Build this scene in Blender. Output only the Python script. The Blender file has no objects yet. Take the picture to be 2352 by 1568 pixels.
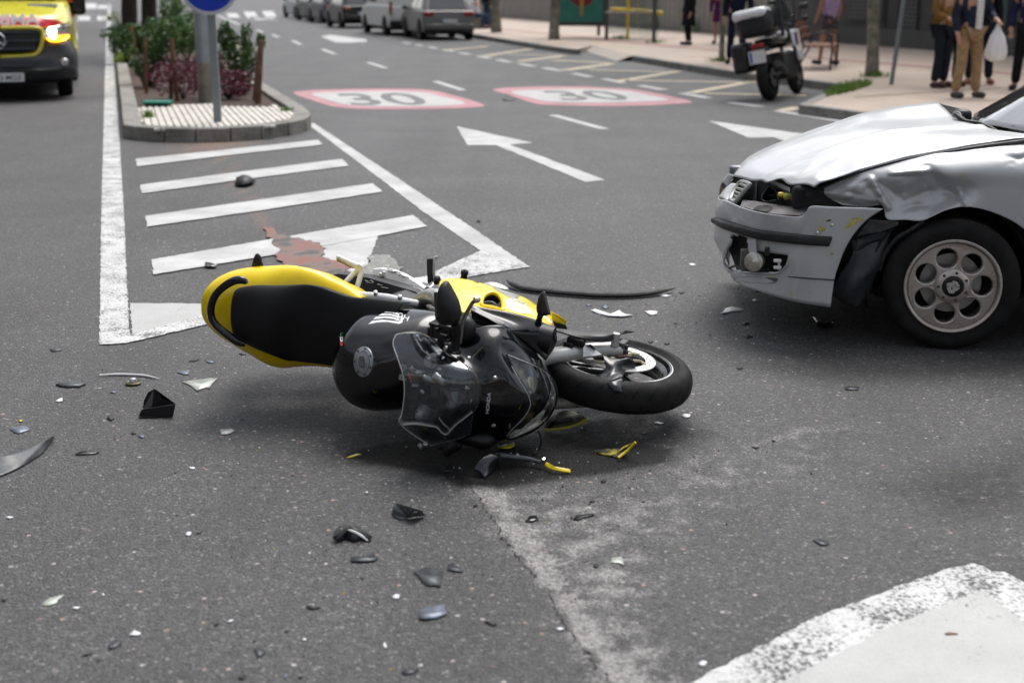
import bpy, bmesh, math, random
import numpy as np
from mathutils import Vector, Matrix, noise
from mathutils.bvhtree import BVHTree
random.seed(7); np.random.seed(7)
R = math.radians
sc = bpy.context.scene
COL = sc.collection

# ---------------------------------------------------------------- camera, sky, sun, exposure
CAM_H, FPX, PW, PH = 1.62, 3070.0, 2352.0, 1568.0      # eye height, focal length and frame in photo pixels
PITCH = math.atan(810 / FPX)
cam = bpy.data.cameras.new('camera'); cam_o = bpy.data.objects.new('camera', cam); COL.objects.link(cam_o)
cam_o.location = (0, 0, CAM_H); cam_o.rotation_euler = (R(90) - PITCH, 0, 0)
cam.sensor_width = 36; cam.lens = 36 * FPX / PW; cam.clip_start = 0.1; cam.clip_end = 2000
cam.dof.use_dof = True; cam.dof.focus_distance = 5.6; cam.dof.aperture_fstop = 2.5
sc.camera = cam_o

SUN_EL, SUN_AZ = 62, 25          # degrees; azimuth from +Y (straight ahead) towards +X
wd = bpy.data.worlds.new('World'); sc.world = wd; wd.use_nodes = True
nt = wd.node_tree; nt.nodes.clear()
sky = nt.nodes.new('ShaderNodeTexSky'); sky.sky_type = 'NISHITA'; sky.sun_disc = False
sky.sun_elevation = R(SUN_EL); sky.sun_rotation = R(SUN_AZ); sky.air_density = 1.0; sky.dust_density = 4.0
hs = nt.nodes.new('ShaderNodeHueSaturation'); hs.inputs['Saturation'].default_value = 0.32
tc = nt.nodes.new('ShaderNodeTexCoord'); mp = nt.nodes.new('ShaderNodeMapping'); mp.inputs['Scale'].default_value = (1, 1, 2.2)
nz = nt.nodes.new('ShaderNodeTexNoise'); nz.inputs['Scale'].default_value = 2.6; nz.inputs['Detail'].default_value = 6; nz.inputs['Roughness'].default_value = 0.55
cr = nt.nodes.new('ShaderNodeValToRGB'); cr.color_ramp.elements[0].position = 0.32; cr.color_ramp.elements[0].color = (.55, .58, .64, 1)
cr.color_ramp.elements[1].position = 0.68; cr.color_ramp.elements[1].color = (1.35, 1.33, 1.3, 1)
mx = nt.nodes.new('ShaderNodeMix'); mx.data_type = 'RGBA'; mx.blend_type = 'MULTIPLY'; mx.inputs[0].default_value = 1
bg = nt.nodes.new('ShaderNodeBackground'); bg.inputs['Strength'].default_value = 0.15
wo = nt.nodes.new('ShaderNodeOutputWorld')
L = nt.links.new
L(sky.outputs[0], hs.inputs['Color']); L(tc.outputs['Generated'], mp.inputs[0]); L(mp.outputs[0], nz.inputs['Vector'])
L(nz.outputs['Fac'], cr.inputs[0]); L(hs.outputs[0], mx.inputs[6]); L(cr.outputs[0], mx.inputs[7]); L(mx.outputs[2], bg.inputs[0]); L(bg.outputs[0], wo.inputs[0])

sun = bpy.data.lights.new('sun', 'SUN'); sun.energy = 1.5; sun.angle = R(36); sun.color = (1, .985, .96)
sun_o = bpy.data.objects.new('sun', sun); COL.objects.link(sun_o)
_sd = Vector((math.sin(R(SUN_AZ)) * math.cos(R(SUN_EL)), math.cos(R(SUN_AZ)) * math.cos(R(SUN_EL)), math.sin(R(SUN_EL))))
sun_o.rotation_euler = _sd.to_track_quat('Z', 'Y').to_euler()
sc.view_settings.view_transform = 'Standard'; sc.view_settings.look = 'None'
sc.view_settings.exposure = 0.55; sc.view_settings.gamma = 1.0
sc.render.engine = 'CYCLES'; sc.cycles.max_bounces = 8; sc.cycles.transparent_max_bounces = 12
sc.cycles.caustics_reflective = False; sc.cycles.caustics_refractive = False; sc.cycles.sample_clamp_indirect = 6

# ---------------------------------------------------------------- pixels to places
_cp, _sp = math.cos(PITCH), math.sin(PITCH)
CAM = np.array([0, 0, CAM_H])
def ray(x, y):
    a = (x - PW / 2) / FPX; b = -(y - PH / 2) / FPX
    return np.array([a, _cp + b * _sp, -_sp + b * _cp])
def G(x, y, z=0.0):
    """the point at height z that photo pixel (x, y) looks at"""
    d = ray(x, y); return CAM + (z - CAM_H) / d[2] * d
def PL(x, y, o, n):
    d = ray(x, y); return CAM + np.dot(o - CAM, n) / np.dot(d, n) * d
def PROJ(P):
    v = np.asarray(P) - CAM
    yc = v[1] * _cp - v[2] * _sp; zc = v[1] * _sp + v[2] * _cp
    return PW / 2 + FPX * v[0] / yc, PH / 2 - FPX * zc / yc
def zoomer(x0, y0, s):            # a magnified view of the photo: its pixels to frame pixels
    k = 1 / 1.27551
    return lambda x, y: ((x0 + s * x) * k, (y0 + s * y) * k)

# ---------------------------------------------------------------- materials
MATS = {}
def lin(c):
    f = lambda v: v / 12.92 if v <= .04045 else ((v + .055) / 1.055) ** 2.4
    return tuple(f(v / 255) for v in c)
class NT:
    def __init__(s, m):
        m.use_nodes = True; s.t = m.node_tree; s.b = s.t.nodes['Principled BSDF']; s.out = s.t.nodes['Material Output']
    def n(s, typ, **kw):
        nd = s.t.nodes.new(typ)
        for k, v in kw.items():
            if k.startswith('i_'):
                k = k[2:]; k = int(k) if k.isdigit() else k.replace('_', ' ')
                nd.inputs[k].default_value = v
            else: setattr(nd, k, v)
        return nd
    def l(s, a, b): s.t.links.new(a, b)
    def noise(s, vec, scale, detail=4, rough=.55):
        nd = s.n('ShaderNodeTexNoise', i_Scale=scale, i_Detail=detail, i_Roughness=rough)
        if vec is not None: s.l(vec, nd.inputs['Vector'])
        return nd.outputs['Fac']
    def ramp(s, fac, stops):
        nd = s.n('ShaderNodeValToRGB'); e = nd.color_ramp.elements
        while len(e) < len(stops): e.new(.5)
        for el, (p, c) in zip(e, stops):
            el.position = p; el.color = (c, c, c, 1) if isinstance(c, (int, float)) else (*c[:3], 1)
        s.l(fac, nd.inputs[0]); return nd.outputs[0]
    def mix(s, fac, a, b, mode='MIX'):
        nd = s.n('ShaderNodeMix', data_type='RGBA', blend_type=mode)
        for sock, v in ((nd.inputs[0], fac), (nd.inputs[6], a), (nd.inputs[7], b)):
            if hasattr(v, 'links') or hasattr(v, 'is_linked'): s.l(v, sock)
            elif sock == nd.inputs[0]: sock.default_value = v
            else: sock.default_value = (*v[:3], 1)
        return nd.outputs[2]
    def math(s, op, a, b=0.0):
        nd = s.n('ShaderNodeMath', operation=op)
        for i, v in enumerate((a, b)):
            if hasattr(v, 'is_linked'): s.l(v, nd.inputs[i])
            else: nd.inputs[i].default_value = v
        return nd.outputs[0]
    def bump(s, h, strength=.3, dist=.01):
        nd = s.n('ShaderNodeBump', i_Strength=strength, i_Distance=dist); s.l(h, nd.inputs['Height']); s.l(nd.outputs[0], s.b.inputs['Normal'])
def mat(name, col, rough=.5, metal=0.0, var=.12, scale=25, bump=0.0, bscale=200, coat=0.0, spec=.5, dirt=None, dscale=4, dlo=.5, dhi=.75, trans=0.0, ior=1.45, rvar=.12, emit=None, estr=0):
    """a solid surface with uneven tone, uneven gloss and, where given, dirt or scuffs of another colour"""
    if name in MATS: return MATS[name]
    m = bpy.data.materials.new(name); MATS[name] = m; t = NT(m)
    if max(col) > 1: col = lin(col)
    v = t.n('ShaderNodeTexCoord').outputs['Object']
    f = t.noise(v, scale, 5)
    c = t.mix(t.ramp(f, [(.3, 0.0), (.7, 1.0)]), tuple(x * (1 - var) for x in col), tuple(min(1, x * (1 + var)) for x in col))
    if dirt is not None:
        if max(dirt) > 1: dirt = lin(dirt)
        d = t.ramp(t.noise(v, dscale, 8, .65), [(dlo, 0.0), (dhi, 1.0)])
        c = t.mix(d, c, dirt)
    t.l(c, t.b.inputs['Base Color'])
    r = t.ramp(t.noise(v, scale * .6, 4), [(.3, max(0, rough - rvar)), (.7, min(1, rough + rvar))])
    t.l(r, t.b.inputs['Roughness'])
    t.b.inputs['Metallic'].default_value = metal; t.b.inputs['Coat Weight'].default_value = coat; t.b.inputs['Coat Roughness'].default_value = .04
    t.b.inputs['Specular IOR Level'].default_value = spec; t.b.inputs['Transmission Weight'].default_value = trans; t.b.inputs['IOR'].default_value = ior
    if bump: t.bump(t.noise(v, bscale, 4), bump, .003)
    if emit: t.b.inputs['Emission Color'].default_value = (*emit, 1); t.b.inputs['Emission Strength'].default_value = estr
    return m
def glass(name, col, rough=.02, mixf=.75, gloss=.5, haze=0.0):
    """thin sheet: see-through tint plus a mirror-like surface"""
    if name in MATS: return MATS[name]
    m = bpy.data.materials.new(name); MATS[name] = m; t = NT(m)
    v = t.n('ShaderNodeTexCoord').outputs['Object']
    tr = t.n('ShaderNodeBsdfTransparent'); c = t.mix(t.ramp(t.noise(v, 9, 4), [(.35, 0.), (.7, 1.)]), tuple(x * .9 for x in col), col); t.l(c, tr.inputs[0])
    gl = t.n('ShaderNodeBsdfGlossy'); gl.inputs['Roughness'].default_value = rough
    fr = t.n('ShaderNodeFresnel', i_IOR=1.5)
    mxs = t.n('ShaderNodeMixShader'); f = t.math('ADD', t.math('MULTIPLY', fr.outputs[0], mixf), .02 * gloss)
    src = tr.outputs[0]
    if haze:                       # pale haze painted into the sheet, lightening it unevenly
        df = t.n('ShaderNodeBsdfDiffuse'); df.inputs[0].default_value = (.6, .63, .66, 1); hz = t.n('ShaderNodeMixShader')
        t.l(t.ramp(t.noise(v, 6, 6, .6), [(.3, haze * .4), (.7, haze * 1.6)]), hz.inputs[0]); t.l(tr.outputs[0], hz.inputs[1]); t.l(df.outputs[0], hz.inputs[2]); src = hz.outputs[0]
    t.l(f, mxs.inputs[0]); t.l(src, mxs.inputs[1]); t.l(gl.outputs[0], mxs.inputs[2]); t.l(mxs.outputs[0], t.out.inputs[0])
    return m

# ---------------------------------------------------------------- objects
ROOT = {}                           # object name -> world translation of its origin
def tag(o, label, cat, group=None, kind=None):
    o['label'] = label; o['category'] = cat
    if group: o['group'] = group
    if kind: o['kind'] = kind
    return o
def thing(name, label, cat, loc=(0, 0, 0), rotz=0.0, group=None):
    o = bpy.data.objects.new(name, None); COL.objects.link(o); o.empty_display_size = .2
    o.location = loc; o.rotation_euler = (0, 0, rotz); ROOT[o.name] = np.array(loc, float)
    return tag(o, label, cat, group)
def link(name, me, parent=None, world=True):
    o = bpy.data.objects.new(name, me); COL.objects.link(o)
    ROOT[o.name] = np.zeros(3)
    if parent is not None:
        o.parent = parent
        if world: o.location = tuple(-ROOT.get(parent.name, np.zeros(3)))
    return o
def mesh(name, V, F, m, parent=None, smooth=True, world=True, origin=None, angle=40):
    me = bpy.data.meshes.new(name)
    V = np.asarray(V, float)
    if origin is not None: V = V - np.asarray(origin)
    me.from_pydata(V.tolist(), [], [list(f) for f in F]); me.update()
    if m is not None: me.materials.append(m)
    if smooth:
        me.polygons.foreach_set('use_smooth', [True] * len(me.polygons))
        try: me.set_sharp_from_angle(angle=R(angle))
        except Exception: pass
    o = link(name, me, parent, world)
    if origin is not None: o.location = tuple(origin); ROOT[o.name] = np.array(origin, float)
    return o
def bm_obj(name, bm, m, parent=None, smooth=True, world=True, angle=40):
    bmesh.ops.recalc_face_normals(bm, faces=bm.faces[:])
    me = bpy.data.meshes.new(name); bm.to_mesh(me); bm.free()
    if m is not None: me.materials.append(m)
    if smooth:
        me.polygons.foreach_set('use_smooth', [True] * len(me.polygons))
        try: me.set_sharp_from_angle(angle=R(angle))
        except Exception: pass
    return link(name, me, parent, world)
def struct(o): o['kind'] = 'structure'; return o
def stuff(o): o['kind'] = 'stuff'; return o
def copy_tree(o, parent=None):
    c = o.copy(); COL.objects.link(c); c.parent = parent; ROOT[c.name] = ROOT.get(o.name, np.zeros(3))
    for ch in o.children: copy_tree(ch, c)
    return c

# ---------------------------------------------------------------- shapes
def cat_rom(P, n, closed=False):
    """smooth polyline through points P, n steps for each span"""
    P = np.asarray(P, float); N = len(P)
    if closed: idx = lambda i: P[i % N]; spans = N
    else:
        ext = np.vstack([2 * P[0] - P[1], P, 2 * P[-1] - P[-2]]); idx = lambda i: ext[i + 1]; spans = N - 1
    out = []
    for i in range(spans):
        p0, p1, p2, p3 = idx(i - 1), idx(i), idx(i + 1), idx(i + 2)
        for k in range(n):
            t = k / n
            out.append(.5 * ((2 * p1) + (-p0 + p2) * t + (2 * p0 - 5 * p1 + 4 * p2 - p3) * t * t + (-p0 + 3 * p1 - 3 * p2 + p3) * t ** 3))
    if not closed: out.append(P[-1])
    return np.array(out)
def tensor(C, nu, nv):
    """smooth surface through a grid of control points"""
    C = np.asarray(C, float)
    A = np.array([cat_rom(row, nv) for row in C])
    B = np.array([cat_rom(A[:, j], nu) for j in range(A.shape[1])])
    return np.swapaxes(B, 0, 1)
def grid_faces(nu, nv, cu=False, cv=False, off=0):
    f = []
    for i in range(nu if cu else nu - 1):
        for j in range(nv if cv else nv - 1):
            a, b = i, (i + 1) % nu; c, d = j, (j + 1) % nv
            f.append((off + a * nv + c, off + a * nv + d, off + b * nv + d, off + b * nv + c))
    return f
def sheet(name, S, m, parent=None, thick=.003, keep=None, world=True, outward=None, angle=40):
    """surface grid as a sheet with real thickness; keep(i, j) drops faces for openings"""
    S = np.asarray(S); nu, nv = S.shape[:2]
    V = S.reshape(-1, 3); F = grid_faces(nu, nv)
    if keep is not None: F = [f for f in F if keep(f[0] // nv, f[0] % nv)]
    o = mesh(name, V, F, m, parent, True, world, angle=angle)
    if thick:
        md = o.modifiers.new('thickness', 'SOLIDIFY'); md.thickness = thick; md.offset = 0
    return o
def frame_of(d):
    d = np.asarray(d, float); d = d / np.linalg.norm(d)
    a = np.array([0, 0, 1.]) if abs(d[2]) < .9 else np.array([1., 0, 0])
    u = np.cross(a, d); u /= np.linalg.norm(u); return u, np.cross(d, u), d
def tube_vf(path, rad, seg=10, sm=4, caps=True, flat=1.0):
    P = cat_rom(path, sm) if (sm > 1 and len(path) > 2) else np.asarray(path, float)
    rad = np.interp(np.linspace(0, 1, len(P)), np.linspace(0, 1, len(rad)), rad) if hasattr(rad, '__len__') else np.full(len(P), rad)
    V = []; u = None
    for i in range(len(P)):
        d = P[min(i + 1, len(P) - 1)] - P[max(i - 1, 0)]; d = d / (np.linalg.norm(d) + 1e-9)
        if u is None: u, v, _ = frame_of(d)
        else:
            u = u - d * np.dot(u, d); u /= np.linalg.norm(u) + 1e-9; v = np.cross(d, u)
        for k in range(seg):
            a = 2 * math.pi * k / seg
            V.append(P[i] + rad[i] * (math.cos(a) * u + flat * math.sin(a) * v))
    F = grid_faces(len(P), seg, cv=True)
    if caps:
        F.append(tuple(range(seg))[::-1]); F.append(tuple((len(P) - 1) * seg + k for k in range(seg)))
    return V, F
def tube(name, path, rad, m, parent=None, seg=10, sm=4, world=True, flat=1.0):
    V, F = tube_vf(path, rad, seg, sm, True, flat)
    return mesh(name, V, F, m, parent, True, world)
def lathe_vf(prof, o, ax, seg=32, closed=False, ref=None, caps=True):
    """profile [(radius, along)] turned round axis ax through o"""
    u, v, d = frame_of(ax)
    if ref is not None:
        u = np.asarray(ref, float) - d * np.dot(ref, d); u /= np.linalg.norm(u); v = np.cross(d, u)
    V = []
    for r, h in prof:
        for k in range(seg):
            a = 2 * math.pi * k / seg; V.append(np.asarray(o) + d * h + r * (math.cos(a) * u + math.sin(a) * v))
    F = grid_faces(len(prof), seg, cu=closed, cv=True)
    if not closed and caps:
        if prof[0][0] > 1e-4: F.append(tuple(range(seg))[::-1])
        if prof[-1][0] > 1e-4: F.append(tuple((len(prof) - 1) * seg + k for k in range(seg)))
    return V, F
def lathe(name, prof, o, ax, m, parent=None, seg=32, closed=False, world=True, ref=None, angle=40, caps=True):
    V, F = lathe_vf(prof, o, ax, seg, closed, ref, caps); return mesh(name, V, F, m, parent, True, world, angle=angle)
def boxv(c, s, M=None):
    """box vertices and faces: centre c, size s, axes M (rows)"""
    M = np.eye(3) if M is None else np.asarray(M)
    V = [np.asarray(c) + (sx * s[0] * M[0] + sy * s[1] * M[1] + sz * s[2] * M[2]) / 2 for sz in (-1, 1) for sx, sy in ((-1, -1), (1, -1), (1, 1), (-1, 1))]
    return V, [(3, 2, 1, 0), (4, 5, 6, 7), (0, 1, 5, 4), (1, 2, 6, 5), (2, 3, 7, 6), (3, 0, 4, 7)]
def box(name, c, s, m, parent=None, M=None, bev=.0, world=True, seg=2):
    V, F = boxv(c, s, M); o = mesh(name, V, F, m, parent, bool(bev), world)
    if bev:
        b = o.modifiers.new('edges', 'BEVEL'); b.width = bev; b.segments = seg
    return o
def join_vf(parts):
    V, F = [], []
    for v, f in parts:
        k = len(V); V += list(v); F += [tuple(i + k for i in g) for g in f]
    return V, F
def plate(name, poly, m, parent=None, thick=.004, n=None, world=True, origin=None, bow=None):
    """flat or bowed plate from an outline of 3-D points, with thickness along n (triangulated fan by bmesh)"""
    P = np.asarray(poly, float)
    if n is None:
        n = np.zeros(3)
        for i in range(len(P)): n = n + np.cross(P[i], P[(i + 1) % len(P)])
        n = n / (np.linalg.norm(n) + 1e-12)
    n = np.asarray(n, float); k = len(P)
    V = np.vstack([P - n * thick / 2, P + n * thick / 2])
    F = [tuple(range(k))[::-1], tuple(range(k, 2 * k))] + [(i, (i + 1) % k, k + (i + 1) % k, k + i) for i in range(k)]
    bm = bmesh.new(); vs = [bm.verts.new(v) for v in V]
    for f in F: bm.faces.new([vs[i] for i in f])
    bmesh.ops.triangulate(bm, faces=[f for f in bm.faces if len(f.verts) > 4])
    bmesh.ops.recalc_face_normals(bm, faces=bm.faces[:])
    if origin is not None: bmesh.ops.translate(bm, verts=bm.verts[:], vec=-Vector(origin))
    o = bm_obj(name, bm, m, parent, True, world, angle=30)
    if origin is not None: o.location = tuple(origin); ROOT[o.name] = np.array(origin, float)
    return o
def text_vf(s, size=1.0, bold=.0, font=None):
    """letters as flat triangles: (vertices 2-D centred, faces)"""
    cu = bpy.data.curves.new('t', 'FONT'); cu.body = s; cu.size = size; cu.align_x = 'CENTER'; cu.align_y = 'CENTER'; cu.offset = bold; cu.resolution_u = 4
    o = bpy.data.objects.new('t', cu); COL.objects.link(o)
    bpy.context.view_layer.update()
    dg = bpy.context.evaluated_depsgraph_get(); me = bpy.data.meshes.new_from_object(o.evaluated_get(dg))
    V = np.array([v.co[:2] for v in me.vertices]); F = [tuple(p.vertices) for p in me.polygons]
    bpy.data.objects.remove(o); bpy.data.curves.remove(cu); bpy.data.meshes.remove(me)
    return V, F
def norm_text(s, bold=0.0):
    V, F = text_vf(s, 1.0, bold); lo, hi = V.min(0), V.max(0)
    return (V - lo) / (hi - lo), F, (hi - lo)[0] / (hi - lo)[1]
def bvh(objs):
    V, F = [], []
    bpy.context.view_layer.update()
    for o in objs:
        k = len(V); M = o.matrix_world
        V += [M @ v.co for v in o.data.vertices]; F += [tuple(i + k for i in p.vertices) for p in o.data.polygons]
    return BVHTree.FromPolygons(V, F)
def cast(tree, x, y, lift=.003):
    d = Vector(ray(x, y)).normalized(); h = tree.ray_cast(Vector(CAM), d)
    if h[0] is None: return None
    n = h[1]; n = n if n.dot(d) < 0 else -n
    return np.array(h[0] + n * lift)
def on_surface(name, tree, V2, F, m, parent, lift=.003, fallback=None):
    """flat print laid on a surface: V2 in photo pixels"""
    out = []; last = None
    for x, y in V2:
        p = cast(tree, x, y, lift); p = last if p is None else p
        out.append(p); last = p if p is not None else last
    first = next((p for p in out if p is not None), None)
    if first is None: return None
    out = [first if p is None else p for p in out]
    return mesh(name, out, F, m, parent, False)
# ---------------------------------------------------------------- road
GP = lambda pts, z=0.0: np.array([G(x, y, z) for x, y in pts])
RD = ray(247, -25); RD = np.array([RD[0], RD[1], 0]); RD /= np.linalg.norm(RD)      # along the street
RN = np.array([RD[1], -RD[0], 0])                                                   # across it, to the right
def seg_dist(P, A, B):
    d = B - A; t = np.clip(((P - A) @ d) / (d @ d), 0, 1); return np.linalg.norm(P - A - t[:, None] * d, axis=1)
def line_dist(P, pts):
    pts = np.asarray(pts)[:, :2]; return np.min([seg_dist(P, pts[i], pts[i + 1]) for i in range(len(pts) - 1)], axis=0)
def poly_in(P, poly):
    poly = np.asarray(poly)[:, :2]; x, y = P[:, 0], P[:, 1]; r = np.zeros(len(P), bool); n = len(poly)
    for i in range(n):
        (x1, y1), (x2, y2) = poly[i], poly[(i + 1) % n]
        c = ((y1 > y) != (y2 > y)) & (x < (x2 - x1) * (y - y1) / (y2 - y1 + 1e-12) + x1); r ^= c
    return r
def soft_poly(P, poly, w):
    d = line_dist(P, np.vstack([poly, poly[:1]])); i = poly_in(P, poly)
    s = np.where(i, d, -d); return np.clip(.5 + s / (2 * w), 0, 1)
def axis(lo, a, b, hi, st, far):
    c = np.arange(a, b + 1e-6, st)
    k = [a]; s = st
    while k[-1] > lo: s = min(s * 1.35, far); k.append(k[-1] - s)
    m = [c[-1]]; s = st
    while m[-1] < hi: s = min(s * 1.35, far); m.append(m[-1] + s)
    return np.array(k[:0:-1] + list(c) + m[1:])
CRACK = [(1050, 1082), (1068, 1105), (1085, 1128), (1104, 1150), (1120, 1180), (1140, 1205), (1152, 1232), (1178, 1262), (1192, 1285), (1216, 1312), (1236, 1330), (1262, 1360), (1272, 1390), (1296, 1432), (1316, 1462), (1340, 1490), (1362, 1520), (1388, 1548), (1420, 1590)]
CRK = GP(CRACK)
xs, ys = axis(-260, -3.0, 3.6, 260, .036, 12), axis(-60, 2.5, 9.6, 420, .036, 12)
XX, YY = np.meshgrid(xs, ys, indexing='ij'); GV = np.stack([XX.ravel(), YY.ravel(), np.zeros(XX.size)], 1)
road_o = struct(mesh('road', GV, grid_faces(len(xs), len(ys)), None, None, False))
P2 = GV[:, :2]; near = (P2[:, 1] < 11) & (P2[:, 1] > 2) & (abs(P2[:, 0]) < 5)
def attr(name, fn):
    a = np.zeros(len(P2)); a[near] = fn(P2[near]); at = road_o.data.attributes.new(name, 'FLOAT', 'POINT'); at.data.foreach_set('value', a.astype(np.float32))
rightside = GP([(1050, 1082), (1085, 1128), (1120, 1180), (1152, 1232), (1216, 1312), (1262, 1360), (1296, 1432), (1400, 1590), (1640, 1590), (1560, 1400), (1640, 1290), (1800, 1190), (2000, 1080), (2100, 960), (1900, 930), (1600, 960), (1350, 1090), (1180, 1120)])
def f_worn(P):
    d = line_dist(P, CRK); r = soft_poly(P, rightside, .3); 
    off = line_dist(P, CRK + np.array([.045, .01, 0]))
    return np.clip(.82 * np.exp(-(off / .024) ** 2) + .36 * r + .35 * r * np.exp(-(d / .28) ** 2), 0, 1)
def f_wet_shade(P):  # fluid spill, widened and darkened to paint the bike's contact shade too
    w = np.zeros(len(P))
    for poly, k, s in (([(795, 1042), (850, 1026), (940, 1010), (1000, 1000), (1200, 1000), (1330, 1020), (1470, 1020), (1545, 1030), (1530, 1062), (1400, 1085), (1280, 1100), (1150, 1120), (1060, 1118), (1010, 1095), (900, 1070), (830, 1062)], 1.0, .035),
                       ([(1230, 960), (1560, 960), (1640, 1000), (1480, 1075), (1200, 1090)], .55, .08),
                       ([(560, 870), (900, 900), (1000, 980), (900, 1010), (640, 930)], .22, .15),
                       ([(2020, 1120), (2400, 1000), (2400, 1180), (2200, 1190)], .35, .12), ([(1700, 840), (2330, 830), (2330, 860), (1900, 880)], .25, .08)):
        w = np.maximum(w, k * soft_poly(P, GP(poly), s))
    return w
def f_crack(P): return np.exp(-(line_dist(P, CRK) / .03) ** 2)
attr('worn', f_worn); attr('wet_shade', f_wet_shade)
rl = GP([(512, 362), (520, 395), (560, 440), (592, 485), (608, 515), (630, 545)]); nose_dirt = GP([(430, 322), (500, 329), (640, 318)])
rr = np.zeros(len(P2)); k2 = (P2[:, 1] > 8) & (P2[:, 1] < 20) & (abs(P2[:, 0]) < 6)
rr[k2] = np.maximum(.28 * np.exp(-(line_dist(P2[k2], rl) / .05) ** 2), .8 * np.exp(-(line_dist(P2[k2], nose_dirt) / .22) ** 2))
at = road_o.data.attributes.new('rust', 'FLOAT', 'POINT'); at.data.foreach_set('value', rr.astype(np.float32))

def asphalt_nodes(t, k=1.0):
    """returns colour and height of old asphalt with pale chippings"""
    pos = t.n('ShaderNodeNewGeometry').outputs['Position']
    wn = t.n('ShaderNodeTexNoise', i_Scale=40.0, i_Detail=2.0); t.l(pos, wn.inputs['Vector']); wp = t.n('ShaderNodeVectorMath', operation='MULTIPLY_ADD'); t.l(wn.outputs['Color'], wp.inputs[0]); wp.inputs[1].default_value = (.012, .012, .0); t.l(pos, wp.inputs[2]); pos_w = wp.outputs[0]
    vo = t.n('ShaderNodeTexVoronoi', i_Scale=125.0); t.l(pos_w, vo.inputs['Vector'])
    sep = t.n('ShaderNodeSeparateColor'); t.l(vo.outputs['Color'], sep.inputs[0])
    v2 = t.n('ShaderNodeTexVoronoi', i_Scale=48.0); t.l(pos, v2.inputs['Vector']); s2 = t.n('ShaderNodeSeparateColor'); t.l(v2.outputs['Color'], s2.inputs[0])
    base = t.ramp(sep.outputs[0], [(0, (.036, .0352, .0355)), (.3, (.057, .0558, .0562)), (.75, (.076, .0745, .075)), (.95, (.10, .0975, .0965)), (.993, (.21, .205, .20))])
    base = t.mix(1.0, base, t.ramp(vo.outputs['Distance'], [(.15, 1.12), (.62, .62)]), 'MULTIPLY')
    base = t.mix(1.0, base, t.ramp(t.noise(pos, 75, 3, .7), [(.34, .45), (.44, 1.0)]), 'MULTIPLY')
    big = t.ramp(s2.outputs[1], [(0, 0.), (.975, 0.), (.985, .75)])
    core = t.ramp(v2.outputs['Distance'], [(.0, 1.), (.28, 1.), (.4, 0.)])
    stone = t.ramp(s2.outputs[0], [(0, (.42, .4, .38)), (.5, (.3, .24, .21)), (.8, (.34, .2, .16)), (1, (.5, .48, .46))])
    base = t.mix(t.math('MULTIPLY', big, core), base, stone)
    n1 = t.ramp(t.noise(pos, .8, 8, .65), [(.3, .95), (.7, 1.5)])
    n2 = t.ramp(t.noise(pos, 26, 6, .7), [(.3, .70), (.7, 1.28)])
    trk = t.n('ShaderNodeMapping'); trk.inputs['Rotation'].default_value = (0, 0, R(-16)); trk.inputs['Scale'].default_value = (1.6, .07, 1); t.l(pos, trk.inputs[0])
    base = t.mix(1.0, base, t.ramp(t.noise(trk.outputs[0], 1.0, 3), [(.35, .88), (.65, 1.1)]), 'MULTIPLY'); base = t.mix(1.0, base, n1, 'MULTIPLY'); base = t.mix(1.0, base, n2, 'MULTIPLY')
    h = t.math('ADD', t.math('MULTIPLY', t.ramp(vo.outputs['Distance'], [(.1, 1.), (.75, 0.)]), .6), t.math('MULTIPLY', t.noise(pos, 60, 5), .9))
    return pos, base, h, sep
m = bpy.data.materials.new('asphalt'); t = NT(m); MATS['asphalt'] = m
pos, base, h, sep = asphalt_nodes(t)
A = lambda n: t.n('ShaderNodeAttribute', attribute_name=n).outputs['Fac']
nf = t.noise(pos, 105, 6, .75); nm = t.noise(pos, 9, 6, .65)
worn = t.math('MULTIPLY', A('worn'), t.ramp(nm, [(.3, .2), (.62, 1.35)]))
wm = t.ramp(t.math('ADD', t.math('MULTIPLY', worn, .75), t.math('SUBTRACT', nf, .55)), [(.20, 0.), (.40, 1.)])
pale = t.mix(1.0, t.ramp(sep.outputs[1], [(0, (.13, .125, .12)), (.35, (.26, .253, .245)), (.8, (.36, .35, .34)), (1, (.42, .40, .38))]), t.ramp(t.noise(pos, 55, 5, .7), [(.3, .55), (.6, 1.1)]), 'MULTIPLY')
c = t.mix(t.math('MULTIPLY', wm, .78), base, pale)
wet_shade = t.math('MULTIPLY', A('wet_shade'), t.ramp(t.noise(pos, 22, 5, .6), [(.25, .55), (.55, 1.05)]))
c = t.mix(t.math('MINIMUM', t.math('MULTIPLY', wet_shade, 1.15), .93), c, (.007, .007, .007))
c = t.mix(t.math('MULTIPLY', A('rust'), t.ramp(t.noise(pos, 30, 5), [(.3, .3), (.6, 1.)])), c, (.26, .14, .075))
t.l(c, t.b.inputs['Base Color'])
t.l(t.ramp(wet_shade, [(0, .64), (.9, .55)]), t.b.inputs['Roughness']); t.l(t.ramp(wet_shade, [(0, .5), (.6, .12)]), t.b.inputs['Specular IOR Level'])
t.bump(h, .8, .008); road_o.data.materials.append(m)

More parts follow.
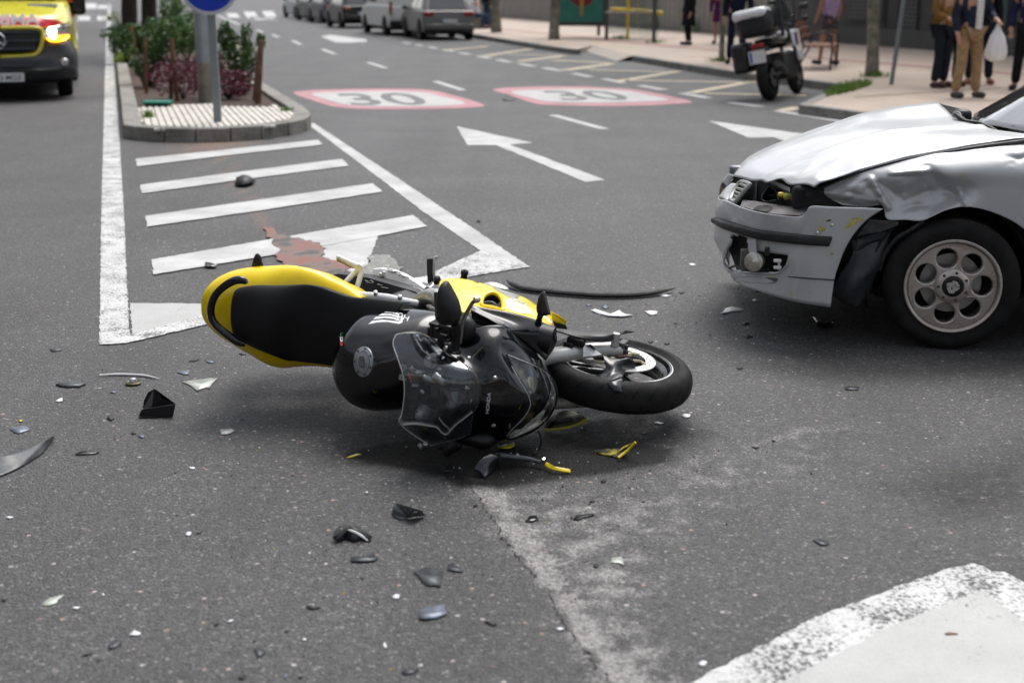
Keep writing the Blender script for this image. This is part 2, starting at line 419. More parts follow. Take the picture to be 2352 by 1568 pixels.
# ---------------------------------------------------------------- paint
def paint_mat(name, col, wear=.5, grime=.12):
    """thick road paint: pits and cracks let the asphalt show"""
    m = bpy.data.materials.new(name); t = NT(m); MATS[name] = m
    pos, base, h, sep = asphalt_nodes(t)
    n1 = t.noise(pos, 85, 7, .72); n2 = t.noise(pos, 5, 4, .6)
    f = t.ramp(t.math('ADD', n1, t.math('MULTIPLY', t.math('SUBTRACT', n2, .5), .5)), [(.5 - .32 * wear - .04 - (0 if wear > .3 else .12), 1.), (.5 - .32 * wear + .05 - (0 if wear > .3 else .12), 0.)]) if wear < .75 else \
        t.ramp(t.math('ADD', n1, t.math('MULTIPLY', t.math('SUBTRACT', n2, .5), .5)), [(.40, 1.), (.50, 0.)])
    tone = t.ramp(t.noise(pos, 2.2, 6, .65), [(.3, 1 - grime * 1.6), (.7, 1.04)])
    fine = t.ramp(t.noise(pos, 160, 4, .7), [(.3, .88), (.7, 1.06)])
    p = t.mix(1., t.mix(1., col, tone, 'MULTIPLY'), fine, 'MULTIPLY')
    c = t.mix(f, p, base); t.l(c, t.b.inputs['Base Color']); t.b.inputs['Roughness'].default_value = .68
    t.bump(t.math('ADD', h, t.math('MULTIPLY', f, -1.2)), .35, .004); return m
WHITE = paint_mat('road paint white', (.53, .53, .52), .22, .24)
WHITE_WORN = paint_mat('road paint worn white', (.60, .60, .59), .95)
WHITE_OLD = paint_mat('road paint grey white', (.44, .44, .43), .2, .1)
CREAM = paint_mat('road paint cream', (.56, .48, .33), .1)
PINK = paint_mat('road paint faded red', (.47, .22, .245), .14, .2)
WHITE30 = paint_mat('road paint dull white', (.47, .465, .45), .1)
GREY30 = paint_mat('road paint dark grey', (.13, .13, .135), .1)
def rough_edge(P, step=.03, amp=.003, seed=0):
    out = []; n = len(P); rnd = random.Random(seed)
    for i in range(n):
        A, B = P[i], P[(i + 1) % n]; d = B - A; L_ = np.linalg.norm(d); k = min(160, max(1, int(L_ / step)))
        nv = np.array([-d[1], d[0], 0]) / (L_ + 1e-9)
        for j in range(k):
            q = A + d * j / k
            out.append(q + (nv * rnd.uniform(-amp, amp) if j else 0))
    return np.array(out)
def ngon(name, P, m, parent, z):
    P = np.array(P); P[:, 2] = z
    bm = bmesh.new(); f = bm.faces.new([bm.verts.new(p) for p in P]); bmesh.ops.triangulate(bm, faces=[f], ngon_method='EAR_CLIP')
    for f in bm.faces:
        if f.normal.z < 0: f.normal_flip()
    me = bpy.data.meshes.new(name); bm.to_mesh(me); bm.free(); me.materials.append(m)
    return link(name, me, parent)
_pk = [0]
def paint(name, px, m, z=.004, amp=.006, smooth=0):
    _pk[0] += 1; P = GP(px)
    if smooth: P = cat_rom(P, smooth, True)
    else: P = rough_edge(P, .03 if P[:, 1].min() < 9 else .12, amp, _pk[0])
    return ngon(name, P, m, road_o, z)
z8 = lambda pts: [(196 + .45 * x, 274.4 + .45 * y) for x, y in pts]
paint('edge_line', [(228, 793), (231, 640), (233, 480), (237, 330), (241, 180), (245, 60), (248, 10), (254, 10), (256, 60), (264, 180), (275, 330), (284, 480), (291, 640), (298, 770)], WHITE_WORN, amp=.004)
paint('gore_line', z8([(1165, 20), (1600, 305), (2000, 572), (2270, 757), (2015, 670), (1720, 470), (1420, 240), (1138, 28)]), WHITE)
paint('gore_base_line', [(228, 793.5), (300, 770), (480, 722), (640, 690), (974, 637), (1104, 577), (1217, 614), (1000, 650), (640, 717), (480, 746), (290, 790)], WHITE_WORN, z=.006, amp=.005)
paint('gore_fill', [(297.5, 697), (500, 699), (640, 688), (480, 722), (304, 768)], WHITE_OLD)
for b in ([(258, 205), (700, 160), (1190, 107), (1213, 132), (720, 187), (265, 243)], [(282, 338), (800, 270), (1310, 205), (1345, 240), (860, 303), (288, 382)],
          [(307, 497), (900, 412), (1468, 330), (1515, 373), (900, 468), (313, 553)], [(340, 720), (1000, 607), (1675, 493), (1745, 550), (1490, 600), (1000, 690), (350, 797)]):
    paint('gore_bar', z8(b), WHITE, z=.008)
paint('gore_fill', z8([(970, 660), (1495, 598), (1428, 785), (1400, 860), (1150, 860)]), WHITE, z=.006)
paint('turn_arrow', [(1049, 291), (1224, 329), (1170, 333), (1390, 414), (1345, 419), (1139, 334), (1073, 334)], WHITE)
c5 = lambda pts: [(1607.2 + .4 * x, 196 + .4 * y) for x, y in pts]
paint('turn_arrow', c5([(50, 205), (610, 283), (540, 295), (800, 380), (720, 395), (425, 300), (280, 303)]), WHITE)
paint('straight_arrow', [(736, 84), (760, 81), (842, 91), (842, 97), (795, 99), (770, 98)], WHITE)
# 30 signs painted on both lanes
s3 = lambda pts: [(1097.6 + .2333 * x, .2333 * y) for x, y in pts]
OUT1 = [(674, 214), (715, 208.5), (800, 205.5), (900, 205), (985, 207.5), (1050, 222), (1106, 239), (1100, 247), (1000, 251), (860, 251.5), (775, 247), (722, 233)]
IN1 = [(716, 217), (780, 212.5), (880, 210.5), (968, 213), (1020, 224), (1068, 237), (1040, 243), (960, 245.5), (860, 245.5), (795, 242), (752, 231)]
OUT2 = s3([(145, 890), (280, 868), (560, 857), (900, 855), (1300, 867), (1560, 887), (1820, 935), (2088, 997), (2040, 1022), (1500, 1047), (1000, 1045), (650, 1035), (480, 1000), (300, 935)])
IN2 = s3([(325, 910), (650, 889), (1080, 882), (1480, 903), (1690, 945), (1875, 985), (1640, 1008), (1050, 1016), (690, 1006), (540, 975)])
for o_, i_, qd in ((OUT1, IN1, [(768, 217), (945, 215), (996, 242.5), (812, 243.5)]), (OUT2, IN2, s3([(615, 903), (1270, 900), (1565, 990), (845, 996)]))):
    mk = paint('speed_marking', o_, PINK, .004, smooth=5)
    P = cat_rom(GP(i_), 5, True); ngon('white_field', P, WHITE30, mk, .008)
    V, F, _a = norm_text('30', .012); q = np.array(qd)
    px = [q[3] * (1 - a) * (1 - b) + q[2] * a * (1 - b) + q[1] * a * b + q[0] * (1 - a) * b for a, b in V]
    mesh('numerals', [G(x, y) * np.array([1, 1, 0]) + np.array([0, 0, .012]) for x, y in px], F, GREY30, mk, False)
def dash(a, b, w, m=WHITE, name='lane_dash', z=.004):
    A, B = G(*a), G(*b); d = (B - A) / np.linalg.norm(B - A); n = np.array([-d[1], d[0], 0]) * w / 2
    return ngon(name, rough_edge(np.array([A + n, B + n, B - n, A - n]), .15, .004, _pk[0]), m, road_o, z)
for a, b in (((1270, 265), (1388, 297)), ((1000, 187.5), (1064, 208)), ((845, 144), (886, 157)), ((740, 113.5), (770, 125)), ((672, 94), (691, 103)), ((625, 80), (640, 86)), ((590, 69), (603, 75))):
    dash(a, b, .13)
for a, b in (((1675, 236), (1750, 246)), ((1565, 214.5), (1628, 226)), ((1470, 197), (1525, 207)), ((1386, 181.5), (1433, 191)), ((1316, 169), (1357, 177.5)), ((1250, 156.5), (1289, 163.5)), ((1194, 147), (1227, 153)), ((1143, 138), (1172, 143.5)), ((1097, 129.5), (1125, 134.5)), ((1055, 121.5), (1079, 126)), ((1018, 114.5), (1040, 118.5)), ((985, 108), (1004, 112)), ((955, 103), (972, 106)), ((925, 98), (942, 101))):
    dash(a, b, .17, name='bay_dash')
sz = lambda x, y: (1097.6 + .2333 * x, .2333 * y); z4 = lambda x, y: (1568 + .33333 * x, .33333 * y)
for a, b in ((sz(60, 555), sz(530, 485)), (sz(400, 608), sz(880, 550)), (sz(850, 695), sz(1330, 630)), (sz(1390, 803), sz(1970, 707)), (z4(50, 643), z4(490, 563)), (sz(-320, 500), sz(100, 458)),
             (sz(740, 597), sz(1280, 622)), (sz(1080, 688), sz(1850, 713)), (sz(1450, 795), z4(480, 570)), (z4(150, 646), z4(850, 662)), (sz(300, 540), sz(900, 552)), (z4(690, 765), z4(800, 742))):
    dash(a, b, .22, CREAM, 'zigzag_line', .006)
dash(z4(650, 766), z4(1180, 852), .16, WHITE, 'lane_dash')
z1 = lambda x, y: (.3 * x, .3 * y)
for x0, y0, x1, y1, sk in ((600, 125, 690, 160, 0), (745, 125, 850, 160, 0), (545, 148, 590, 185, 0), (640, 28, 740, 70, 0), (750, 42, 835, 70, 0), (560, 40, 615, 70, 0), (1730, 104, 1815, 138, 25), (1862, 92, 1950, 140, 30), (2005, 88, 2090, 132, 30)):
    paint('crossing_block', [z1(x0, y0), z1(x1, y0), z1(x1 + sk, y1), z1(x0 + sk, y1)], WHITE)
dash(z1(1665, 120), z1(1830, 190), .15); dash(z1(1960, 135), z1(2110, 158), .3)
paint('lane_patch', [z1(1910, 130), z1(2090, 140), z1(2110, 160), z1(1960, 155)], WHITE)
# corner marking close to the camera
n5 = lambda x, y: (1489.6 + .36667 * x, 1136.8 + .36667 * y)
paint('stop_line', [n5(*p) for p in ((280, 1176), (1000, 790), (1500, 600), (1850, 470), (2030, 432), (2100, 452), (2150, 485), (2230, 487), (2290, 520), (2420, 590), (2700, 760), (2700, 1320), (0, 1330))], WHITE_WORN, .004, .006)
paint('stop_line_fill', [n5(*p) for p in ((850, 1176), (1130, 1030), (1560, 820), (1880, 690), (2080, 610), (2140, 650), (2220, 710), (2330, 800), (2650, 1020), (2650, 1320), (560, 1330))], WHITE_OLD, .008, .004)
# open crack in the asphalt
crk_m = mat('crack dirt', (.012, .011, .01), .9)
pts = cat_rom(CRK, 6); V = []; rnd = random.Random(3)
for i, p in enumerate(pts):
    d = pts[min(i + 1, len(pts) - 1)] - pts[max(i - 1, 0)]; n = np.array([-d[1], d[0], 0]) / np.linalg.norm(d); w = max(.0002, rnd.gauss(.0012, .0012)); o_ = rnd.uniform(-.007, .007)
    V += [p + n * (o_ + w) + [0, 0, .003], p + n * (o_ - w) + [0, 0, .003]]
mesh('crack', V, [(2 * i, 2 * i + 1, 2 * i + 3, 2 * i + 2) for i in range(len(pts) - 1)], crk_m, road_o, False)

# ---------------------------------------------------------------- pavement on the right with kerb stones
KH = .13
stone_m = mat('kerb granite', (.23, .225, .21), .85, var=.25, scale=60, bump=.4, bscale=120, dirt=(.10, .10, .08), dscale=3, dlo=.52, dhi=.72)
m = bpy.data.materials.new('pavement tiles'); t = NT(m); MATS['pavement tiles'] = m
pos = t.n('ShaderNodeNewGeometry').outputs['Position']; mpn = t.n('ShaderNodeMapping'); mpn.inputs['Rotation'].default_value = (0, 0, -math.atan2(RD[0], RD[1]) * -1); t.l(pos, mpn.inputs[0])
bk = t.n('ShaderNodeTexBrick', offset=0.0, i_Scale=1.0); bk.inputs['Brick Width'].default_value = .4; bk.inputs['Row Height'].default_value = .4; bk.inputs['Mortar Size'].default_value = .008
bk.inputs['Color1'].default_value = (.44, .355, .285, 1); bk.inputs['Color2'].default_value = (.39, .315, .26, 1); bk.inputs['Mortar'].default_value = (.27, .22, .18, 1); t.l(mpn.outputs[0], bk.inputs['Vector'])
c = t.mix(1., bk.outputs[0], t.ramp(t.noise(pos, .5, 5), [(.3, .85), (.7, 1.12)]), 'MULTIPLY')
t.l(c, t.b.inputs['Base Color']); t.b.inputs['Roughness'].default_value = .8; t.bump(t.noise(pos, 40, 4), .2, .004)
PAVE = m
K = [(930, 47), (1010, 69), (1075, 86), (1150, 98.5), (1240, 114), (1322, 126), (1361, 115), (1452, 141), (1560, 160), (1660, 176.5), (1740, 188), (1850, 201), (1935, 213), (1836, 263), (1968, 281), (2200, 313), (2480, 352)]
KP = GP(K)
flush = {5, 6}
top = []
for i, p in enumerate(KP): top.append(p)
back = [KP[-1] + RN * 40 - RD * 8, KP[0] + RN * 60 + RD * 20, KP[0] + RD * 20]
bm = bmesh.new(); f = bm.faces.new([bm.verts.new((p[0], p[1], KH - .003)) for p in top + back])
r_ = bmesh.ops.extrude_face_region(bm, geom=[f]); bmesh.ops.translate(bm, verts=[v for v in r_['geom'] if isinstance(v, bmesh.types.BMVert)], vec=(0, 0, -(KH + .05)))
bmesh.ops.triangulate(bm, faces=bm.faces[:])
pav = struct(bm_obj('pavement', bm, PAVE, None, False))
def kerb_run(P, parent, w=.16, h=KH, inside=1, ln=1.0, m=stone_m):
    """kerb stones laid end to end along polyline P (inside = +1: the pavement lies to the left when walking it)"""
    for i in range(len(P) - 1):
        A, B = P[i], P[i + 1]; L_ = np.linalg.norm(B - A); k = max(1, round(L_ / ln)); d = (B - A) / L_; n = np.array([-d[1], d[0], 0]) * inside
        for j in range(k):
            a = A + (B - A) * j / k + d * .005; b = A + (B - A) * (j + 1) / k - d * .005; ex = random.uniform(-.004, .004)
            c = (a + b) / 2 + n * (w / 2 - .02 + ex) + np.array([0, 0, h / 2 - .02 + random.uniform(0, .004)])
            o = box('kerb_stone', c, (np.linalg.norm(b - a), w, h + .04), m, parent, (d, n, (0, 0, 1)), .012)
for i in range(len(KP) - 1):
    if i == 0: continue
    A, B = KP[i], KP[i + 1]
    if i in flush:
        if i == 6:
            d = (B - A); n = np.array([d[1], -d[0], 0]) / np.linalg.norm(d)
            apron = [A + n * -.02 + np.array([0, 0, KH + .002]), B + n * -.02 + np.array([0, 0, KH + .002]), B + n * .35 + np.array([0, 0, .006]), A + n * .35 + np.array([0, 0, .006])]
            mesh('ramp', apron, [(0, 1, 2, 3)], mat('ramp stone', (.34, .30, .26), .85, var=.15), pav, False)
        continue
    kerb_run([A, B], pav, inside=1, ln=1.0)
# red tile line, darker joint across the corner
red_m = mat('red tile strip', (.33, .15, .14), .8, var=.2, scale=6)
for a, b, w in (((1560, 109), (2352, 172), .28), ((1100, 62), (1560, 109), .3)):
    A, B = G(*a, KH), G(*b, KH); d = (B - A) / np.linalg.norm(B - A); n = np.array([-d[1], d[0], 0]) * w / 2
    ngon('tile_strip', np.array([A + n, B + n, B - n, A - n]), red_m, pav, KH + .002)
jm = mat('mossy joint', (.16, .15, .07), .95, var=.4, scale=8)
for a, b, w in ((z4(1180, 672), z4(1560, 645), .05), (z4(1560, 645), z4(2300, 605), .06)):
    A, B = G(*a, KH), G(*b, KH); d = (B - A) / np.linalg.norm(B - A); n = np.array([-d[1], d[0], 0]) * w / 2
    ngon('joint', np.array([A + n, B + n, B - n, A - n]), jm, pav, KH + .002)

# ---------------------------------------------------------------- planted island
isl_px = [(290, 318), (330, 323), (380, 326), (450, 327), (530, 325), (600, 320), (660, 312), (700, 302), (711, 292), (706, 282), (690, 268), (655, 246), (628, 228)]
ISL = GP(isl_px); Afar = G(266, 90); Bfar = ISL[-1] + RD * np.linalg.norm(Afar - ISL[0]) * .72
left_line = [Afar, G(272, 160), G(281, 240), ISL[0]]
outline = left_line + list(ISL[1:]) + [Bfar]
isl = thing('traffic_island', 'planted kerbed traffic island with pale paved nose', 'island', tuple(ISL.mean(0) * np.array([1, 1, 0])))
isl_kerb_m = mat('island kerb', (.25, .24, .22), .9, var=.25, scale=40, bump=.4, bscale=90, dirt=(.13, .125, .10), dscale=2.2, dlo=.48, dhi=.7)
ring = [np.array([p[0], p[1], 0]) for p in outline]
kerb_run(ring, isl, w=.2, h=.15, inside=1, ln=.9, m=isl_kerb_m)
def inset(P, w):
    out = []
    for i in range(len(P)):
        a = P[i] - P[i - 1] if i else P[1] - P[0]; b = P[(i + 1)] - P[i] if i < len(P) - 1 else P[i] - P[i - 1]
        a = a / np.linalg.norm(a); b = b / np.linalg.norm(b); d = a + b; d /= np.linalg.norm(d); out.append(P[i] + np.array([-d[1], d[0], 0]) * w)
    return out
inn = inset(ring, .17)
soil_m = mat('bark soil', (.055, .035, .025), .95, var=.5, scale=30, bump=.8, bscale=60)
soil = ngon('soil', np.array(inn), soil_m, isl, .10)
# pale ribbed slabs on the nose, one object for each strip of a slab
tile_m = mat('ribbed slab', (.56, .53, .48), .85, var=.12, scale=8, dirt=(.30, .27, .18), dscale=5, dlo=.55, dhi=.8)
grout_m = mat('slab joint', (.24, .21, .15), .95, var=.3)
T0, T1 = G(318, 243, .15), G(640, 243, .15)
nose_poly = np.array([p for p in inn if p[1] < T0[1] + .6] )
ng = [T0] + [p for p in inn if p[1] < T0[1] - .02] + [T1]
ngon('slab_bed', np.array(ng), grout_m, isl, .128)
poly2 = np.array(ng)[:, :2]
u_ = (T1 - T0); u_ /= np.linalg.norm(u_); s_ = RD.copy()
cnt = 0; rowlen = .40
# strips run along the street; each is cut to the nose outline
ax = np.array([G(330, 245, .15), G(345, 300, .15)]); sd = ax[0] - ax[1]; sd[2] = 0; sd /= np.linalg.norm(sd); sn = np.array([sd[1], -sd[0], 0])
a0 = G(345, 300, .15)
for i in range(-8, 44):
    for j in range(-4, 9):
        c = a0 + sn * (i * .078) + sd * (j * rowlen)
        q = [c + sn * sx * .031 + sd * sy * (rowlen / 2 - .008) for sx, sy in ((-1, -1), (1, -1), (1, 1), (-1, 1))]
        ok = poly_in(np.array(q)[:, :2], poly2)
        if ok.sum() < 2: continue
        if ok.sum() < 4:
            # shorten to the outline
            for k, ins in enumerate(ok):
                if not ins:
                    for tt in np.linspace(0, 1, 9):
                        p = q[k] * (1 - tt) + c * tt
                        if poly_in(p[None, :2], poly2)[0]: q[k] = p; break
        V = [np.array([p[0], p[1], .12]) for p in q] + [np.array([p[0], p[1], .146 + random.uniform(-.002, .002)]) for p in q]
        mesh('slab', V, [(4, 5, 6, 7), (0, 1, 5, 4), (1, 2, 6, 5), (2, 3, 7, 6), (3, 0, 4, 7)], tile_m, isl, False); cnt += 1
print('slabs', cnt)
# ================================================================ crashed silver car
cps = R(3); CT = np.array([math.cos(cps), -math.sin(cps), 0]); CN = np.array([math.sin(cps), math.cos(cps), 0]); CZ = np.array([0, 0, 1.])
CO = G(2180, 805); CWH = PL(2188, 660, CO, CN); CWH0 = CWH * np.array([1, 1, 0])
def CP(x, y, w):                    # photo pixel on the upright plane w metres in from the car's near flank
    return PL(x, y, CO + w * CN, CN)
def CC(t, w, z): return CWH0 + CT * t + CN * w + CZ * z      # car axes: t back, w across, z up
def car_tw(P): d = np.asarray(P) - CWH0; return np.dot(d, CT), np.dot(d, CN), d[2]
cz5 = lambda x, y: (1607.2 + .4 * x, 196 + .4 * y)
czc = lambda x, y: (1630.7 + .175 * x, 376.3 + .175 * y)
cz3 = lambda x, y: (1920.8 + .185 * x, 196 + .185 * y)
CARW = 1.74
car = thing('crashed_car', 'silver hatchback with crumpled front wing and torn bumper', 'car', tuple(CC(.9, .87, 0)))
def car_paint(name, scuff):
    m = bpy.data.materials.new(name); MATS[name] = m; t = NT(m); v = t.n('ShaderNodeNewGeometry').outputs['Position']
    c = t.mix(t.ramp(t.noise(v, 420, 2), [(.3, 0.), (.7, 1.)]), (.47, .48, .49), (.54, .55, .56))
    d = t.ramp(t.noise(v, 6, 8, .7), [(.5, 0.), (.8, 1.)]); c = t.mix(t.math('MULTIPLY', d, .35), c, (.30, .28, .24))
    if scuff:
        s = t.ramp(t.noise(v, 13, 8, .75), [(.60, 0.), (.66, 1.)]); c = t.mix(t.math('MULTIPLY', s, scuff), c, (.42, .36, .07))
    t.l(c, t.b.inputs['Base Color']); t.b.inputs['Metallic'].default_value = .25
    t.l(t.ramp(t.noise(v, 7, 6), [(.3, .34), (.75, .5)]), t.b.inputs['Roughness'])
    t.b.inputs['Coat Weight'].default_value = .5; t.b.inputs['Coat Roughness'].default_value = .08
    return m
SILVER = car_paint('silver car paint', 0); SILVER_SC = car_paint('scraped silver car paint', .5)
BLK_PL = mat('black plastic', (.008, .008, .009), .5, var=.3, scale=30, bump=.15, bscale=300, dirt=(.05, .05, .048), dscale=8)
BLK_RUB = mat('black rubber', (.018, .018, .018), .62, var=.3, scale=20, bump=.2, bscale=150)
DARK = mat('engine bay black', (.006, .006, .007), .8)
GREYMET = mat('dull bare metal', (.10, .10, .105), .5, .7, dirt=(.06, .05, .045), dscale=12, dlo=.4, dhi=.7)
TYRE = mat('tyre rubber', (.012, .012, .012), .75, var=.35, scale=18, bump=.3, bscale=90, dirt=(.026, .024, .022), dscale=5, dlo=.45, dhi=.8, spec=.25)
CHROME = mat('bright metal', (.7, .7, .7), .18, 1.0, var=.08)
CGLASS = glass('car glass', (.30, .36, .34), .02, 2.4, 4)

# ---- bonnet
zs_t = ([-.9, -.75, -.65, -.5, -.2, .1, .33, .7], [.61, .685, .73, .79, .876, .925, .952, .968])
zc_t = ([-.9, -.83, -.76, -.62, -.4, -.15, .1, .28, .6], [.62, .695, .745, .815, .90, .985, 1.03, 1.05, 1.06])
f_w = ([.13, .22, .4, .6, .87], [-.62, -.66, -.745, -.80, -.83]); r_w = ([.13, .3, .45, .6, .75, .87], [.50, .45, .385, .30, .225, .185])
_re = [(1.30, (2150, 243)), (1.08, (2156, 237)), (.80, (2189, 268)), (.62, (2217, 281)), (.40, (2291, 300)), (.25, (2352, 308)), (.13, (2420, 314))]      # buckled rear edge of the bonnet
_rt = sorted((w, *[car_tw(CP(x, y, w))[k] for k in (0, 2)]) for w, (x, y) in _re)
_rt = _rt[:-1] + [(1.30, .22, 1.02), (1.61, .47, .955)]
E_W, E_T, E_Z = [a[0] for a in _rt], [a[1] for a in _rt], [a[2] for a in _rt]
def hood_pt(s, w):
    ww = w if w <= .87 else CARW - w
    t0, t1 = np.interp(ww, *f_w), np.interp(ww, *r_w); tt = t0 + (t1 - t0) * s
    zs, zc = np.interp(tt, *zs_t), np.interp(tt, *zc_t)
    k = max(0, 1 - ((ww - .87) / .74) ** 2) ** .8; z = zs + (zc - zs) * k
    z += .010 * math.exp(-((ww - .50) / .022) ** 2) * min(1, s * 3)
    if w <= .87:
        dm = max(0, 1 - s / .30) * max(0, 1 - abs(w - .32) / .30)
        nzv = noise.noise(Vector((tt * 7, w * 9, 1.3))) ; rz = 1 - abs(noise.noise(Vector((tt * 5 + 3, w * 6, 4.1)))) * 2
        z += dm * (.026 * rz + .03 * nzv - .012) ; tt += dm * .03 * nzv
    z -= .012 * max(0, 1 - s / .03)
    tt -= .105 * ww; k = max(0, (s - .35) / .65); k = k * k * (3 - 2 * k)
    tr = np.interp(w, E_W, E_T); t_end = np.interp(ww, *r_w) - .105 * ww; zr = np.interp(w, E_W, E_Z)
    if k > 0:
        kz0 = max(0, 1 - ((ww - .87) / .74) ** 2) ** .8; te = np.interp(ww, *r_w); z_end = np.interp(te, *zs_t) + (np.interp(te, *zc_t) - np.interp(te, *zs_t)) * kz0
        tt += (tr - t_end) * k; z += (zr - z_end) * k
    return CC(tt, w, z)
W_ = np.concatenate([np.linspace(.13, .6, 36), np.linspace(.62, 1.61, 34)]); S_ = np.concatenate([np.linspace(0, .35, 40), np.linspace(.365, 1, 34)])
HS = np.array([[hood_pt(s, w) for w in W_] for s in S_])
# round the panel's own smoothing once so that ramps do not kink
HSs = HS.copy(); HSs[1:-1, 1:-1] = (HS[1:-1, 1:-1] * 4 + HS[:-2, 1:-1] + HS[2:, 1:-1] + HS[1:-1, :-2] + HS[1:-1, 2:]) / 8
hood = sheet('bonnet', HSs, SILVER, car, .004, angle=60)
# folded front lip where the bonnet buckled
fold = tensor([[CP(*czc(725, 172), .52), CP(*czc(880, 235), .44), CP(*czc(1010, 290), .36), CP(*czc(1180, 372), .28)],
               [CP(*czc(770, 235), .50), CP(*czc(900, 300), .43), CP(*czc(1010, 350), .35), CP(*czc(1150, 400), .27)],
               [CP(*czc(800, 262), .53), CP(*czc(930, 335), .46), CP(*czc(1040, 392), .38), CP(*czc(1120, 415), .30)]], 5, 6)
sheet('folded_lip', fold, SILVER, hood, .003)
tear = tensor([[CP(*czc(1075, 300), .30), CP(*czc(1250, 225), .27), CP(*czc(1470, 185), .22)], [CP(*czc(1120, 365), .32), CP(*czc(1200, 265), .25), CP(*czc(1420, 270), .20)], [CP(*czc(1180, 385), .27), CP(*czc(1275, 330), .26), CP(*czc(1400, 310), .19)]], 6, 6)
sheet('torn_flap', tear, mat('scraped blue grey metal', (.16, .19, .24), .35, .7, var=.4, scale=12), hood, .003)
# ---- front wing (near side), dented
FN = [[(630, 625, .22), (690, 640, .2), (760, 662, .17), (830, 692, .14)], [(760, 565, .17), (800, 610, .13), (850, 660, .10), (960, 702, .10)],
      [(900, 503, .135), (930, 570, .07), (980, 640, .06), (1060, 692, .08)], [(1050, 457, .115), (1070, 540, .05), (1090, 650, .05), (1076, 768, .05)],
      [(1200, 421, .10), (1200, 520, .025), (1210, 640, .075), (1180, 773, .035)], [(1350, 394, .09), (1330, 500, .008), (1340, 620, .065), (1285, 775, .02)],
      [(1480, 373, .09), (1470, 500, -.005), (1480, 620, .03), (1420, 716, -.012)], [(1600, 353, .09), (1600, 480, -.015), (1590, 600, -.012), (1545, 699, -.02)],
      [(1730, 336, .09), (1730, 470, -.02), (1720, 600, -.03), (1700, 736, -.03)], [(1862, 323, .09), (1870, 470, -.02), (1870, 620, -.03), (1862, 826, -.03)],
      [(2050, 300, .09), (2080, 480, -.02), (2100, 700, -.03), (2040, 1010, -.03)], [(2250, 275, .09), (2280, 480, -.02), (2300, 900, -.03), (2150, 1280, -.03)]]
C_ = [[CP(*cz5(x, y), w) for x, y, w in row] for row in FN]
FS = tensor(C_, 14, 16)
for i in range(FS.shape[0]):
    for j in range(FS.shape[1]):
        x, y = PROJ(FS[i, j]); x, y = (x - 1607.2) / .4, (y - 196) / .4
        k = math.exp(-(((x - 1180) / 330) ** 2 + ((y - 620) / 130) ** 2) ** 2); k2 = math.exp(-(((x - 850) / 230) ** 2 + ((y - 600) / 110) ** 2) ** 2); k3 = math.exp(-(((x - 1860) / 90) ** 2 + ((y - 420) / 45) ** 2))
        e = min(1, j / 4) 
        r1 = 1 - 2 * abs(noise.noise(Vector((x / 170, y / 105, 2.2)))); r2 = 1 - 2 * abs(noise.noise(Vector((x / 75, y / 60, 7.7))))
        g = 0
        for (ax_, ay, bx, by, am, wd_) in ((985, 540, 1080, 700, -.035, 30), (1100, 500, 1310, 490, -.03, 26), (1310, 490, 1480, 640, .02, 45), (1480, 600, 1530, 690, -.028, 22), (1180, 640, 1290, 590, -.02, 25), (640, 640, 1000, 705, .02, 40)):
            dx, dy = bx - ax_, by - ay; tt = max(0, min(1, ((x - ax_) * dx + (y - ay) * dy) / (dx * dx + dy * dy))); dd = math.hypot(x - ax_ - tt * dx, y - ay - tt * dy); g += am * max(0, 1 - dd / wd_)
        FS[i, j] += CN * e * (k * (.022 * r1 + .005 * r2) + k2 * (.02 * r1 + .008 * r2) + k3 * .02 * r2 + g * .8)
wing = sheet('front_wing', FS, SILVER_SC, car, .003, angle=180)
# dark seam between bonnet and wing
tube('bonnet_gap', [CP(*cz5(x, y + 1), w) - CZ * .006 for x, y, w in ((630, 615, .2), (760, 555, .16), (900, 497, .13), (1050, 451, .11), (1200, 416, .10), (1350, 389, .095), (1600, 352, .09), (1862, 319, .09), (2250, 270, .09))], [.004, .006, .006, .006, .007, .008, .012, .015, .015], BLK_PL, car, 8)
# ---- bumper
BC = [([(2270, 590), (2050, 742), (1880, 932), (1760, 1140), (1680, 1350), (1630, 1520), (1580, 1884)], .0),
      ([(1950, 575), (1820, 735), (1740, 945), (1665, 1090), (1580, 1320), (1540, 1515), (1490, 1868)], -.005),
      ([(1600, 565), (1540, 735), (1510, 950), (1480, 1060), (1400, 1290), (1370, 1505), (1320, 1845)], .0),
      ([(1325, 556), (1305, 745), (1290, 930), (1270, 1040), (1200, 1262), (1180, 1490), (1130, 1812)], .025),
      ([(1255, 650), (1225, 775), (1210, 918), (1195, 1030), (1110, 1250), (1100, 1484), (1030, 1790)], .035),
      ([(1150, 692), (1110, 785), (1100, 908), (1080, 1018), (1000, 1235), (980, 1475), (900, 1752)], .06),
      ([(850, 668), (850, 775), (850, 890), (840, 1000), (790, 1205), (770, 1455), (690, 1690)], .115),
      ([(600, 625), (600, 750), (600, 860), (590, 960), (550, 1170), (560, 1438), (490, 1620)], .20),
      ([(400, 563), (390, 690), (390, 808), (380, 900), (345, 1105), (340, 1420), (340, 1545)], .33),
      ([(215, 478), (190, 610), (215, 760), (205, 840), (190, 990), (220, 1260), (262, 1440)], .52),
      ([(118, 436), (78, 560), (80, 708), (70, 792), (55, 955), (165, 1195), (245, 1400)], .86)]
Cb = [[CP(*czc(x, y), w) for x, y in r_] for r_, w in BC]
Cb_far = [[CC(*(lambda a: (a[0] + .24 * max(0, .86 - a[1]), CARW - a[1], a[2]))(car_tw(p))) for p in row] for row in Cb[-2::-1]]   # far corner pushed back
BS = tensor(Cb + Cb_far, 8, 6)
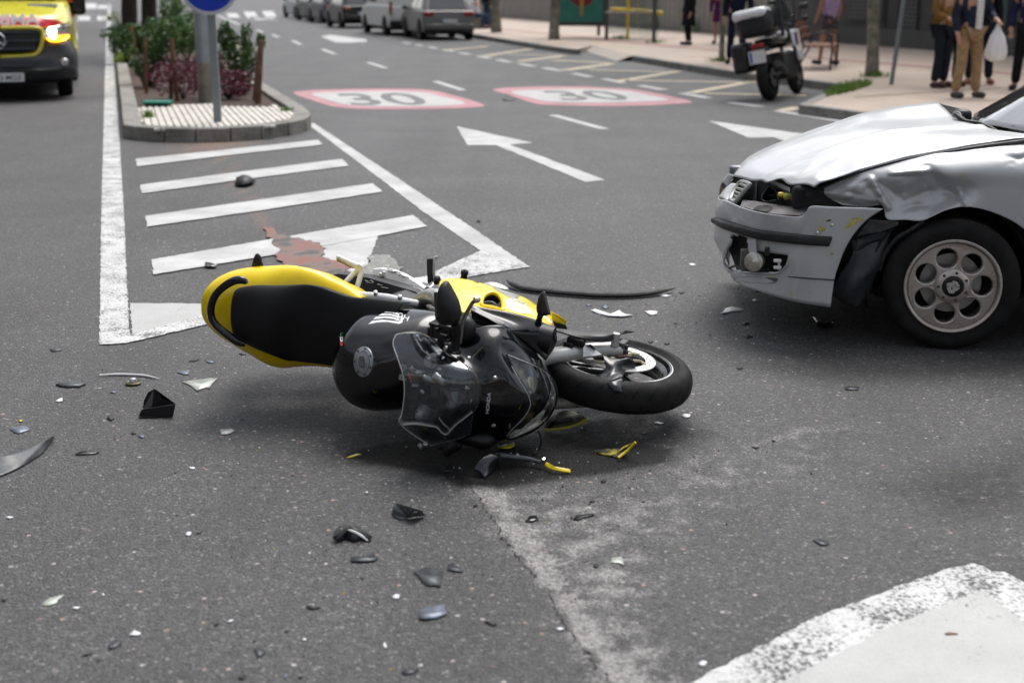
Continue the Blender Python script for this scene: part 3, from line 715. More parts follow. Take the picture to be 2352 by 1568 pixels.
hole = np.array([czc(x, y) for x, y in ((262, 1062), (300, 1045), (275, 950), (330, 930), (490, 965), (505, 1125), (700, 1150), (1000, 1203), (1040, 1232), (1005, 1330), (940, 1400), (850, 1435), (640, 1432), (450, 1422), (240, 1390), (180, 1290), (205, 1180))])
# drop the faces where the fog lamp was knocked out
ctr = (BS[:-1, :-1] + BS[1:, 1:]) / 2; flat_ = ctr.reshape(-1, 3); pj = np.array([PROJ(p) for p in flat_]); inn_ = poly_in(pj, hole).reshape(ctr.shape[:2])
half = ctr.shape[0] // 2 + 2
dil = inn_.copy()
for _k in range(4): dil[1:] |= dil[:-1].copy(); dil[:-1] |= dil[1:].copy(); dil[:, 1:] |= dil[:, :-1].copy(); dil[:, :-1] |= dil[:, 1:].copy()
bump_o = sheet('bumper', BS, SILVER_SC, car, .005, keep=lambda i, j: not (inn_[min(i, ctr.shape[0] - 1), min(j, ctr.shape[1] - 1)] and i < half))
def strip_rows(top, bot, ws, out):
    A = [CP(*czc(*p), w) - CN * out - CT * out * k for p, w, k in zip(top, ws, np.linspace(1, 0, len(ws)))]
    B = [CP(*czc(*p), w) - CN * out - CT * out * k for p, w, k in zip(bot, ws, np.linspace(1, 0, len(ws)))]
    return A, B
stop_, sbot, sw = [(78, 700), (215, 748), (390, 800), (600, 858), (850, 892), (1100, 918), (1300, 940), (1590, 958)], [(82, 765), (205, 838), (380, 900), (590, 962), (840, 1005), (1080, 1032), (1270, 1052), (1555, 1068)], [.80, .52, .33, .2, .115, .06, .025, .0]
A0, B0 = strip_rows(stop_, sbot, sw, .004); A1, B1 = strip_rows([(x, y + 12) for x, y in stop_], [(x, y - 12) for x, y in sbot], sw, .024)
sheet('rubber_strip', tensor([A0, A1, B1, B0], 4, 6), BLK_RUB, bump_o, .006)
seam = [(190, 1300, .5), (345, 1425, .33), (600, 1443, .19), (860, 1462, .105), (1050, 1480, .045), (1200, 1492, .02), (1370, 1506, -.004), (1545, 1517, -.008), (1632, 1521, -.003)]
tube('seam', [CP(*czc(x, y), w) - CN * .003 for x, y, w in seam], .003, BLK_PL, bump_o, 6)
# bright rolled lip round the opening and lost lamp
rim_ = [(262, 1062), (215, 1160), (182, 1270), (200, 1360), (260, 1400), (450, 1420), (640, 1432), (850, 1435), (940, 1400), (1005, 1330), (1040, 1235)]
wv = [.47, .5, .5, .48, .42, .26, .17, .09, .075, .055, .05]
tube('opening_lip', [CP(*czc(x, y), w) - CN * .004 for (x, y), w in zip(rim_, wv)], .006, SILVER, bump_o, 8)
fogm = mat('fog lamp housing', (.16, .155, .14), .55, .2, var=.3)
fl = lathe('fog_lamp', [(.0, -.012), (.034, -.006), (.046, 0), (.047, .014), (.040, .05), (.02, .065)], CP(*czc(570, 1285), .14), -(-CT * .45 - CN * .85 + CZ * .1), mat('lamp reflector', (.5, .48, .43), .25, .5, var=.3), bump_o, 20)
box('broken_bracket', CP(*czc(450, 1240), .22), (.035, .03, .09), fogm, bump_o, (CT, CN, CZ), .004)
box('broken_bracket', CP(*czc(905, 1320), .075), (.010, .02, .05), mat('white clip', (.72, .71, .68), .5), bump_o, (CT, CN, CZ), .002)
for yy in (1270, 1358): box('clip', CP(*czc(885, yy), .055), (.035, .02, .014), mat('white clip', (.72, .71, .68), .5), bump_o, (CT, CN, CZ), .003)
box('black_plug', CP(*czc(750, 1150), .09), (.024, .02, .045), BLK_PL, bump_o, (CT, CN, CZ), .006)
tube('loose_wire', [CP(*czc(x, y), w) for x, y, w in ((250, 1370, .42), (330, 1340, .35), (420, 1385, .28), (520, 1370, .22), (640, 1395, .17), (760, 1380, .11))], .006, BLK_PL, bump_o, 6)
plate('hanging_shard', [CP(*czc(x, y), w) for x, y, w in ((500, 1000, .19), (600, 990, .16), (610, 1150, .14), (650, 1260, .12), (560, 1240, .15), (510, 1150, .18))], SILVER_SC, bump_o, .004)
sheet('bumper_cavity', BS + CT * .05 + CN * .035, DARK, bump_o, .003, keep=lambda i, j: dil[min(i, ctr.shape[0] - 1), min(j, ctr.shape[1] - 1)] and i < half)  # dark sheet stands in for the shade inside the bumper
for x, y, w in ((1410, 900, .008), (1600, 800, .0)): lathe('screw', [(0, -.005), (.008, -.003), (.009, .002)], CP(*czc(x, y), w) - CN * .006, CN, CHROME, bump_o, 10)
# rebate low on the lip: its shade painted as a flat dark patch
bt = bvh([bump_o])
ysc = mat('yellow paint scrape', (.50, .44, .12), .55, var=.4, scale=60)
def blob(pts, n=5): P = cat_rom(np.array([(x, y, 0) for x, y in pts]), n, True)[:, :2]; return P, [tuple(range(len(P)))]
for pts in ([(1760, 850), (1800, 800), (1860, 720), (1950, 705), (2010, 730), (1930, 770), (1840, 830)], [(1420, 860), (1460, 815), (1520, 850), (1480, 885)], [(1575, 1180), (1600, 1160), (1625, 1180), (1600, 1192)], [(1520, 750), (1560, 728), (1592, 735), (1560, 756)], [(800, 925), (950, 930), (1200, 945), (1290, 952), (1100, 940)]):
    V2, F2 = blob([czc(*p) for p in pts]); on_surface('scrape', bt, V2, F2, ysc if pts[0][0] != 1520 else mat('dark scratch', (.08, .07, .05), .7), bump_o, .0045)
V2, F2 = blob([czc(*p) for p in ((330, 1500), (500, 1480), (760, 1492), (890, 1500), (880, 1545), (800, 1568), (520, 1560), (360, 1535))], 4); on_surface('rebate_shade', bt, V2, F2, mat('painted recess shade', (.14, .135, .125), .5, .5), bump_o, .0045)
# ---- engine bay behind the lost lamp
bay = box('engine_bay', CC(-.38, .87, .55), (.66, 1.36, .36), DARK, car, (CT, CN, CZ), .02)
sup = plate('radiator_support', [CP(*czc(x, y), w) for x, y, w in ((430, 478, .50), (600, 495, .40), (800, 530, .32), (1050, 565, .24), (1290, 588, .18), (1270, 650, .12), (1180, 680, .10), (900, 668, .14), (620, 625, .22), (400, 560, .36))], GREYMET, car, .004)
st = bvh([sup]); V2, F2 = blob([czc(*p) for p in ((570, 600), (640, 555), (760, 548), (825, 575), (800, 610), (750, 635), (660, 625))], 4); on_surface('support_hole', st, V2, F2, DARK, sup, .003)
lathe('headlamp_bulb', [(0, -.02), (.012, -.016), (.014, 0), (.01, .02)], CP(*czc(940, 408), .30), CT, mat('amber bulb', (.55, .40, .03), .2, var=.2), car, 14)
lathe('bulb_holder', [(.006, -.02), (.018, -.01), (.018, .02), (.01, .03)], CP(*czc(1020, 432), .28), CT, mat('olive plastic', (.25, .28, .08), .4, var=.3), car, 12)
tube('wiring', [CP(*czc(x, y), w) for x, y, w in ((960, 440, .3), (1010, 460, .28), (1070, 450, .26), (1100, 500, .25), (1180, 470, .24))], .008, mat('red brown wire', (.16, .05, .03), .6), car, 6)
hl = tensor([[CP(*czc(650, 430), .48), CP(*czc(780, 300), .47), CP(*czc(860, 340), .42)], [CP(*czc(690, 490), .45), CP(*czc(800, 420), .5), CP(*czc(880, 420), .40)], [CP(*czc(760, 500), .42), CP(*czc(850, 480), .40), CP(*czc(920, 480), .36)]], 5, 5)
sheet('broken_headlamp', hl, glass('smoked lens', (.10, .105, .115), .05, 1.2), car, .003)
# jagged black plastic edge of the torn lamp carrier
tube('lamp_seal', [CP(*czc(x, y), w) for x, y, w in ((1140, 410, .24), (1190, 440, .22), (1220, 400, .21), (1290, 395, .20), (1350, 350, .20))], [.012, .02, .016, .014, .008], BLK_RUB, car, 8, 3)
# ---- grille half, its frame and slats
gr = tube('grille', [CP(*czc(x, y), w) for x, y, w in ((262, 475, .60), (330, 508, .52), (400, 420, .52), (500, 300, .52), (520, 270, .54), (430, 240, .66), (380, 260, .70), (300, 390, .66), (262, 475, .60))], .012, mat('grey grille frame', (.30, .30, .28), .45, .4), car, 8, 2)
for (x0, y0), (x1, y1) in (((395, 268), (492, 305)), ((355, 322), (450, 352)), ((325, 370), (415, 402)), ((300, 415), (385, 445)), ((278, 455), (350, 482))):
    tube('slat', [CP(*czc(x0, y0), .67), CP(*czc(x1, y1), .53)], .008, mat('grey grille frame', (.30, .30, .28), .45, .4), gr, 8, 1)
plate('grille_backing', [CP(*czc(x, y), w + .05) for x, y, w in ((265, 475, .62), (335, 505, .54), (500, 300, .54), (390, 255, .70))], DARK, gr, .01)
sheet('grille_surround', tensor([[CP(*czc(118, 440), .86), CP(*czc(200, 330), .84), CP(*czc(285, 258), .82)], [CP(*czc(160, 455), .74), CP(*czc(250, 350), .74), CP(*czc(330, 262), .74)], [CP(*czc(225, 482), .60), CP(*czc(290, 400), .68), CP(*czc(372, 268), .70)]], 5, 5), SILVER, car, .006)
# far headlamp, pushed up
fh = sheet('far_headlamp', tensor([[CP(*czc(118, 440), .93), CP(*czc(155, 265), .93), CP(*czc(240, 138), .95)], [CP(*czc(160, 430), .86), CP(*czc(225, 280), .87), CP(*czc(312, 150), .90)], [CP(*czc(190, 390), .84), CP(*czc(262, 270), .85), CP(*czc(322, 205), .88)]], 5, 5), mat('black lamp glass', (.01, .01, .012), .12, coat=.5), car, .01)
box('lamp_bracket', CP(*czc(370, 110), 1.0), (.09, .06, .07), mat('grey lamp bracket', (.22, .22, .23), .35, .5, var=.4), car, (CT, CN, CZ), .012)
box('lamp_bracket', CP(*czc(370, 200), 1.0), (.07, .06, .05), mat('grey lamp bracket', (.22, .22, .23), .35, .5, var=.4), car, (CT, CN, CZ), .01)
plate('broken_clip', [CP(*czc(x, y), .92) for x, y in ((440, 50), (490, 25), (480, 75), (455, 80))], BLK_PL, car, .006)
plate('broken_clip', [CP(*czc(x, y), .86) for x, y in ((450, 190), (510, 90), (545, 150), (500, 215), (460, 225))], BLK_PL, car, .01)
# ---- windscreen, cowl, wiper
def scr_base(w): ww = w if w <= .87 else CARW - w; return np.interp(ww, [.1, .3, .6, .87], [.53, .44, .35, .30])
base_r = [CC(scr_base(w), w, .955 + .0 * w) for w in np.linspace(.10, 1.64, 9)]
mid_r = [CC(scr_base(w) + .40, w + (.06 if w < .87 else -.06) * abs(w - .87) / .77, 1.20) for w in np.linspace(.10, 1.64, 9)]
top_r = [CC(scr_base(w) + .80, w + (.14 if w < .87 else -.14) * abs(w - .87) / .77, 1.40) for w in np.linspace(.10, 1.64, 9)]
WSS = tensor([base_r, mid_r, top_r], 8, 5)
ws_o = sheet('windscreen', WSS, CGLASS, car, .004)
for sgn, w0 in ((0, .10), (1, 1.64)):
    k = 0 if sgn == 0 else -1
    tube('pillar', [base_r[k] - CZ * .02, mid_r[k], top_r[k]], .016 if sgn else .03, BLK_PL if sgn else SILVER, car, 8)
cowl = tensor([[hood_pt(1.0, w) - CZ * .02 for w in np.linspace(.15, 1.59, 9)], [(hood_pt(1.0, w) * .4 + CC(scr_base(w), w, .955) * .6) - CZ * .05 for w in np.linspace(.15, 1.59, 9)], [CC(scr_base(w) + .01, w, .952) for w in np.linspace(.15, 1.59, 9)]], 4, 4)
sheet('cowl', cowl, BLK_PL, car, .004)
wa = [CP(*cz3(x, y), w) for x, y, w in ((1480, 360, .72), (1560, 420, .66), (1620, 450, .62), (1800, 480, .55), (1920, 530, .5), (2000, 562, .46))]
tube('wiper', wa, [.012, .014, .010, .012, .009, .004], BLK_PL, car, 8, 3)
box('wiper_motor_cover', CP(*cz3(1560, 375), .80), (.085, .09, .06), BLK_PL, car, (CT, CN, CZ), .02)
tube('cable', [CP(*cz3(x, y), w) for x, y, w in ((1450, 390, .74), (1470, 350, .72), (1530, 345, .70), (1560, 440, .66))], .006, mat('grey cable', (.3, .3, .3), .4), car, 6)
# ---- rest of the body
FLK = lambda t, z: CC(t, -.025 + .10 * max(0, (z - .55)) ** 1.5 + (.05 * max(0, .4 - z)), z)
def flank(t, z, far): p = FLK(t, z); a = car_tw(p); return CC(a[0], CARW - a[1], a[2]) if far else p
for far in (0, 1):
    for nm, t0, t1 in (('door', .66, 1.62), ('rear_door', 1.635, 2.35)):
        S = np.array([[flank(tt, z, far) for z in (.24, .32, .45, .6, .75, .9, .955)] for tt in np.linspace(t0, t1, 6)])
        d_ = sheet(nm, S, SILVER, car, .006)
        hp = flank(t1 - .14, .82, far); tube('handle', [hp - CT * .09 + (CN if far else -CN) * .012, hp + (CN if far else -CN) * .03, hp + CT * .09 + (CN if far else -CN) * .012], .012, BLK_PL, d_, 8)
        Gm = np.array([[flank(tt + k * .10, .965, far) * (1 - k) + flank(tt + .10, 1.36, far) * k + (CN if not far else -CN) * .10 * k for k in (0, .5, 1)] for tt in np.linspace(t0 + (.22 if nm == 'door' else .02), t1 - .02, 4)])
        sheet('side_window', Gm, CGLASS, d_, .004)
    Q = np.array([[flank(tt, z + (.36 * max(0, 1 - ((tt - 2.58) / .36) ** 2) ** .5 if k == 0 and abs(tt - 2.58) < .36 else 0), far) for k, z in enumerate((.28, .75, .85, .95))] for tt in np.linspace(2.365, 3.25, 24)])
    sheet('rear_wing', Q, SILVER, car, .006)
    sheet('sill', np.array([[flank(tt, .24, far) + (CN if far else -CN) * .0 , flank(tt, .17, far) + (-CN if far else CN) * .06] for tt in np.linspace(.5, 2.25, 5)]), SILVER, car, .006)
RF = tensor([[CC(1.20, w, 1.40) for w in (.24, .5, .87, 1.24, 1.5)], [CC(1.6, w, 1.45 - .05 * abs(w - .87)) for w in (.24, .5, .87, 1.24, 1.5)], [CC(2.3, w, 1.44 - .05 * abs(w - .87)) for w in (.24, .5, .87, 1.24, 1.5)], [CC(2.9, w, 1.34) for w in (.27, .5, .87, 1.24, 1.47)]], 4, 4)
sheet('roof', RF, SILVER, car, .006)
sheet('tailgate', tensor([[CC(2.9, w, 1.34) for w in (.27, .87, 1.47)], [CC(3.15, w, 1.0) for w in (.12, .87, 1.62)], [CC(3.27, w, .8) for w in (.05, .87, 1.69)], [CC(3.27, w, .30) for w in (.05, .87, 1.69)]], 4, 4), SILVER, car, .006)
box('undertray', CC(-.55, .87, .23), (.62, 1.3, .03), DARK, car, (CT, CN, CZ)); box('floor_pan', CC(1.2, .87, .24), (3.0, 1.4, .06), DARK, car, (CT, CN, CZ)); box('dashboard', CC(1.0, .87, .90), (.35, 1.35, .2), BLK_PL, car, (CT, CN, CZ), .05)  # undertray is unseen, added to deepen the shade under the car
for ww in (.5, 1.25):
    s_o = box('seat', CC(1.75, ww, .55), (.5, .46, .3), BLK_PL, car, (CT, CN, CZ), .06); box('backrest', CC(2.02, ww, .92), (.14, .46, .66), BLK_PL, s_o, (CT, CN, CZ), .06)
# ---- wheels
RIMM = mat('dirty alloy', (.48, .44, .405), .3, .6, var=.12, scale=14, dirt=(.24, .17, .13), dscale=7, dlo=.5, dhi=.85)
DISC = mat('brake steel', (.34, .34, .33), .35, .8, var=.1)
def holed_disc(Rr, holes, ext, bev):
    cu = bpy.data.curves.new('d', 'CURVE'); cu.dimensions = '2D'; cu.fill_mode = 'BOTH'; cu.extrude = ext; cu.bevel_depth = bev; cu.bevel_resolution = 2
    for cx, cy, r_ in [(0, 0, Rr)] + holes:
        s = cu.splines.new('POLY'); n = 56 if (cx, cy) == (0, 0) else 26; s.points.add(n - 1); s.use_cyclic_u = True
        for k in range(n):
            a = 2 * math.pi * k / n; s.points[k].co = (cx + r_ * math.cos(a), cy + r_ * math.sin(a), 0, 1)
    o = bpy.data.objects.new('d', cu); COL.objects.link(o); bpy.context.view_layer.update()
    me = bpy.data.meshes.new_from_object(o.evaluated_get(bpy.context.evaluated_depsgraph_get()))
    V = np.array([v.co[:] for v in me.vertices]); F = [tuple(p.vertices) for p in me.polygons]
    bpy.data.objects.remove(o); bpy.data.curves.remove(cu); bpy.data.meshes.remove(me); return V, F
def car_wheel(c, out, up, Rt=.306, wd=.205, parent=car, full=True, a0=75):
    """out: unit vector away from the car; up: any vector in the wheel plane"""
    out = np.asarray(out) / np.linalg.norm(out); up = up - out * np.dot(up, out); up /= np.linalg.norm(up); sd_ = np.cross(up, out)
    wname = 'wheel'
    h = wd / 2; Rr = .2175
    prof = [(Rr - .012, -h + .012), (Rr + .012, -h), (Rt - .035, -h - .002), (Rt - .012, -h + .012), (Rt - .002, -h + .035)]
    for k in range(4):
        x0 = -h + .04 + k * (wd - .08) / 4; prof += [(Rt, x0), (Rt, x0 + (wd - .08) / 4 - .008), (Rt - .008, x0 + (wd - .08) / 4 - .006), (Rt - .008, x0 + (wd - .08) / 4 - .002)]
    prof += [(Rt - .002, h - .035), (Rt - .012, h - .012), (Rt - .035, h + .002), (Rr + .035, h + .004), (Rr + .012, h - .002), (Rr - .012, h - .012)]
    o_ = lathe(wname, prof, c, out, TYRE, parent, 72, closed=True)
    lathe('rim_lip', [(Rr - .002, h + .004), (Rr - .004, h + .0095), (Rr - .010, h + .0085)], c, out, mat('rim lip highlight', (.62, .57, .52), .3, .5), o_, 64, caps=False)  # lip ring coloured paler than the rim to paint its highlight
    tr = lathe('rim', [(Rr - .004, h - .006), (Rr, h + .004), (Rr - .006, h + .008), (Rr - .014, h + .004), (Rr - .02, h - .018), (Rr - .024, h - .06), (Rr - .03, -h + .02)], c, out, RIMM, o_, 64, caps=False)
    if full:
        holes = [(.6 * Rr * math.cos(R(a0 + k * 360 / 7)), .6 * Rr * math.sin(R(a0 + k * 360 / 7)), .242 * Rr) for k in range(7)]
        V, F = holed_disc(Rr - .024, holes, .010, .007)
        rr_ = np.hypot(V[:, 0], V[:, 1]); zz = V[:, 2] + h - .020 - .010 * (rr_ / Rr) ** 2
        mesh('rim_face', [c + sd_ * -v[0] + up * v[1] + out * z for v, z in zip(V, zz)], F, RIMM, tr, True, angle=35)
        lathe('hub', [(.082, h - .012), (.08, h + .0), (.074, h + .006), (.05, h + .010), (.046, h + .006)], c, out, RIMM, tr, 40, caps=False)
        cap = lathe('centre_cap', [(.046, h + .004), (.045, h + .012), (.04, h + .014), (0, h + .014)], c, out, mat('gloss black cap', (.008, .008, .01), .15), tr, 32)
        lg = mat('silver emblem', (.62, .62, .58), .3, .8, var=.1)
        for pl in ([(-.030, .004), (-.016, .026), (.004, .030), (.010, .020), (-.012, .012), (-.006, -.002)], [(.030, .0), (.016, -.028), (-.004, -.030), (-.012, -.018), (.010, -.010), (.004, .004)],
                   [(-.010, .010), (.014, .022), (.028, .018), (.031, .006), (.010, .002)], [(.010, -.012), (-.014, -.018), (-.026, -.010), (-.030, .0), (-.008, -.002)], [(-.014, .006), (.012, .004), (.014, -.004), (-.012, -.004)]):
            mesh('emblem_bar', [c + sd_ * -x + up * y + out * (h + .0165) for x, y in pl], [tuple(range(len(pl)))], lg, cap, False)
        lathe('brake_disc', [(.05, -.0), (.138, .0), (.138, .018), (.05, .018)], c, out, DISC, o_, 40)
        lathe('barrel', [(.05, -.03), (.187, -.03), (.187, -.05)], c, out, DARK, o_, 32)
        for k in range(7):
            a = R(a0 + 360 / 14 + k * 360 / 7); lathe('bolt_mark', [(0, h + .0095), (.007, h + .009), (.008, h + .004)], c + (up * math.sin(a) - sd_ * math.cos(a)) * .064, out, mat('rusty bolt', (.11, .06, .04), .7, .3), tr, 8)
    return o_
wps = R(10); wt = np.array([math.cos(wps), -math.sin(wps), 0]); wout = np.array([-math.sin(wps), -math.cos(wps), 0])
wc_face = PL(2188, 660, CO, CN); wc = wc_face - wout * .1025; wc[2] = .304
car_wheel(wc, wout, CZ.copy())
car_wheel(CC(0, CARW - .12, .304), CN, CZ.copy(), full=False); car_wheel(CC(2.58, .10, .304), -CN, CZ.copy()); car_wheel(CC(2.58, CARW - .10, .304), CN, CZ.copy(), full=False)
# ---- wheel-arch liner, torn
LS = np.array([[CC(.0, .0, .304) + CN * w - CT * .375 * math.cos(a) * (1) + CZ * .375 * math.sin(a) for w in (.06, .16, .32, .5)] for a in np.linspace(R(-20), R(190), 22)])
sheet('arch_liner', LS, DARK, car, .006)
box('wheel_housing', CC(.06, .36, .45), (.72, .02, .50), DARK, car, (CT, CN, CZ))
lin_m = mat('scuffed liner plastic', (.022, .024, .028), .42, var=.4, scale=14, dirt=(.06, .055, .05), dscale=9)
sheet('torn_liner', tensor([[CP(*cz5(x, y), w) for x, y, w in ((905, 880, .10), (1010, 850, .10), (1100, 835, .09))], [CP(*cz5(x, y), w) for x, y, w in ((860, 1000, .08), (950, 1050, .03), (1060, 1000, .08))], [CP(*cz5(x, y), w) for x, y, w in ((790, 1110, .08), (890, 1150, .02), (1010, 1090, .07))],
                            [CP(*cz5(x, y), w) for x, y, w in ((765, 1200, .10), (860, 1240, .05), (975, 1200, .08))], [CP(*cz5(x, y), w) for x, y, w in ((830, 1250, .12), (890, 1275, .07), (960, 1225, .10))]], 6, 6), lin_m, car, .004)
plate('bumper_bracket', [CP(*cz5(x, y), w) for x, y, w in ((975, 772, .06), (1140, 782, .05), (1140, 800, .05), (1040, 840, .07), (960, 850, .08), (900, 870, .1))], mat('grey bracket', (.07, .07, .07), .6, var=.4), car, .006)
tube('bracket_arm', [CP(*cz5(x, y), w) for x, y, w in ((880, 890, .10), (900, 950, .09), (960, 900, .08), (1050, 870, .08))], .012, BLK_PL, car, 8)
tube('liner_edge', [CP(*cz5(x, y), w) for x, y, w in ((1290, 778, .04), (1210, 830, .05), (1130, 880, .06), (1060, 970, .07), (1030, 1060, .08))], .012, BLK_PL, car, 8)
# ================================================================ fallen yellow and black motorcycle, lying on its right side
_a, _s = R(24), R(9)
BF = np.array([math.cos(_a) * math.cos(_s), -math.sin(_a) * math.cos(_s), -math.sin(_s)])   # towards its front wheel
BU = np.array([-math.sin(_a), -math.cos(_a), 0.0]); BL = np.cross(BU, BF)                     # its own up and its own left
BO = G(1430, 862, .175) - .30 * BU                                                         # below the front axle
def BP(q, u): return PL(q[0], q[1], BO + u * BU, BU)
def BB(f, l, u): return BO + BF * f + BL * l + BU * u
def bflu(P): d = np.asarray(P) - BO; return np.array([d @ BF, d @ BL, d @ BU])
b6 = lambda x, y: (454.7 + .265 * x, 564.5 + .265 * y)
b7 = lambda x, y: (862.4 + .35 * x, 564.5 + .35 * y)
bb = lambda x, y: (885.9 + .23 * x, 737 + .23 * y)
bc = lambda x, y: (744.8 + .2333 * x, 580.2 + .2333 * y)
b8 = lambda x, y: (1215.2 + .175 * x, 744.8 + .175 * y)
bike = thing('fallen_motorcycle', 'yellow and black motorcycle lying on its side on the asphalt', 'motorcycle', tuple(BB(-.7, 0, .5) * np.array([1, 1, 0])))
YEL = mat('yellow gloss paint', (.88, .63, .0), .34, var=.05, coat=.35, rvar=.05, dirt=(.62, .42, .01), dscale=5, dlo=.6, dhi=.95)
BLKG = mat('black gloss paint', (.003, .0033, .0045), .16, var=.2, coat=.45, rvar=.04, spec=.4)
SEATM = mat('black seat vinyl', (.009, .009, .0095), .55, var=.25, scale=8, bump=.25, bscale=420, spec=.3)
SILV = mat('cast aluminium', (.52, .52, .51), .38, .7, var=.12, dirt=(.2, .19, .17), dscale=14, dlo=.5, dhi=.8)
PALE = mat('pale grey enamel', (.66, .66, .65), .4, .0, var=.08)
BLKM = mat('satin black plastic', (.007, .007, .008), .45, var=.3, scale=20, bump=.12, bscale=260)
SCREEN = glass('smoked windscreen', (.84, .87, .89), .03, .75, 1.5, .018)
LENS = glass('headlamp lens', (.82, .84, .84), .02, .9, 1.0)
SMOKE = mat('smoked indicator lens', (.03, .026, .022), .12, coat=.6)
LENS_GLINT = mat('painted lens highlight', (.62, .64, .66), .25, var=.1)
def crown(stations, zf, nn, across=22, p=2.6, q=.55, skirt=(.06, .02)):
    """surface across the bike: every station has its left and right edge in the photo, edge height and mid height"""
    rows = []
    for (xl, yl), (xr, yr), ue, um in stations:
        A, B_ = bflu(BP(zf(xl, yl), ue)), bflu(BP(zf(xr, yr), ue)); row = []
        d = (B_ - A) / (np.linalg.norm(B_ - A) + 1e-9)
        for k in (2, 1):
            if skirt: row.append(A + d * skirt[1] * k - np.array([0, 0, skirt[0] * k]))
        for k in range(across + 1):
            a = (1 - math.cos(math.pi * k / across)) / 2
            s = max(0, 1 - abs(2 * a - 1) ** p) ** q; row.append(A * (1 - a) + B_ * a + np.array([0, 0, (um - ue) * s]))
        for k in (1, 2):
            if skirt: row.append(B_ - d * skirt[1] * k - np.array([0, 0, skirt[0] * k]))
        rows.append(row)
    rows = np.array(rows); A = np.array([cat_rom(rows[:, j], nn) for j in range(rows.shape[1])])
    S = np.swapaxes(A, 0, 1); return np.array([[BB(*p_) for p_ in r_] for r_ in S])
def dome(name, zf, pts, u, bulge, back, m, parent, smooth=4, rings=7):
    """rounded solid with a traced outline: bulges towards the bike's top and, less, to its underside"""
    P = cat_rom(np.array([BP(zf(x, y), u) for x, y in pts]), smooth, True); c = P.mean(0); n = len(P); V = []; F = []
    rs = [math.cos(k * math.pi / 2 / rings) for k in range(rings)]
    for sg, h in ((1, bulge), (-1, back)):
        off = len(V)
        for r_ in rs: V += [c + (p_ - c) * r_ + BU * sg * h * math.sqrt(max(0, 1 - r_ * r_)) for p_ in P]
        V.append(c + BU * sg * h)
        f = grid_faces(rings, n, cv=True, off=off) + [(off + (rings - 1) * n + k, off + (rings - 1) * n + (k + 1) % n, off + rings * n) for k in range(n)]
        F += f
    o = mesh(name, V, F, m, parent, True, angle=60)
    bm = bmesh.new(); bm.from_mesh(o.data); bmesh.ops.remove_doubles(bm, verts=bm.verts[:], dist=1e-5); bmesh.ops.recalc_face_normals(bm, faces=bm.faces[:]); bm.to_mesh(o.data); bm.free()
    return o
BT = lambda zf, pts: [BP(zf(x, y), u) for x, y, u in pts]
# ---- tail, seat, tank
tail = sheet('tail_cowl', crown([((66, 470), (72, 560), .85, .855), ((90, 380), (95, 640), .82, .865), ((150, 300), (150, 705), .80, .872), ((240, 245), (230, 775), .78, .872), ((340, 210), (340, 850), .76, .865), ((480, 186), (500, 940), .74, .85),
    ((640, 177), (640, 1020), .72, .835), ((770, 170), (740, 1052), .705, .80), ((900, 186), (840, 1045), .70, .775), ((1020, 216), (980, 1036), .69, .76), ((1150, 280), (1120, 1045), .69, .75), ((1280, 340), (1240, 1062), .69, .75), ((1430, 445), (1400, 1080), .70, .75)], b6, 6), YEL, bike, .004, angle=50)
seat = sheet('seat', crown([((296, 520), (296, 690), .872, .874), ((312, 425), (312, 765), .868, .885), ((350, 372), (350, 805), .862, .90), ((500, 345), (480, 875), .85, .905), ((640, 346), (600, 925), .838, .90), ((760, 345), (690, 962), .82, .875), ((860, 340), (770, 990), .80, .842), ((950, 338), (850, 996), .785, .815), ((1050, 357), (950, 1008), .775, .80), ((1180, 402), (1080, 1022), .77, .795), ((1330, 447), (1200, 1043), .77, .80), ((1500, 460), (1330, 1060), .775, .81), ((1680, 480), (1460, 1060), .78, .82), ((1785, 492), (1560, 1060), .785, .83)], b6, 6, skirt=(.03, .008), p=2.2, q=.7), SEATM, bike, .004, angle=60)
tank = sheet('fuel_tank', crown([((1300, 735), (1262, 1060), .835, .86), ((1325, 695), (1275, 1110), .82, .915), ((1380, 640), (1310, 1190), .805, .95), ((1480, 575), (1400, 1300), .79, .99), ((1620, 556), (1500, 1375), .775, 1.01), ((1780, 553), (1620, 1405), .77, 1.015), ((1900, 556), (1740, 1400), .77, 1.01), ((2040, 575), (1900, 1380), .78, .985), ((2180, 650), (2060, 1300), .79, .93)], b6, 7, across=28, p=2.3, q=.6), BLKG, bike, .004, angle=60)
tt_ = bvh([tank])
capm = mat('brushed cap', (.30, .31, .32), .35, .8, var=.08)
def cap_ring(r0, r1, lift0, lift1, m_, nm, parent):
    V = []
    for r_, lf in ((r0, lift0), (r1, lift1)):
        for k in range(40):
            a_ = 2 * math.pi * k / 40; V.append(cast(tt_, *b6(1440 + 88 * r_ * math.cos(a_), 1005 + 135 * r_ * math.sin(a_)), lf))
    return mesh(nm, V, grid_faces(2, 40, cv=True), m_, parent, True)
fc = cap_ring(1.0, .93, .001, .007, capm, 'filler_cap', bike); cap_ring(.93, .66, .007, .008, capm, 'cap_flange', fc); cap_ring(.66, .63, .008, .004, mat('dark cap flap', (.13, .135, .14), .4, .7), 'cap_joint', fc); cap_ring(.63, .01, .0085, .0095, capm, 'cap_lid', fc)
for k in range(7):
    a_ = .45 + k * .8976; on_surface('cap_bolt', tt_, [b6(1440 + 88 * .8 * math.cos(a_) + 7 * math.cos(j), 1005 + 135 * .8 * math.sin(a_) + 10 * math.sin(j)) for j in np.linspace(0, 5.5, 8)], [tuple(range(8))], BLKM, fc, .0095)
on_surface('key_flap', tt_, [b6(x, y) for x, y in ((1408, 965), (1440, 960), (1455, 990), (1452, 1050), (1430, 1060), (1405, 1030))], [tuple(range(6))], mat('dark cap flap', (.13, .135, .14), .4, .7), fc, .0115)
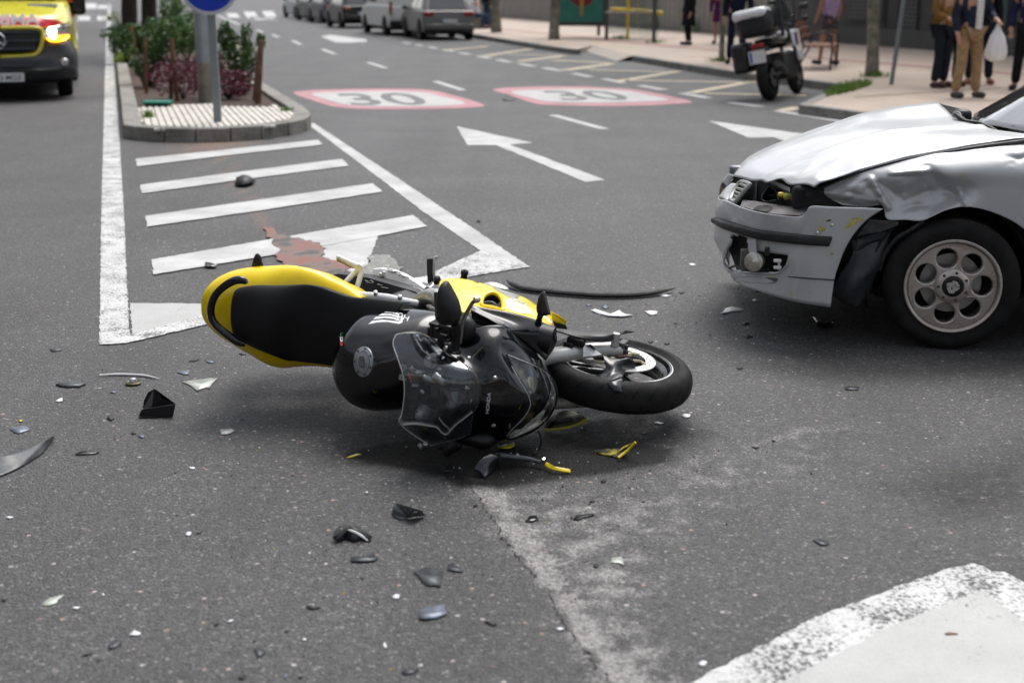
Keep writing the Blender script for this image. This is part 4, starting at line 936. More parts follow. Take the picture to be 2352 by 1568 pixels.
WPRINT = mat('white print', (.72, .72, .73), .4, var=.05)
for pts in ([(1478, 684), (1560, 668), (1640, 664), (1700, 674), (1745, 682), (1772, 670), (1780, 640), (1766, 600), (1757, 640), (1742, 660), (1690, 654), (1600, 645), (1512, 656)], [(1520, 643), (1620, 630), (1700, 641), (1736, 655), (1750, 640), (1700, 623), (1640, 615), (1545, 622)],
            [(1560, 612), (1640, 605), (1700, 616), (1746, 633), (1752, 616), (1690, 598), (1600, 592)], [(1615, 585), (1690, 588), (1746, 609), (1742, 592), (1690, 573), (1640, 571)]):
    on_surface('wing_emblem', tt_, [b6(*p_) for p_ in pts], [tuple(range(len(pts)))], WPRINT, tank, .003)
def surf_text(s, tree, zf, start, d, h, m, parent, lift=.003, width=None, bold=.012):
    V, F, asp = norm_text(s, bold); d = np.array(d, float); L_ = np.linalg.norm(d); dn = d / L_; up = np.array([dn[1], -dn[0]])
    P = [zf(*(np.array(start) + d * x + up * h * y)) for x, y in V]; return on_surface('lettering', tree, P, F, m, parent, lift)
for ch, st, dd, hh in (('H', (1836, 618), (-42, -18), 44), ('O', (1786, 597), (-40, -17), 40), ('N', (1738, 577), (-36, -14), 32)): surf_text(ch, tt_, b6, st, dd, hh, WPRINT, tank)
for (y0, y1), m_ in (((752, 792), mat('green print', (.02, .25, .06), .4)), ((794, 832), WPRINT), ((834, 868), mat('red print', (.5, .04, .02), .4))):
    st_ = bvh([seat, tank, tail]); on_surface('flag_sticker', st_, [b6(1238, y0), b6(1264, y0), b6(1262, y1), b6(1242, y1)], [(0, 1, 2, 3)], m_, bike, .004)
# ---- grab rail and rear indicator
grab = tube('grab_rail', BT(b6, [(425, 312, .90), (370, 295, .91), (300, 308, .915), (210, 365, .92), (145, 440, .925), (112, 540, .925), (122, 630, .925), (170, 700, .92), (255, 770, .915), (335, 828, .905), (412, 855, .89)]), [.010, .016, .016, .015, .015, .015, .015, .015, .016, .016, .010], BLKG, bike, 12, 5)
for pts in ([(250, 345, .905), (270, 300, .905), (385, 275, .90), (432, 310, .895), (425, 328, .895), (330, 322, .90)], [(265, 775, .90), (330, 812, .90), (415, 852, .885), (390, 858, .885), (310, 838, .895), (262, 800, .90)]):
    plate('rail_bracket', BT(b6, pts), BLKG, grab, .016)
for x, y in ((290, 312), (360, 300)): lathe('bolt', [(0, .012), (.008, .011), (.009, 0)], BP(b6(x, y), .905), BU, BLKM, grab, 10)
dome('rear_indicator', b6, [(472, 195), (478, 135), (495, 82), (513, 65), (537, 82), (553, 130), (558, 190)], .72, .012, .012, BLKM, bike)
# ---- fairing
FC = [[(430, 150, .98), (600, 310, 1.0), (760, 415, 1.02), (890, 540, 1.03), (935, 690, 1.03), (890, 860, 1.02), (640, 1150, .98)],
      [(738, 232, .955), (815, 315, .975), (930, 420, .99), (1040, 560, 1.0), (1085, 720, 1.0), (1045, 920, .99), (800, 1165, .95)],
      [(900, 75, .905), (1010, 205, .942), (1110, 330, .955), (1215, 520, .97), (1270, 740, .97), (1200, 965, .955), (1000, 1185, .90)],
      [(1160, 50, .855), (1190, 185, .89), (1200, 330, .905), (1320, 560, .925), (1425, 780, .925), (1340, 975, .91), (1160, 1190, .86)],
      [(1290, 140, .79), (1400, 285, .80), (1470, 400, .81), (1580, 600, .815), (1605, 800, .815), (1490, 1000, .82), (1200, 1195, .83)],
      [(1480, 290, .70), (1580, 400, .69), (1655, 545, .68), (1712, 710, .675), (1690, 860, .68), (1560, 1045, .71), (1230, 1195, .80)],
      [(1440, 320, .60), (1540, 440, .59), (1610, 570, .58), (1655, 710, .58), (1630, 840, .59), (1510, 1000, .62), (1215, 1180, .72)]]
FS_ = tensor([BT(bb, r_) for r_ in FC], 14, 14)
for _k in range(40): FS_[1:-1, 1:-1] = (FS_[1:-1, 1:-1] * 2 + FS_[:-2, 1:-1] + FS_[2:, 1:-1] + FS_[1:-1, :-2] + FS_[1:-1, 2:]) / 6
lens_px = [(1200, 325), (1240, 343), (1350, 388), (1480, 440), (1600, 512), (1660, 585), (1700, 665), (1712, 735), (1690, 850), (1620, 970), (1500, 1078), (1380, 1140), (1235, 1178), (1212, 1140), (1290, 1050), (1385, 955), (1442, 850), (1437, 770), (1400, 690), (1330, 580), (1260, 450)]
lpoly = np.array([bb(*p_) for p_ in lens_px]); cf = ((FS_[:-1, :-1] + FS_[1:, 1:]) / 2); inl = poly_in(np.array([PROJ(p_) for p_ in cf.reshape(-1, 3)]), lpoly).reshape(cf.shape[:2])
inl[-14:] = False
fair = sheet('fairing', FS_, BLKG, bike, .004, keep=lambda i, j: not inl[i, j], angle=180)
fullt = BVHTree.FromPolygons([Vector(v) for v in FS_.reshape(-1, 3)], grid_faces(*FS_.shape[:2]))
lamp = sheet('headlamp', FS_ + (BU * .5 + BF * .5) * .004, LENS, bike, 0, keep=lambda i, j: inl[i, j], angle=180)
trim = [cast(fullt, *bb(x, y), .002) for x, y in [(1200 + (x - 1200) * 1.0, y) for x, y in lens_px]]
trim = [p_ if p_ is not None else BP(bb(x, y), .69) for p_, (x, y) in zip(trim, lens_px)]
tube('lamp_seal', list(trim) + [trim[0]], .0040, BLKM, lamp, 6, 3)
tube('lens_highlight', [p_ + BU * .005 for p_ in trim[0:6]], .0022, LENS_GLINT, lamp, 6, 3); tube('lens_highlight', [p_ + BU * .004 for p_ in trim[12:21]], .0013, LENS_GLINT, lamp, 6, 3)  # pale tubes paint the highlight along the lens rim
deep = FS_ - (BU * .75 + BF * .6) * .075
sheet('lamp_bowl', deep, mat('black lamp bowl', (.03, .03, .032), .25, coat=.3), lamp, 0, keep=lambda i, j: inl[i, j])
REFL = mat('lamp reflector chrome', (.6, .6, .58), .12, 1.0, var=.15)
def inner(name, pts, m, off, parent=lamp):
    P = []
    for x, y in pts:
        p_ = cast(fullt, *bb(x, y), 0); P.append(p_ - (BU * .75 + BF * .6) * off if p_ is not None else BP(bb(x, y), .7))
    return plate(name, P, m, parent, .003)
inner('reflector', [(1300, 560), (1340, 500), (1420, 470), (1480, 480), (1500, 560), (1495, 640), (1490, 720), (1450, 720), (1400, 650)], mat('greenish reflector', (.34, .36, .28), .25, .4, var=.5, scale=30), .05)
inner('reflector', [(1330, 990), (1400, 930), (1440, 870), (1465, 900), (1430, 960), (1370, 1000)], REFL, .05)
inner('reflector', [(1235, 350), (1340, 395), (1360, 450), (1330, 560), (1275, 455)], mat('dull reflector', (.42, .44, .47), .3, .3, var=.3, scale=40), .045)
inner('reflector', [(1500, 470), (1590, 540), (1650, 640), (1665, 740), (1640, 840), (1590, 860), (1600, 740), (1570, 620)], mat('dim reflector', (.10, .105, .11), .2, .5, var=.4, scale=30), .05)
inner('reflector', [(1240, 1150), (1300, 1075), (1390, 1020), (1480, 1040), (1380, 1120)], mat('dull reflector', (.42, .44, .47), .3), .045)
inner('lamp_rib', [(1440, 745), (1475, 740), (1470, 830), (1435, 850)], mat('pale bulb shade', (.5, .42, .36), .3), .04)
inner('blue_sticker', [(1440, 510), (1482, 480), (1492, 585), (1445, 588)], mat('blue print', (.02, .10, .30), .35), .03)
inner('yellow_filter', [(1465, 595), (1492, 600), (1496, 715), (1480, 715)], mat('yellow print', (.4, .38, .05), .35), .03)
inner('yellow_filter', [(1400, 1010), (1430, 950), (1500, 945), (1480, 1000), (1430, 1020)], mat('amber plastic', (.42, .30, .02), .3), .03)
for k, (a_, b_) in enumerate((((1530, 480), (1600, 1040)), ((1590, 520), (1640, 960)))):
    tube('lens_line', [p_ for p_ in (cast(fullt, *bb(a_[0] + (b_[0] - a_[0]) * t_ + 60 * math.sin(t_ * 3.1), a_[1] + (b_[1] - a_[1]) * t_), .004) for t_ in np.linspace(0, 1, 9)) if p_ is not None], .0012, mat('pale print', (.3, .3, .31), .5), lamp, 5, 2)
ft = bvh([fair])
surf_text('HONDA', ft, bb, (1030, 918), (20, -205), 34, WPRINT, fair)
for x, y in ((520, 200), (825, 375), (1090, 570), (1075, 1035)):
    p_ = cast(ft, *bb(x, y), .0)
    if p_ is not None: lathe('screw', [(0, .006), (.006, .0055), (.009, .001), (.009, -.004)], p_, BU, SILV, fair, 12)
for pts in ([(1015, 290), (1040, 285), (1080, 305), (1110, 320), (1150, 315), (1168, 322)], [(1115, 325), (1100, 350), (1125, 365)], [(975, 465), (1005, 458)], [(1010, 290), (1000, 320)]):
    tube('scratch', [cast(ft, *bb(x, y), .001) for x, y in pts], .0012, mat('dull scratch', (.05, .05, .055), .8), fair, 5, 2)
# upper flank, matt inner panel, air scoop
flank_s = tensor([BT(bc, [(1430, 515, .80), (1560, 542, .79), (1800, 582, .75), (2050, 650, .69), (2240, 725, .64), (2285, 780, .60)]), BT(bc, [(1445, 540, .82), (1590, 610, .81), (1800, 680, .78), (2040, 760, .73), (2200, 830, .68), (2280, 900, .64)]),
                  BT(bc, [(1460, 575, .86), (1610, 650, .855), (1752, 732, .845), (1900, 830, .785), (2060, 960, .73), (2180, 1060, .70)])], 6, 8)
sheet('side_panel', flank_s, BLKG, bike, .004, angle=180)
sheet('inner_panel', tensor([BT(bc, [(1440, 560, .80), (1600, 640, .79), (1752, 728, .78)]), BT(bc, [(1455, 640, .80), (1560, 690, .79), (1700, 735, .78)]), BT(bc, [(1470, 740, .82), (1500, 735, .82), (1560, 738, .81)])], 4, 4), BLKM, bike, .004)
_sa = BF * .97 + BL * -.05 - BU * .2; sc_c = BP(bc(2245, 865), .66)
scp = [(.012, -.150), (.030, -.140), (.046, -.11), (.052, -.06), (.054, -.01), (.053, .0), (.048, -.004), (.044, -.05), (.02, -.09)]
lathe('air_scoop', scp, sc_c, _sa, BLKM, bike, 32, caps=False)
# ---- windscreen with broken lower edge
WS_ = [[(110, 135, 1.14), (210, 116, 1.12), (310, 113, 1.09), (425, 148, 1.04)], [(72, 225, 1.165), (250, 235, 1.135), (420, 260, 1.095), (602, 322, 1.045)], [(130, 400, 1.19), (350, 400, 1.15), (560, 400, 1.10), (765, 412, 1.04)],
       [(178, 560, 1.20), (420, 540, 1.16), (650, 530, 1.11), (895, 525, 1.05)], [(186, 740, 1.20), (440, 740, 1.16), (700, 730, 1.11), (948, 670, 1.05)], [(162, 920, 1.19), (420, 920, 1.15), (680, 900, 1.10), (935, 810, 1.045)],
       [(150, 1035, 1.17), (380, 1080, 1.13), (620, 1060, 1.08), (880, 920, 1.035)], [(440, 1243, 1.08), (560, 1215, 1.06), (700, 1180, 1.03), (850, 1122, 1.0)]]
WSs = tensor([BT(bb, r_) for r_ in WS_], 7, 9)
for _k in range(30): WSs[1:-1, 1:-1] = (WSs[1:-1, 1:-1] * 2 + WSs[:-2, 1:-1] + WSs[2:, 1:-1] + WSs[1:-1, :-2] + WSs[1:-1, 2:]) / 6
wsn = sheet('windscreen', WSs, SCREEN, bike, .003, angle=180)
wtree = BVHTree.FromPolygons([Vector(v) for v in WSs.reshape(-1, 3)], grid_faces(*WSs.shape[:2]))
EDGE = mat('clear acrylic edge', (.50, .51, .48), .25, var=.1)
def edge_tube(pts, r_, parent, m=EDGE, nm='screen_edge'):
    P = [cast(wtree, *bb(x, y), .001) for x, y in pts]; P = [p_ for p_ in P if p_ is not None]
    if len(P) > 1: tube(nm, P, r_, m, parent, 6, 3)
tube('screen_edge', list(WSs[::4, 0]), .0022, EDGE, wsn, 6, 2); tube('screen_edge', list(WSs[0, ::4]), .002, EDGE, wsn, 6, 2); tube('screen_edge', list(WSs[-1, ::4]), .0016, EDGE, wsn, 6, 2)
edge_tube([(170, 1035), (270, 1026), (360, 1032), (440, 1045), (510, 1060), (560, 1112), (600, 1130), (640, 1098), (690, 1040), (780, 970), (865, 905)], .0022, wsn, nm='crack')
edge_tube([(530, 965), (580, 1030), (645, 1086)], .0013, wsn, nm='crack'); edge_tube([(300, 180), (360, 280), (420, 330), (490, 362)], .0011, wsn, nm='mould_line')
sheet('screen_surround', tensor([[p_ - BU * .006 for p_ in BT(bb, [(430, 150, .985), (600, 318, 1.005), (760, 410, 1.02), (890, 530, 1.035), (945, 680, 1.035), (925, 820, 1.03), (800, 1010, 1.01), (640, 1150, .98)])], [p_ - BU * .03 for p_ in BT(bb, [(400, 230, .985), (560, 370, 1.005), (700, 470, 1.02), (800, 570, 1.03), (850, 690, 1.03), (820, 830, 1.02), (710, 980, 1.0), (580, 1120, .97)])]], 4, 6), BLKM, fair, .004)
# ---- cockpit behind the screen
ck = tensor([[p_ for p_ in BT(bb, [(150, 180, .93), (330, 170, .92), (520, 280, .93)])], BT(bb, [(190, 450, .95), (450, 450, .95), (720, 500, .97)]), BT(bb, [(200, 720, .95), (450, 720, .95), (760, 720, .97)]), BT(bb, [(190, 960, .92), (450, 960, .93), (720, 960, .95)]), BT(bb, [(420, 1180, .88), (520, 1170, .89), (640, 1150, .90)])], 5, 5)
cock = sheet('instrument_panel', ck, BLKM, bike, .004)
def CB(x, y, u, sx, sy, su, m, nm='instrument', parent=cock, bev=.004): return box(nm, BP(bb(x, y), u), (sx, sy, su), m, parent, (BF, BL, BU), bev)
lathe('speedometer', [(.0, .03), (.040, .03), (.044, .034), (.046, .03), (.044, -.02)], BP(bb(740, 520), .985), BU * .8 - BF * .6, BLKG, cock, 28)
lathe('rev_counter', [(.0, .03), (.040, .03), (.044, .034), (.046, .03), (.044, -.02)], BP(bb(740, 760), .985), BU * .8 - BF * .6, BLKG, cock, 28)
dialm = mat('dial face', (.10, .13, .14), .3, var=.3)
lathe('dial', [(.001, .031), (.036, .031)], BP(bb(742, 520), .986), BU * .8 - BF * .6, dialm, cock, 24, caps=False); lathe('dial', [(.001, .031), (.036, .031)], BP(bb(742, 760), .986), BU * .8 - BF * .6, dialm, cock, 24, caps=False)
plate('tax_label', BT(bb, [(655, 712, 1.06), (718, 705, 1.06), (720, 745, 1.06), (700, 815, 1.06), (668, 780, 1.06)]), mat('pale label', (.5, .55, .55), .4), cock, .002)
plate('white_tag', BT(bb, [(690, 460, 1.05), (820, 462, 1.04), (822, 505, 1.04), (690, 495, 1.05)]), mat('pale label', (.5, .55, .55), .4), cock, .002)
CB(325, 640, 1.0, .035, .10, .05, BLKM, 'switch_block'); CB(320, 560, 1.02, .03, .04, .03, mat('grey bracket', (.07, .07, .07), .6), 'bracket')
lathe('bar_clamp_bolt', [(0, .05), (.012, .048), (.015, .04), (.015, 0), (.02, -.01)], BP(bb(520, 572), 1.0), BU * .4 + BF * .8, SILV, cock, 14); lathe('bar_clamp_bolt', [(0, .03), (.01, .03), (.012, -.02)], BP(bb(430, 580), 1.0), BF, SILV, cock, 12)
lathe('fork_cap', [(.012, .05), (.016, .048), (.018, .03), (.026, .028), (.026, 0)], BP(bb(395, 885), .985), BU * .7 - BL * .3, SILV, cock, 18); lathe('fork_cap', [(.012, .04), (.016, .038), (.018, .02), (.026, .018), (.026, 0)], BP(bb(470, 390), .97), BU * .7, SILV, cock, 18)
tube('brake_hose', BT(bb, [(300, 500, 1.0), (250, 515, 1.03), (240, 480, 1.04), (300, 490, 1.02)]), .004, BLKM, cock, 6); tube('brake_hose', BT(bb, [(240, 870, 1.0), (300, 905, 1.02), (350, 885, 1.0)]), .004, BLKM, cock, 6)
for x0, y0, x1, y1 in ((270, 645, 330, 640), (350, 690, 380, 720)): tube('lever_end', BT(bb, [(x0, y0, 1.03), (x1, y1, 1.03)]), .006, SILV, cock, 8, 1)
for k in range(9): x, y = random.uniform(300, 620), random.uniform(500, 1000); CB(x, y, .975, random.uniform(.02, .05), random.uniform(.02, .05), .03, random.choice((BLKM, BLKG, BLKM, mat('grey bracket', (.07, .07, .07), .6))), 'instrument')
plate('warning_sticker', BT(bb, [(262, 440, 1.0), (295, 535, 1.0), (258, 620, 1.0), (222, 530, 1.0)]), WPRINT, bike, .002); plate('sticker_panel', [p_ + BU * .003 for p_ in BT(bb, [(261, 465, 1.0), (287, 535, 1.0), (258, 598, 1.0), (230, 532, 1.0)])], mat('red sticker', (.5, .06, .03), .4), bike, .002)
plate('paper_sticker', [cast(tt_, *bb(x, y), .003) if cast(tt_, *bb(x, y)) is not None else BP(bb(x, y), .95) for x, y in ((150, 425), (210, 435), (205, 598), (128, 580))], mat('beige label', (.42, .42, .38), .6, var=.3, scale=120), bike, .001)
# ---- bar, lever, mirror
tube('handlebar', [BB(-.50, .36, 1.0), BB(-.46, .22, 1.02), BB(-.43, .08, 1.0), BB(-.43, -.08, .99), BB(-.45, -.14, .98)], .013, BLKM, bike, 12)
dome('grip', bc, [(1335, 650), (1400, 620), (1455, 655), (1490, 720), (1482, 800), (1440, 870), (1390, 895), (1322, 890), (1325, 770)], .94, .04, .03, BLKM, bike)
lev = tube('clutch_lever', BT(bc, [(1500, 462, 1.03), (1462, 490, 1.03), (1420, 560, 1.035), (1375, 645, 1.04), (1350, 730, 1.04), (1338, 810, 1.04), (1325, 890, 1.04)]), [.008, .007, .007, .008, .009, .010, .010], mat('dark steel lever', (.22, .22, .21), .3, .9), bike, 10)
lathe('lever_ball', [(0, -.0135), (.008, -.011), (.0125, -.004), (.0125, .004), (.008, .011), (0, .0135)], BP(bc(1500, 460), 1.03), BU, CHROME, lev, 16)
mir = dome('mirror', bc, [(1190, 276), (1152, 312), (1124, 400), (1116, 500), (1121, 600), (1133, 685), (1180, 710), (1255, 714), (1318, 688), (1350, 600), (1332, 500), (1302, 428), (1252, 336), (1222, 288)], 1.12, .05, .025, BLKM, bike, 3)
tube('mirror_stem', BT(bc, [(1290, 690, 1.12), (1300, 760, 1.10), (1295, 860, 1.07), (1285, 940, 1.05)]), [.016, .018, .015, .018], BLKM, mir, 10)
dome('mirror_base', bc, [(1185, 935), (1212, 885), (1290, 898), (1345, 955), (1335, 1002), (1262, 995), (1200, 968)], 1.035, .022, .02, BLKM, mir)
for x, y in ((1315, 952), (1225, 925)): lathe('bolt', [(0, .028), (.007, .027), (.008, .015)], BP(bc(x, y), 1.035), BU, SILV, mir, 10)
sw = box('switchgear', BP(bc(1165, 765), 1.06), (.085, .058, .05), BLKM, bike, (BF, BL, BU), .008)
for x, y, s_ in ((1095, 700, (.035, .012, .04)), (1130, 745, (.012, .016, .06)), (1200, 800, (.03, .01, .055)), (1055, 770, (.02, .03, .03)), (1225, 850, (.02, .012, .05))): box('switch', BP(bc(x, y), 1.075), s_, BLKM, sw, (BF, BL, BU), .003)
lathe('bolt', [(0, .028), (.006, .027), (.007, .015)], BP(bc(1228, 855), 1.07), BU, SILV, sw, 10)
ind = dome('front_indicator', bc, [(2160, 382), (2112, 430), (2088, 520), (2098, 600), (2140, 626), (2220, 610), (2226, 590), (2197, 480), (2178, 402)], .79, .012, .014, SMOKE, bike, 3)
tube('indicator_stem', BT(bc, [(2130, 610, .79), (2118, 650, .77), (2105, 700, .74)]), [.012, .010, .014], BLKM, ind, 8)
# ---- yellow radiator shroud
YS = tensor([BT(bc, [(1138, 285, .50), (1200, 260, .48), (1330, 256, .46), (1480, 287, .45), (1640, 332, .45), (1800, 388, .44), (1960, 442, .43), (2090, 520, .43), (2235, 632, .43)]),
             BT(bc, [(1130, 330, .57), (1230, 330, .56), (1350, 345, .55), (1500, 385, .54), (1650, 425, .54), (1805, 455, .53), (1965, 505, .52), (2095, 572, .51), (2240, 662, .50)]),
             BT(bc, [(1140, 400, .65), (1270, 430, .64), (1380, 480, .64), (1530, 520, .63), (1670, 560, .62), (1812, 572, .60), (1955, 605, .58), (2105, 645, .57), (2250, 712, .55)]),
             BT(bc, [(1200, 520, .72), (1300, 560, .72), (1400, 600, .72), (1540, 560, .70), (1680, 592, .70), (1815, 600, .68), (1960, 640, .66), (2110, 690, .64), (2245, 740, .62)])], 8, 8)
duct = np.array([bc(*p_) for p_ in ((1548, 522), (1556, 450), (1600, 412), (1660, 400), (1722, 427), (1756, 482), (1762, 540), (1748, 570), (1650, 546))]); duct2 = np.array([bc(*p_) for p_ in ((1470, 288), (1520, 282), (1575, 295), (1560, 303), (1500, 302))])
cy = (YS[:-1, :-1] + YS[1:, 1:]) / 2; pj = np.array([PROJ(p_) for p_ in cy.reshape(-1, 3)]); ind_ = (poly_in(pj, duct) | poly_in(pj, duct2)).reshape(cy.shape[:2])
shr = sheet('radiator_shroud', YS, YEL, bike, .004, keep=lambda i, j: not ind_[i, j], angle=180)
yt = BVHTree.FromPolygons([Vector(v) for v in YS.reshape(-1, 3)], grid_faces(*YS.shape[:2]))
rim2 = [cast(yt, x, y, .002) for x, y in cat_rom(np.array([(x, y, 0) for x, y in duct]), 3, True)[:, :2]]; rim2 = [p_ for p_ in rim2 if p_ is not None]
tube('duct_rim', rim2 + [rim2[0]], .009, YEL, shr, 8, 2)
rim3 = [p_ for p_ in (cast(yt, x, y, .0) for x, y in duct2) if p_ is not None]; tube('duct_rim', rim3 + [rim3[0]], .004, YEL, shr, 6, 2)
plate('duct_floor', [BP((x, y), .42) for x, y in duct], BLKM, shr, .01); tube('radiator_pipe', BT(bc, [(1560, 530, .50), (1640, 520, .50), (1700, 560, .52), (1760, 520, .5)]), .018, SILV, shr, 10)
WGR = mat('silver graphic', (.55, .56, .57), .3, .4, var=.1, coat=.5); GGR = mat('grey graphic', (.25, .25, .24), .35, .4, var=.15, coat=.4)
for pts, m_ in (([(1800, 465), (1880, 470), (1990, 520), (2090, 565), (2180, 620), (2245, 668), (2240, 700), (2100, 640), (1950, 602), (1830, 572), (1812, 520)], WGR), ([(1640, 338), (1760, 370), (1900, 425), (2020, 482), (2085, 525), (1990, 492), (1880, 450), (1960, 505), (1820, 445), (1710, 385)], GGR), ([(1830, 440), (1950, 490), (2050, 545), (1960, 515), (1850, 470)], GGR)):
    on_surface('graphic', yt, [bc(*p_) for p_ in pts], [tuple(range(len(pts)))], m_, shr, .0035)
dome('engine_cover', bc, [(1570, 300), (1640, 288), (1730, 310), (1815, 355), (1780, 365), (1660, 330), (1590, 312)], .36, .03, .02, SILV, bike)
plate('shroud_tip', BT(b7, [(1150, 430, .55), (1200, 455, .53), (1252, 488, .50), (1245, 512, .50), (1180, 500, .53), (1155, 470, .55)]), YEL, bike, .006)
plate('shroud_tip_inner', BT(b7, [(1165, 490, .5), (1245, 515, .48), (1258, 545, .46), (1180, 535, .48)]), BLKM, bike, .006)
lathe('hose_stub', [(.013, -.03), (.013, .015), (.015, .015), (.015, .03), (.010, .03), (.010, .0)], BP(b7(580, 210), .40), BL, BLKM, bike, 16)
# black lower blade sticking forward
BLD = tensor([BT(b8, [(330, 18, .44), (480, 62, .42), (640, 82, .40), (860, 93, .38), (1010, 99, .36), (1150, 108, .34), (1225, 104, .33), (1275, 80, .32), (1385, 92, .31)]), BT(b8, [(345, 55, .46), (480, 95, .44), (640, 125, .43), (860, 150, .42), (1000, 155, .40), (1090, 140, .37), (1190, 122, .34), (1280, 100, .32), (1385, 94, .31)]), BT(b8, [(365, 95, .48), (480, 128, .46), (620, 170, .45), (800, 212, .44), (950, 236, .42), (1060, 220, .39), (1140, 165, .36), (1260, 116, .33), (1385, 97, .31)])], 5, 5)
sheet('belly_blade', BLD, BLKM, bike, .005)
# ---- frame, pegs, swingarm
tube('frame_spar', BT(b6, [(2160, 560, .66), (2080, 455, .62), (1990, 440, .58), (1900, 490, .56), (1850, 540, .55)]), [.03, .035, .03, .025, .02], SILV, bike, 12)
tube('subframe', BT(b6, [(1380, 418, .66), (1500, 440, .66), (1640, 455, .66), (1780, 482, .66), (1900, 500, .62)]), [.012, .018, .018, .016, .014], PALE, bike, 12)
for x, y in ((1545, 432), (1755, 468)): lathe('bolt', [(0, .024), (.008, .022), (.010, .0)], BP(b6(x, y), .665), BU * .5 + BL * .8, SILV, bike, 10)
br = tube('pillion_bracket', BT(b6, [(1265, 335, .56), (1330, 262, .53), (1395, 208, .51), (1420, 200, .51), (1405, 270, .53), (1370, 390, .56)]), .011, PALE, bike, 10, 4)
pg = tube('pillion_peg', BT(b6, [(1400, 185, .50), (1310, 145, .49), (1214, 100, .48)]), [.014, .012, .011], PALE, br, 10)
for k in range(11): lathe('peg_rib', [(.013, -.002), (.0145, 0), (.013, .002)], BP(b6(1225 + k * 13, 112 + k * 6), .482), BF * .9 - BL * .35, mat('aged yellow rib', (.42, .38, .22), .6), pg, 10)
lathe('peg_pivot', [(0, .022), (.016, .02), (.018, 0), (.016, -.02)], BP(b6(1408, 185), .505), BF * .2 + BU, PALE, br, 14)
sa = plate('swingarm', BT(b6, [(1198, 238, .36), (1255, 232, .36), (1500, 262, .37), (1920, 385, .42), (1960, 430, .44), (1850, 478, .44), (1640, 440, .42), (1400, 395, .40), (1200, 300, .38)]), BLKM, bike, .06, n=BU)
sat = bvh([sa])
for pts in ([(1450, 300), (1480, 315), (1500, 300), (1525, 318)], [(1560, 335), (1600, 345), (1590, 360), (1650, 370)], [(1460, 320), (1520, 325)]): tube('scuff', [p_ for p_ in (cast(sat, *b6(x, y), .002) for x, y in pts) if p_ is not None], .002, mat('pale scuff', (.3, .3, .29), .7), sa, 5, 1)
cg = plate('chain_guard', BT(b6, [(1522, 200, .31), (1600, 192, .31), (1700, 212, .32), (1800, 252, .33), (1900, 312, .34), (1985, 370, .36), (1890, 376, .36), (1760, 350, .35), (1690, 310, .34), (1640, 285, .335), (1530, 232, .32)]), PALE, bike, .03, n=BU)
cgt = bvh([cg])
for pts in ([(1640, 200), (1690, 215), (1670, 225), (1720, 232)], [(1700, 222), (1760, 240), (1740, 262), (1790, 250)], [(1745, 245), (1820, 275)], [(1770, 268), (1830, 282)], [(1650, 212), (1700, 235)]): tube('mark', [p_ for p_ in (cast(cgt, *b6(x, y), .001) for x, y in pts) if p_ is not None], .0016, BLKM, cg, 5, 2)
for x, y in ((1608, 258), (1582, 272)): lathe('bolt', [(0, .02), (.007, .018), (.008, 0)], BP(b6(x, y), .345), BL, PALE, cg, 10)
fp = tube('footpeg', BT(b6, [(2012, 112, .37), (2016, 200, .375), (2024, 320, .38)]), [.013, .015, .015], BLK_RUB, bike, 12)
tube('peg_tip', BT(b6, [(2078, 98, .365), (2050, 108, .37), (2046, 150, .375), (2042, 300, .38)]), .006, SILV, fp, 8)
tube('peg_mount', BT(b6, [(2028, 315, .38), (2030, 350, .39), (2000, 390, .42)]), [.013, .015, .02], SILV, bike, 10)
tube('gear_lever', BT(b6, [(1960, 400, .42), (1900, 372, .40), (1800, 358, .38), (1720, 362, .37), (1700, 372, .37), (1760, 385, .38), (1880, 385, .40), (1960, 410, .42)]), .005, SILV, bike, 8)
dome('peg_heel', b6, [(2055, 265), (2085, 262), (2098, 300), (2080, 335), (2050, 330)], .40, .02, .02, BLKM, bike)
eng = box('engine', BB(-.72, -.02, .42), (.44, .34, .34), mat('engine casing', (.06, .06, .06), .5, .6, var=.3), bike, (BF, BL, BU), .04)
for k in range(6): box('cooling_fin', BB(-.60 + k * .0, -.02, .60 + k * .012), (.2, .36, .005), SILV, eng, (BF, BL, BU))
box('radiator', BB(-.42, 0, .55), (.05, .30, .26), BLKM, bike, (BF, BL, BU), .01)
tube('exhaust', [BB(-.5, -.08, .3), BB(-.7, -.10, .16), BB(-1.1, -.12, .22), BB(-1.3, -.14, .40), BB(-1.62, -.15, .52)], [.025, .03, .03, .05, .055], SILV, bike, 14)
box('battery_box', BB(-.95, -.02, .62), (.34, .22, .16), BLKM, bike, (BF, BL, BU), .02)
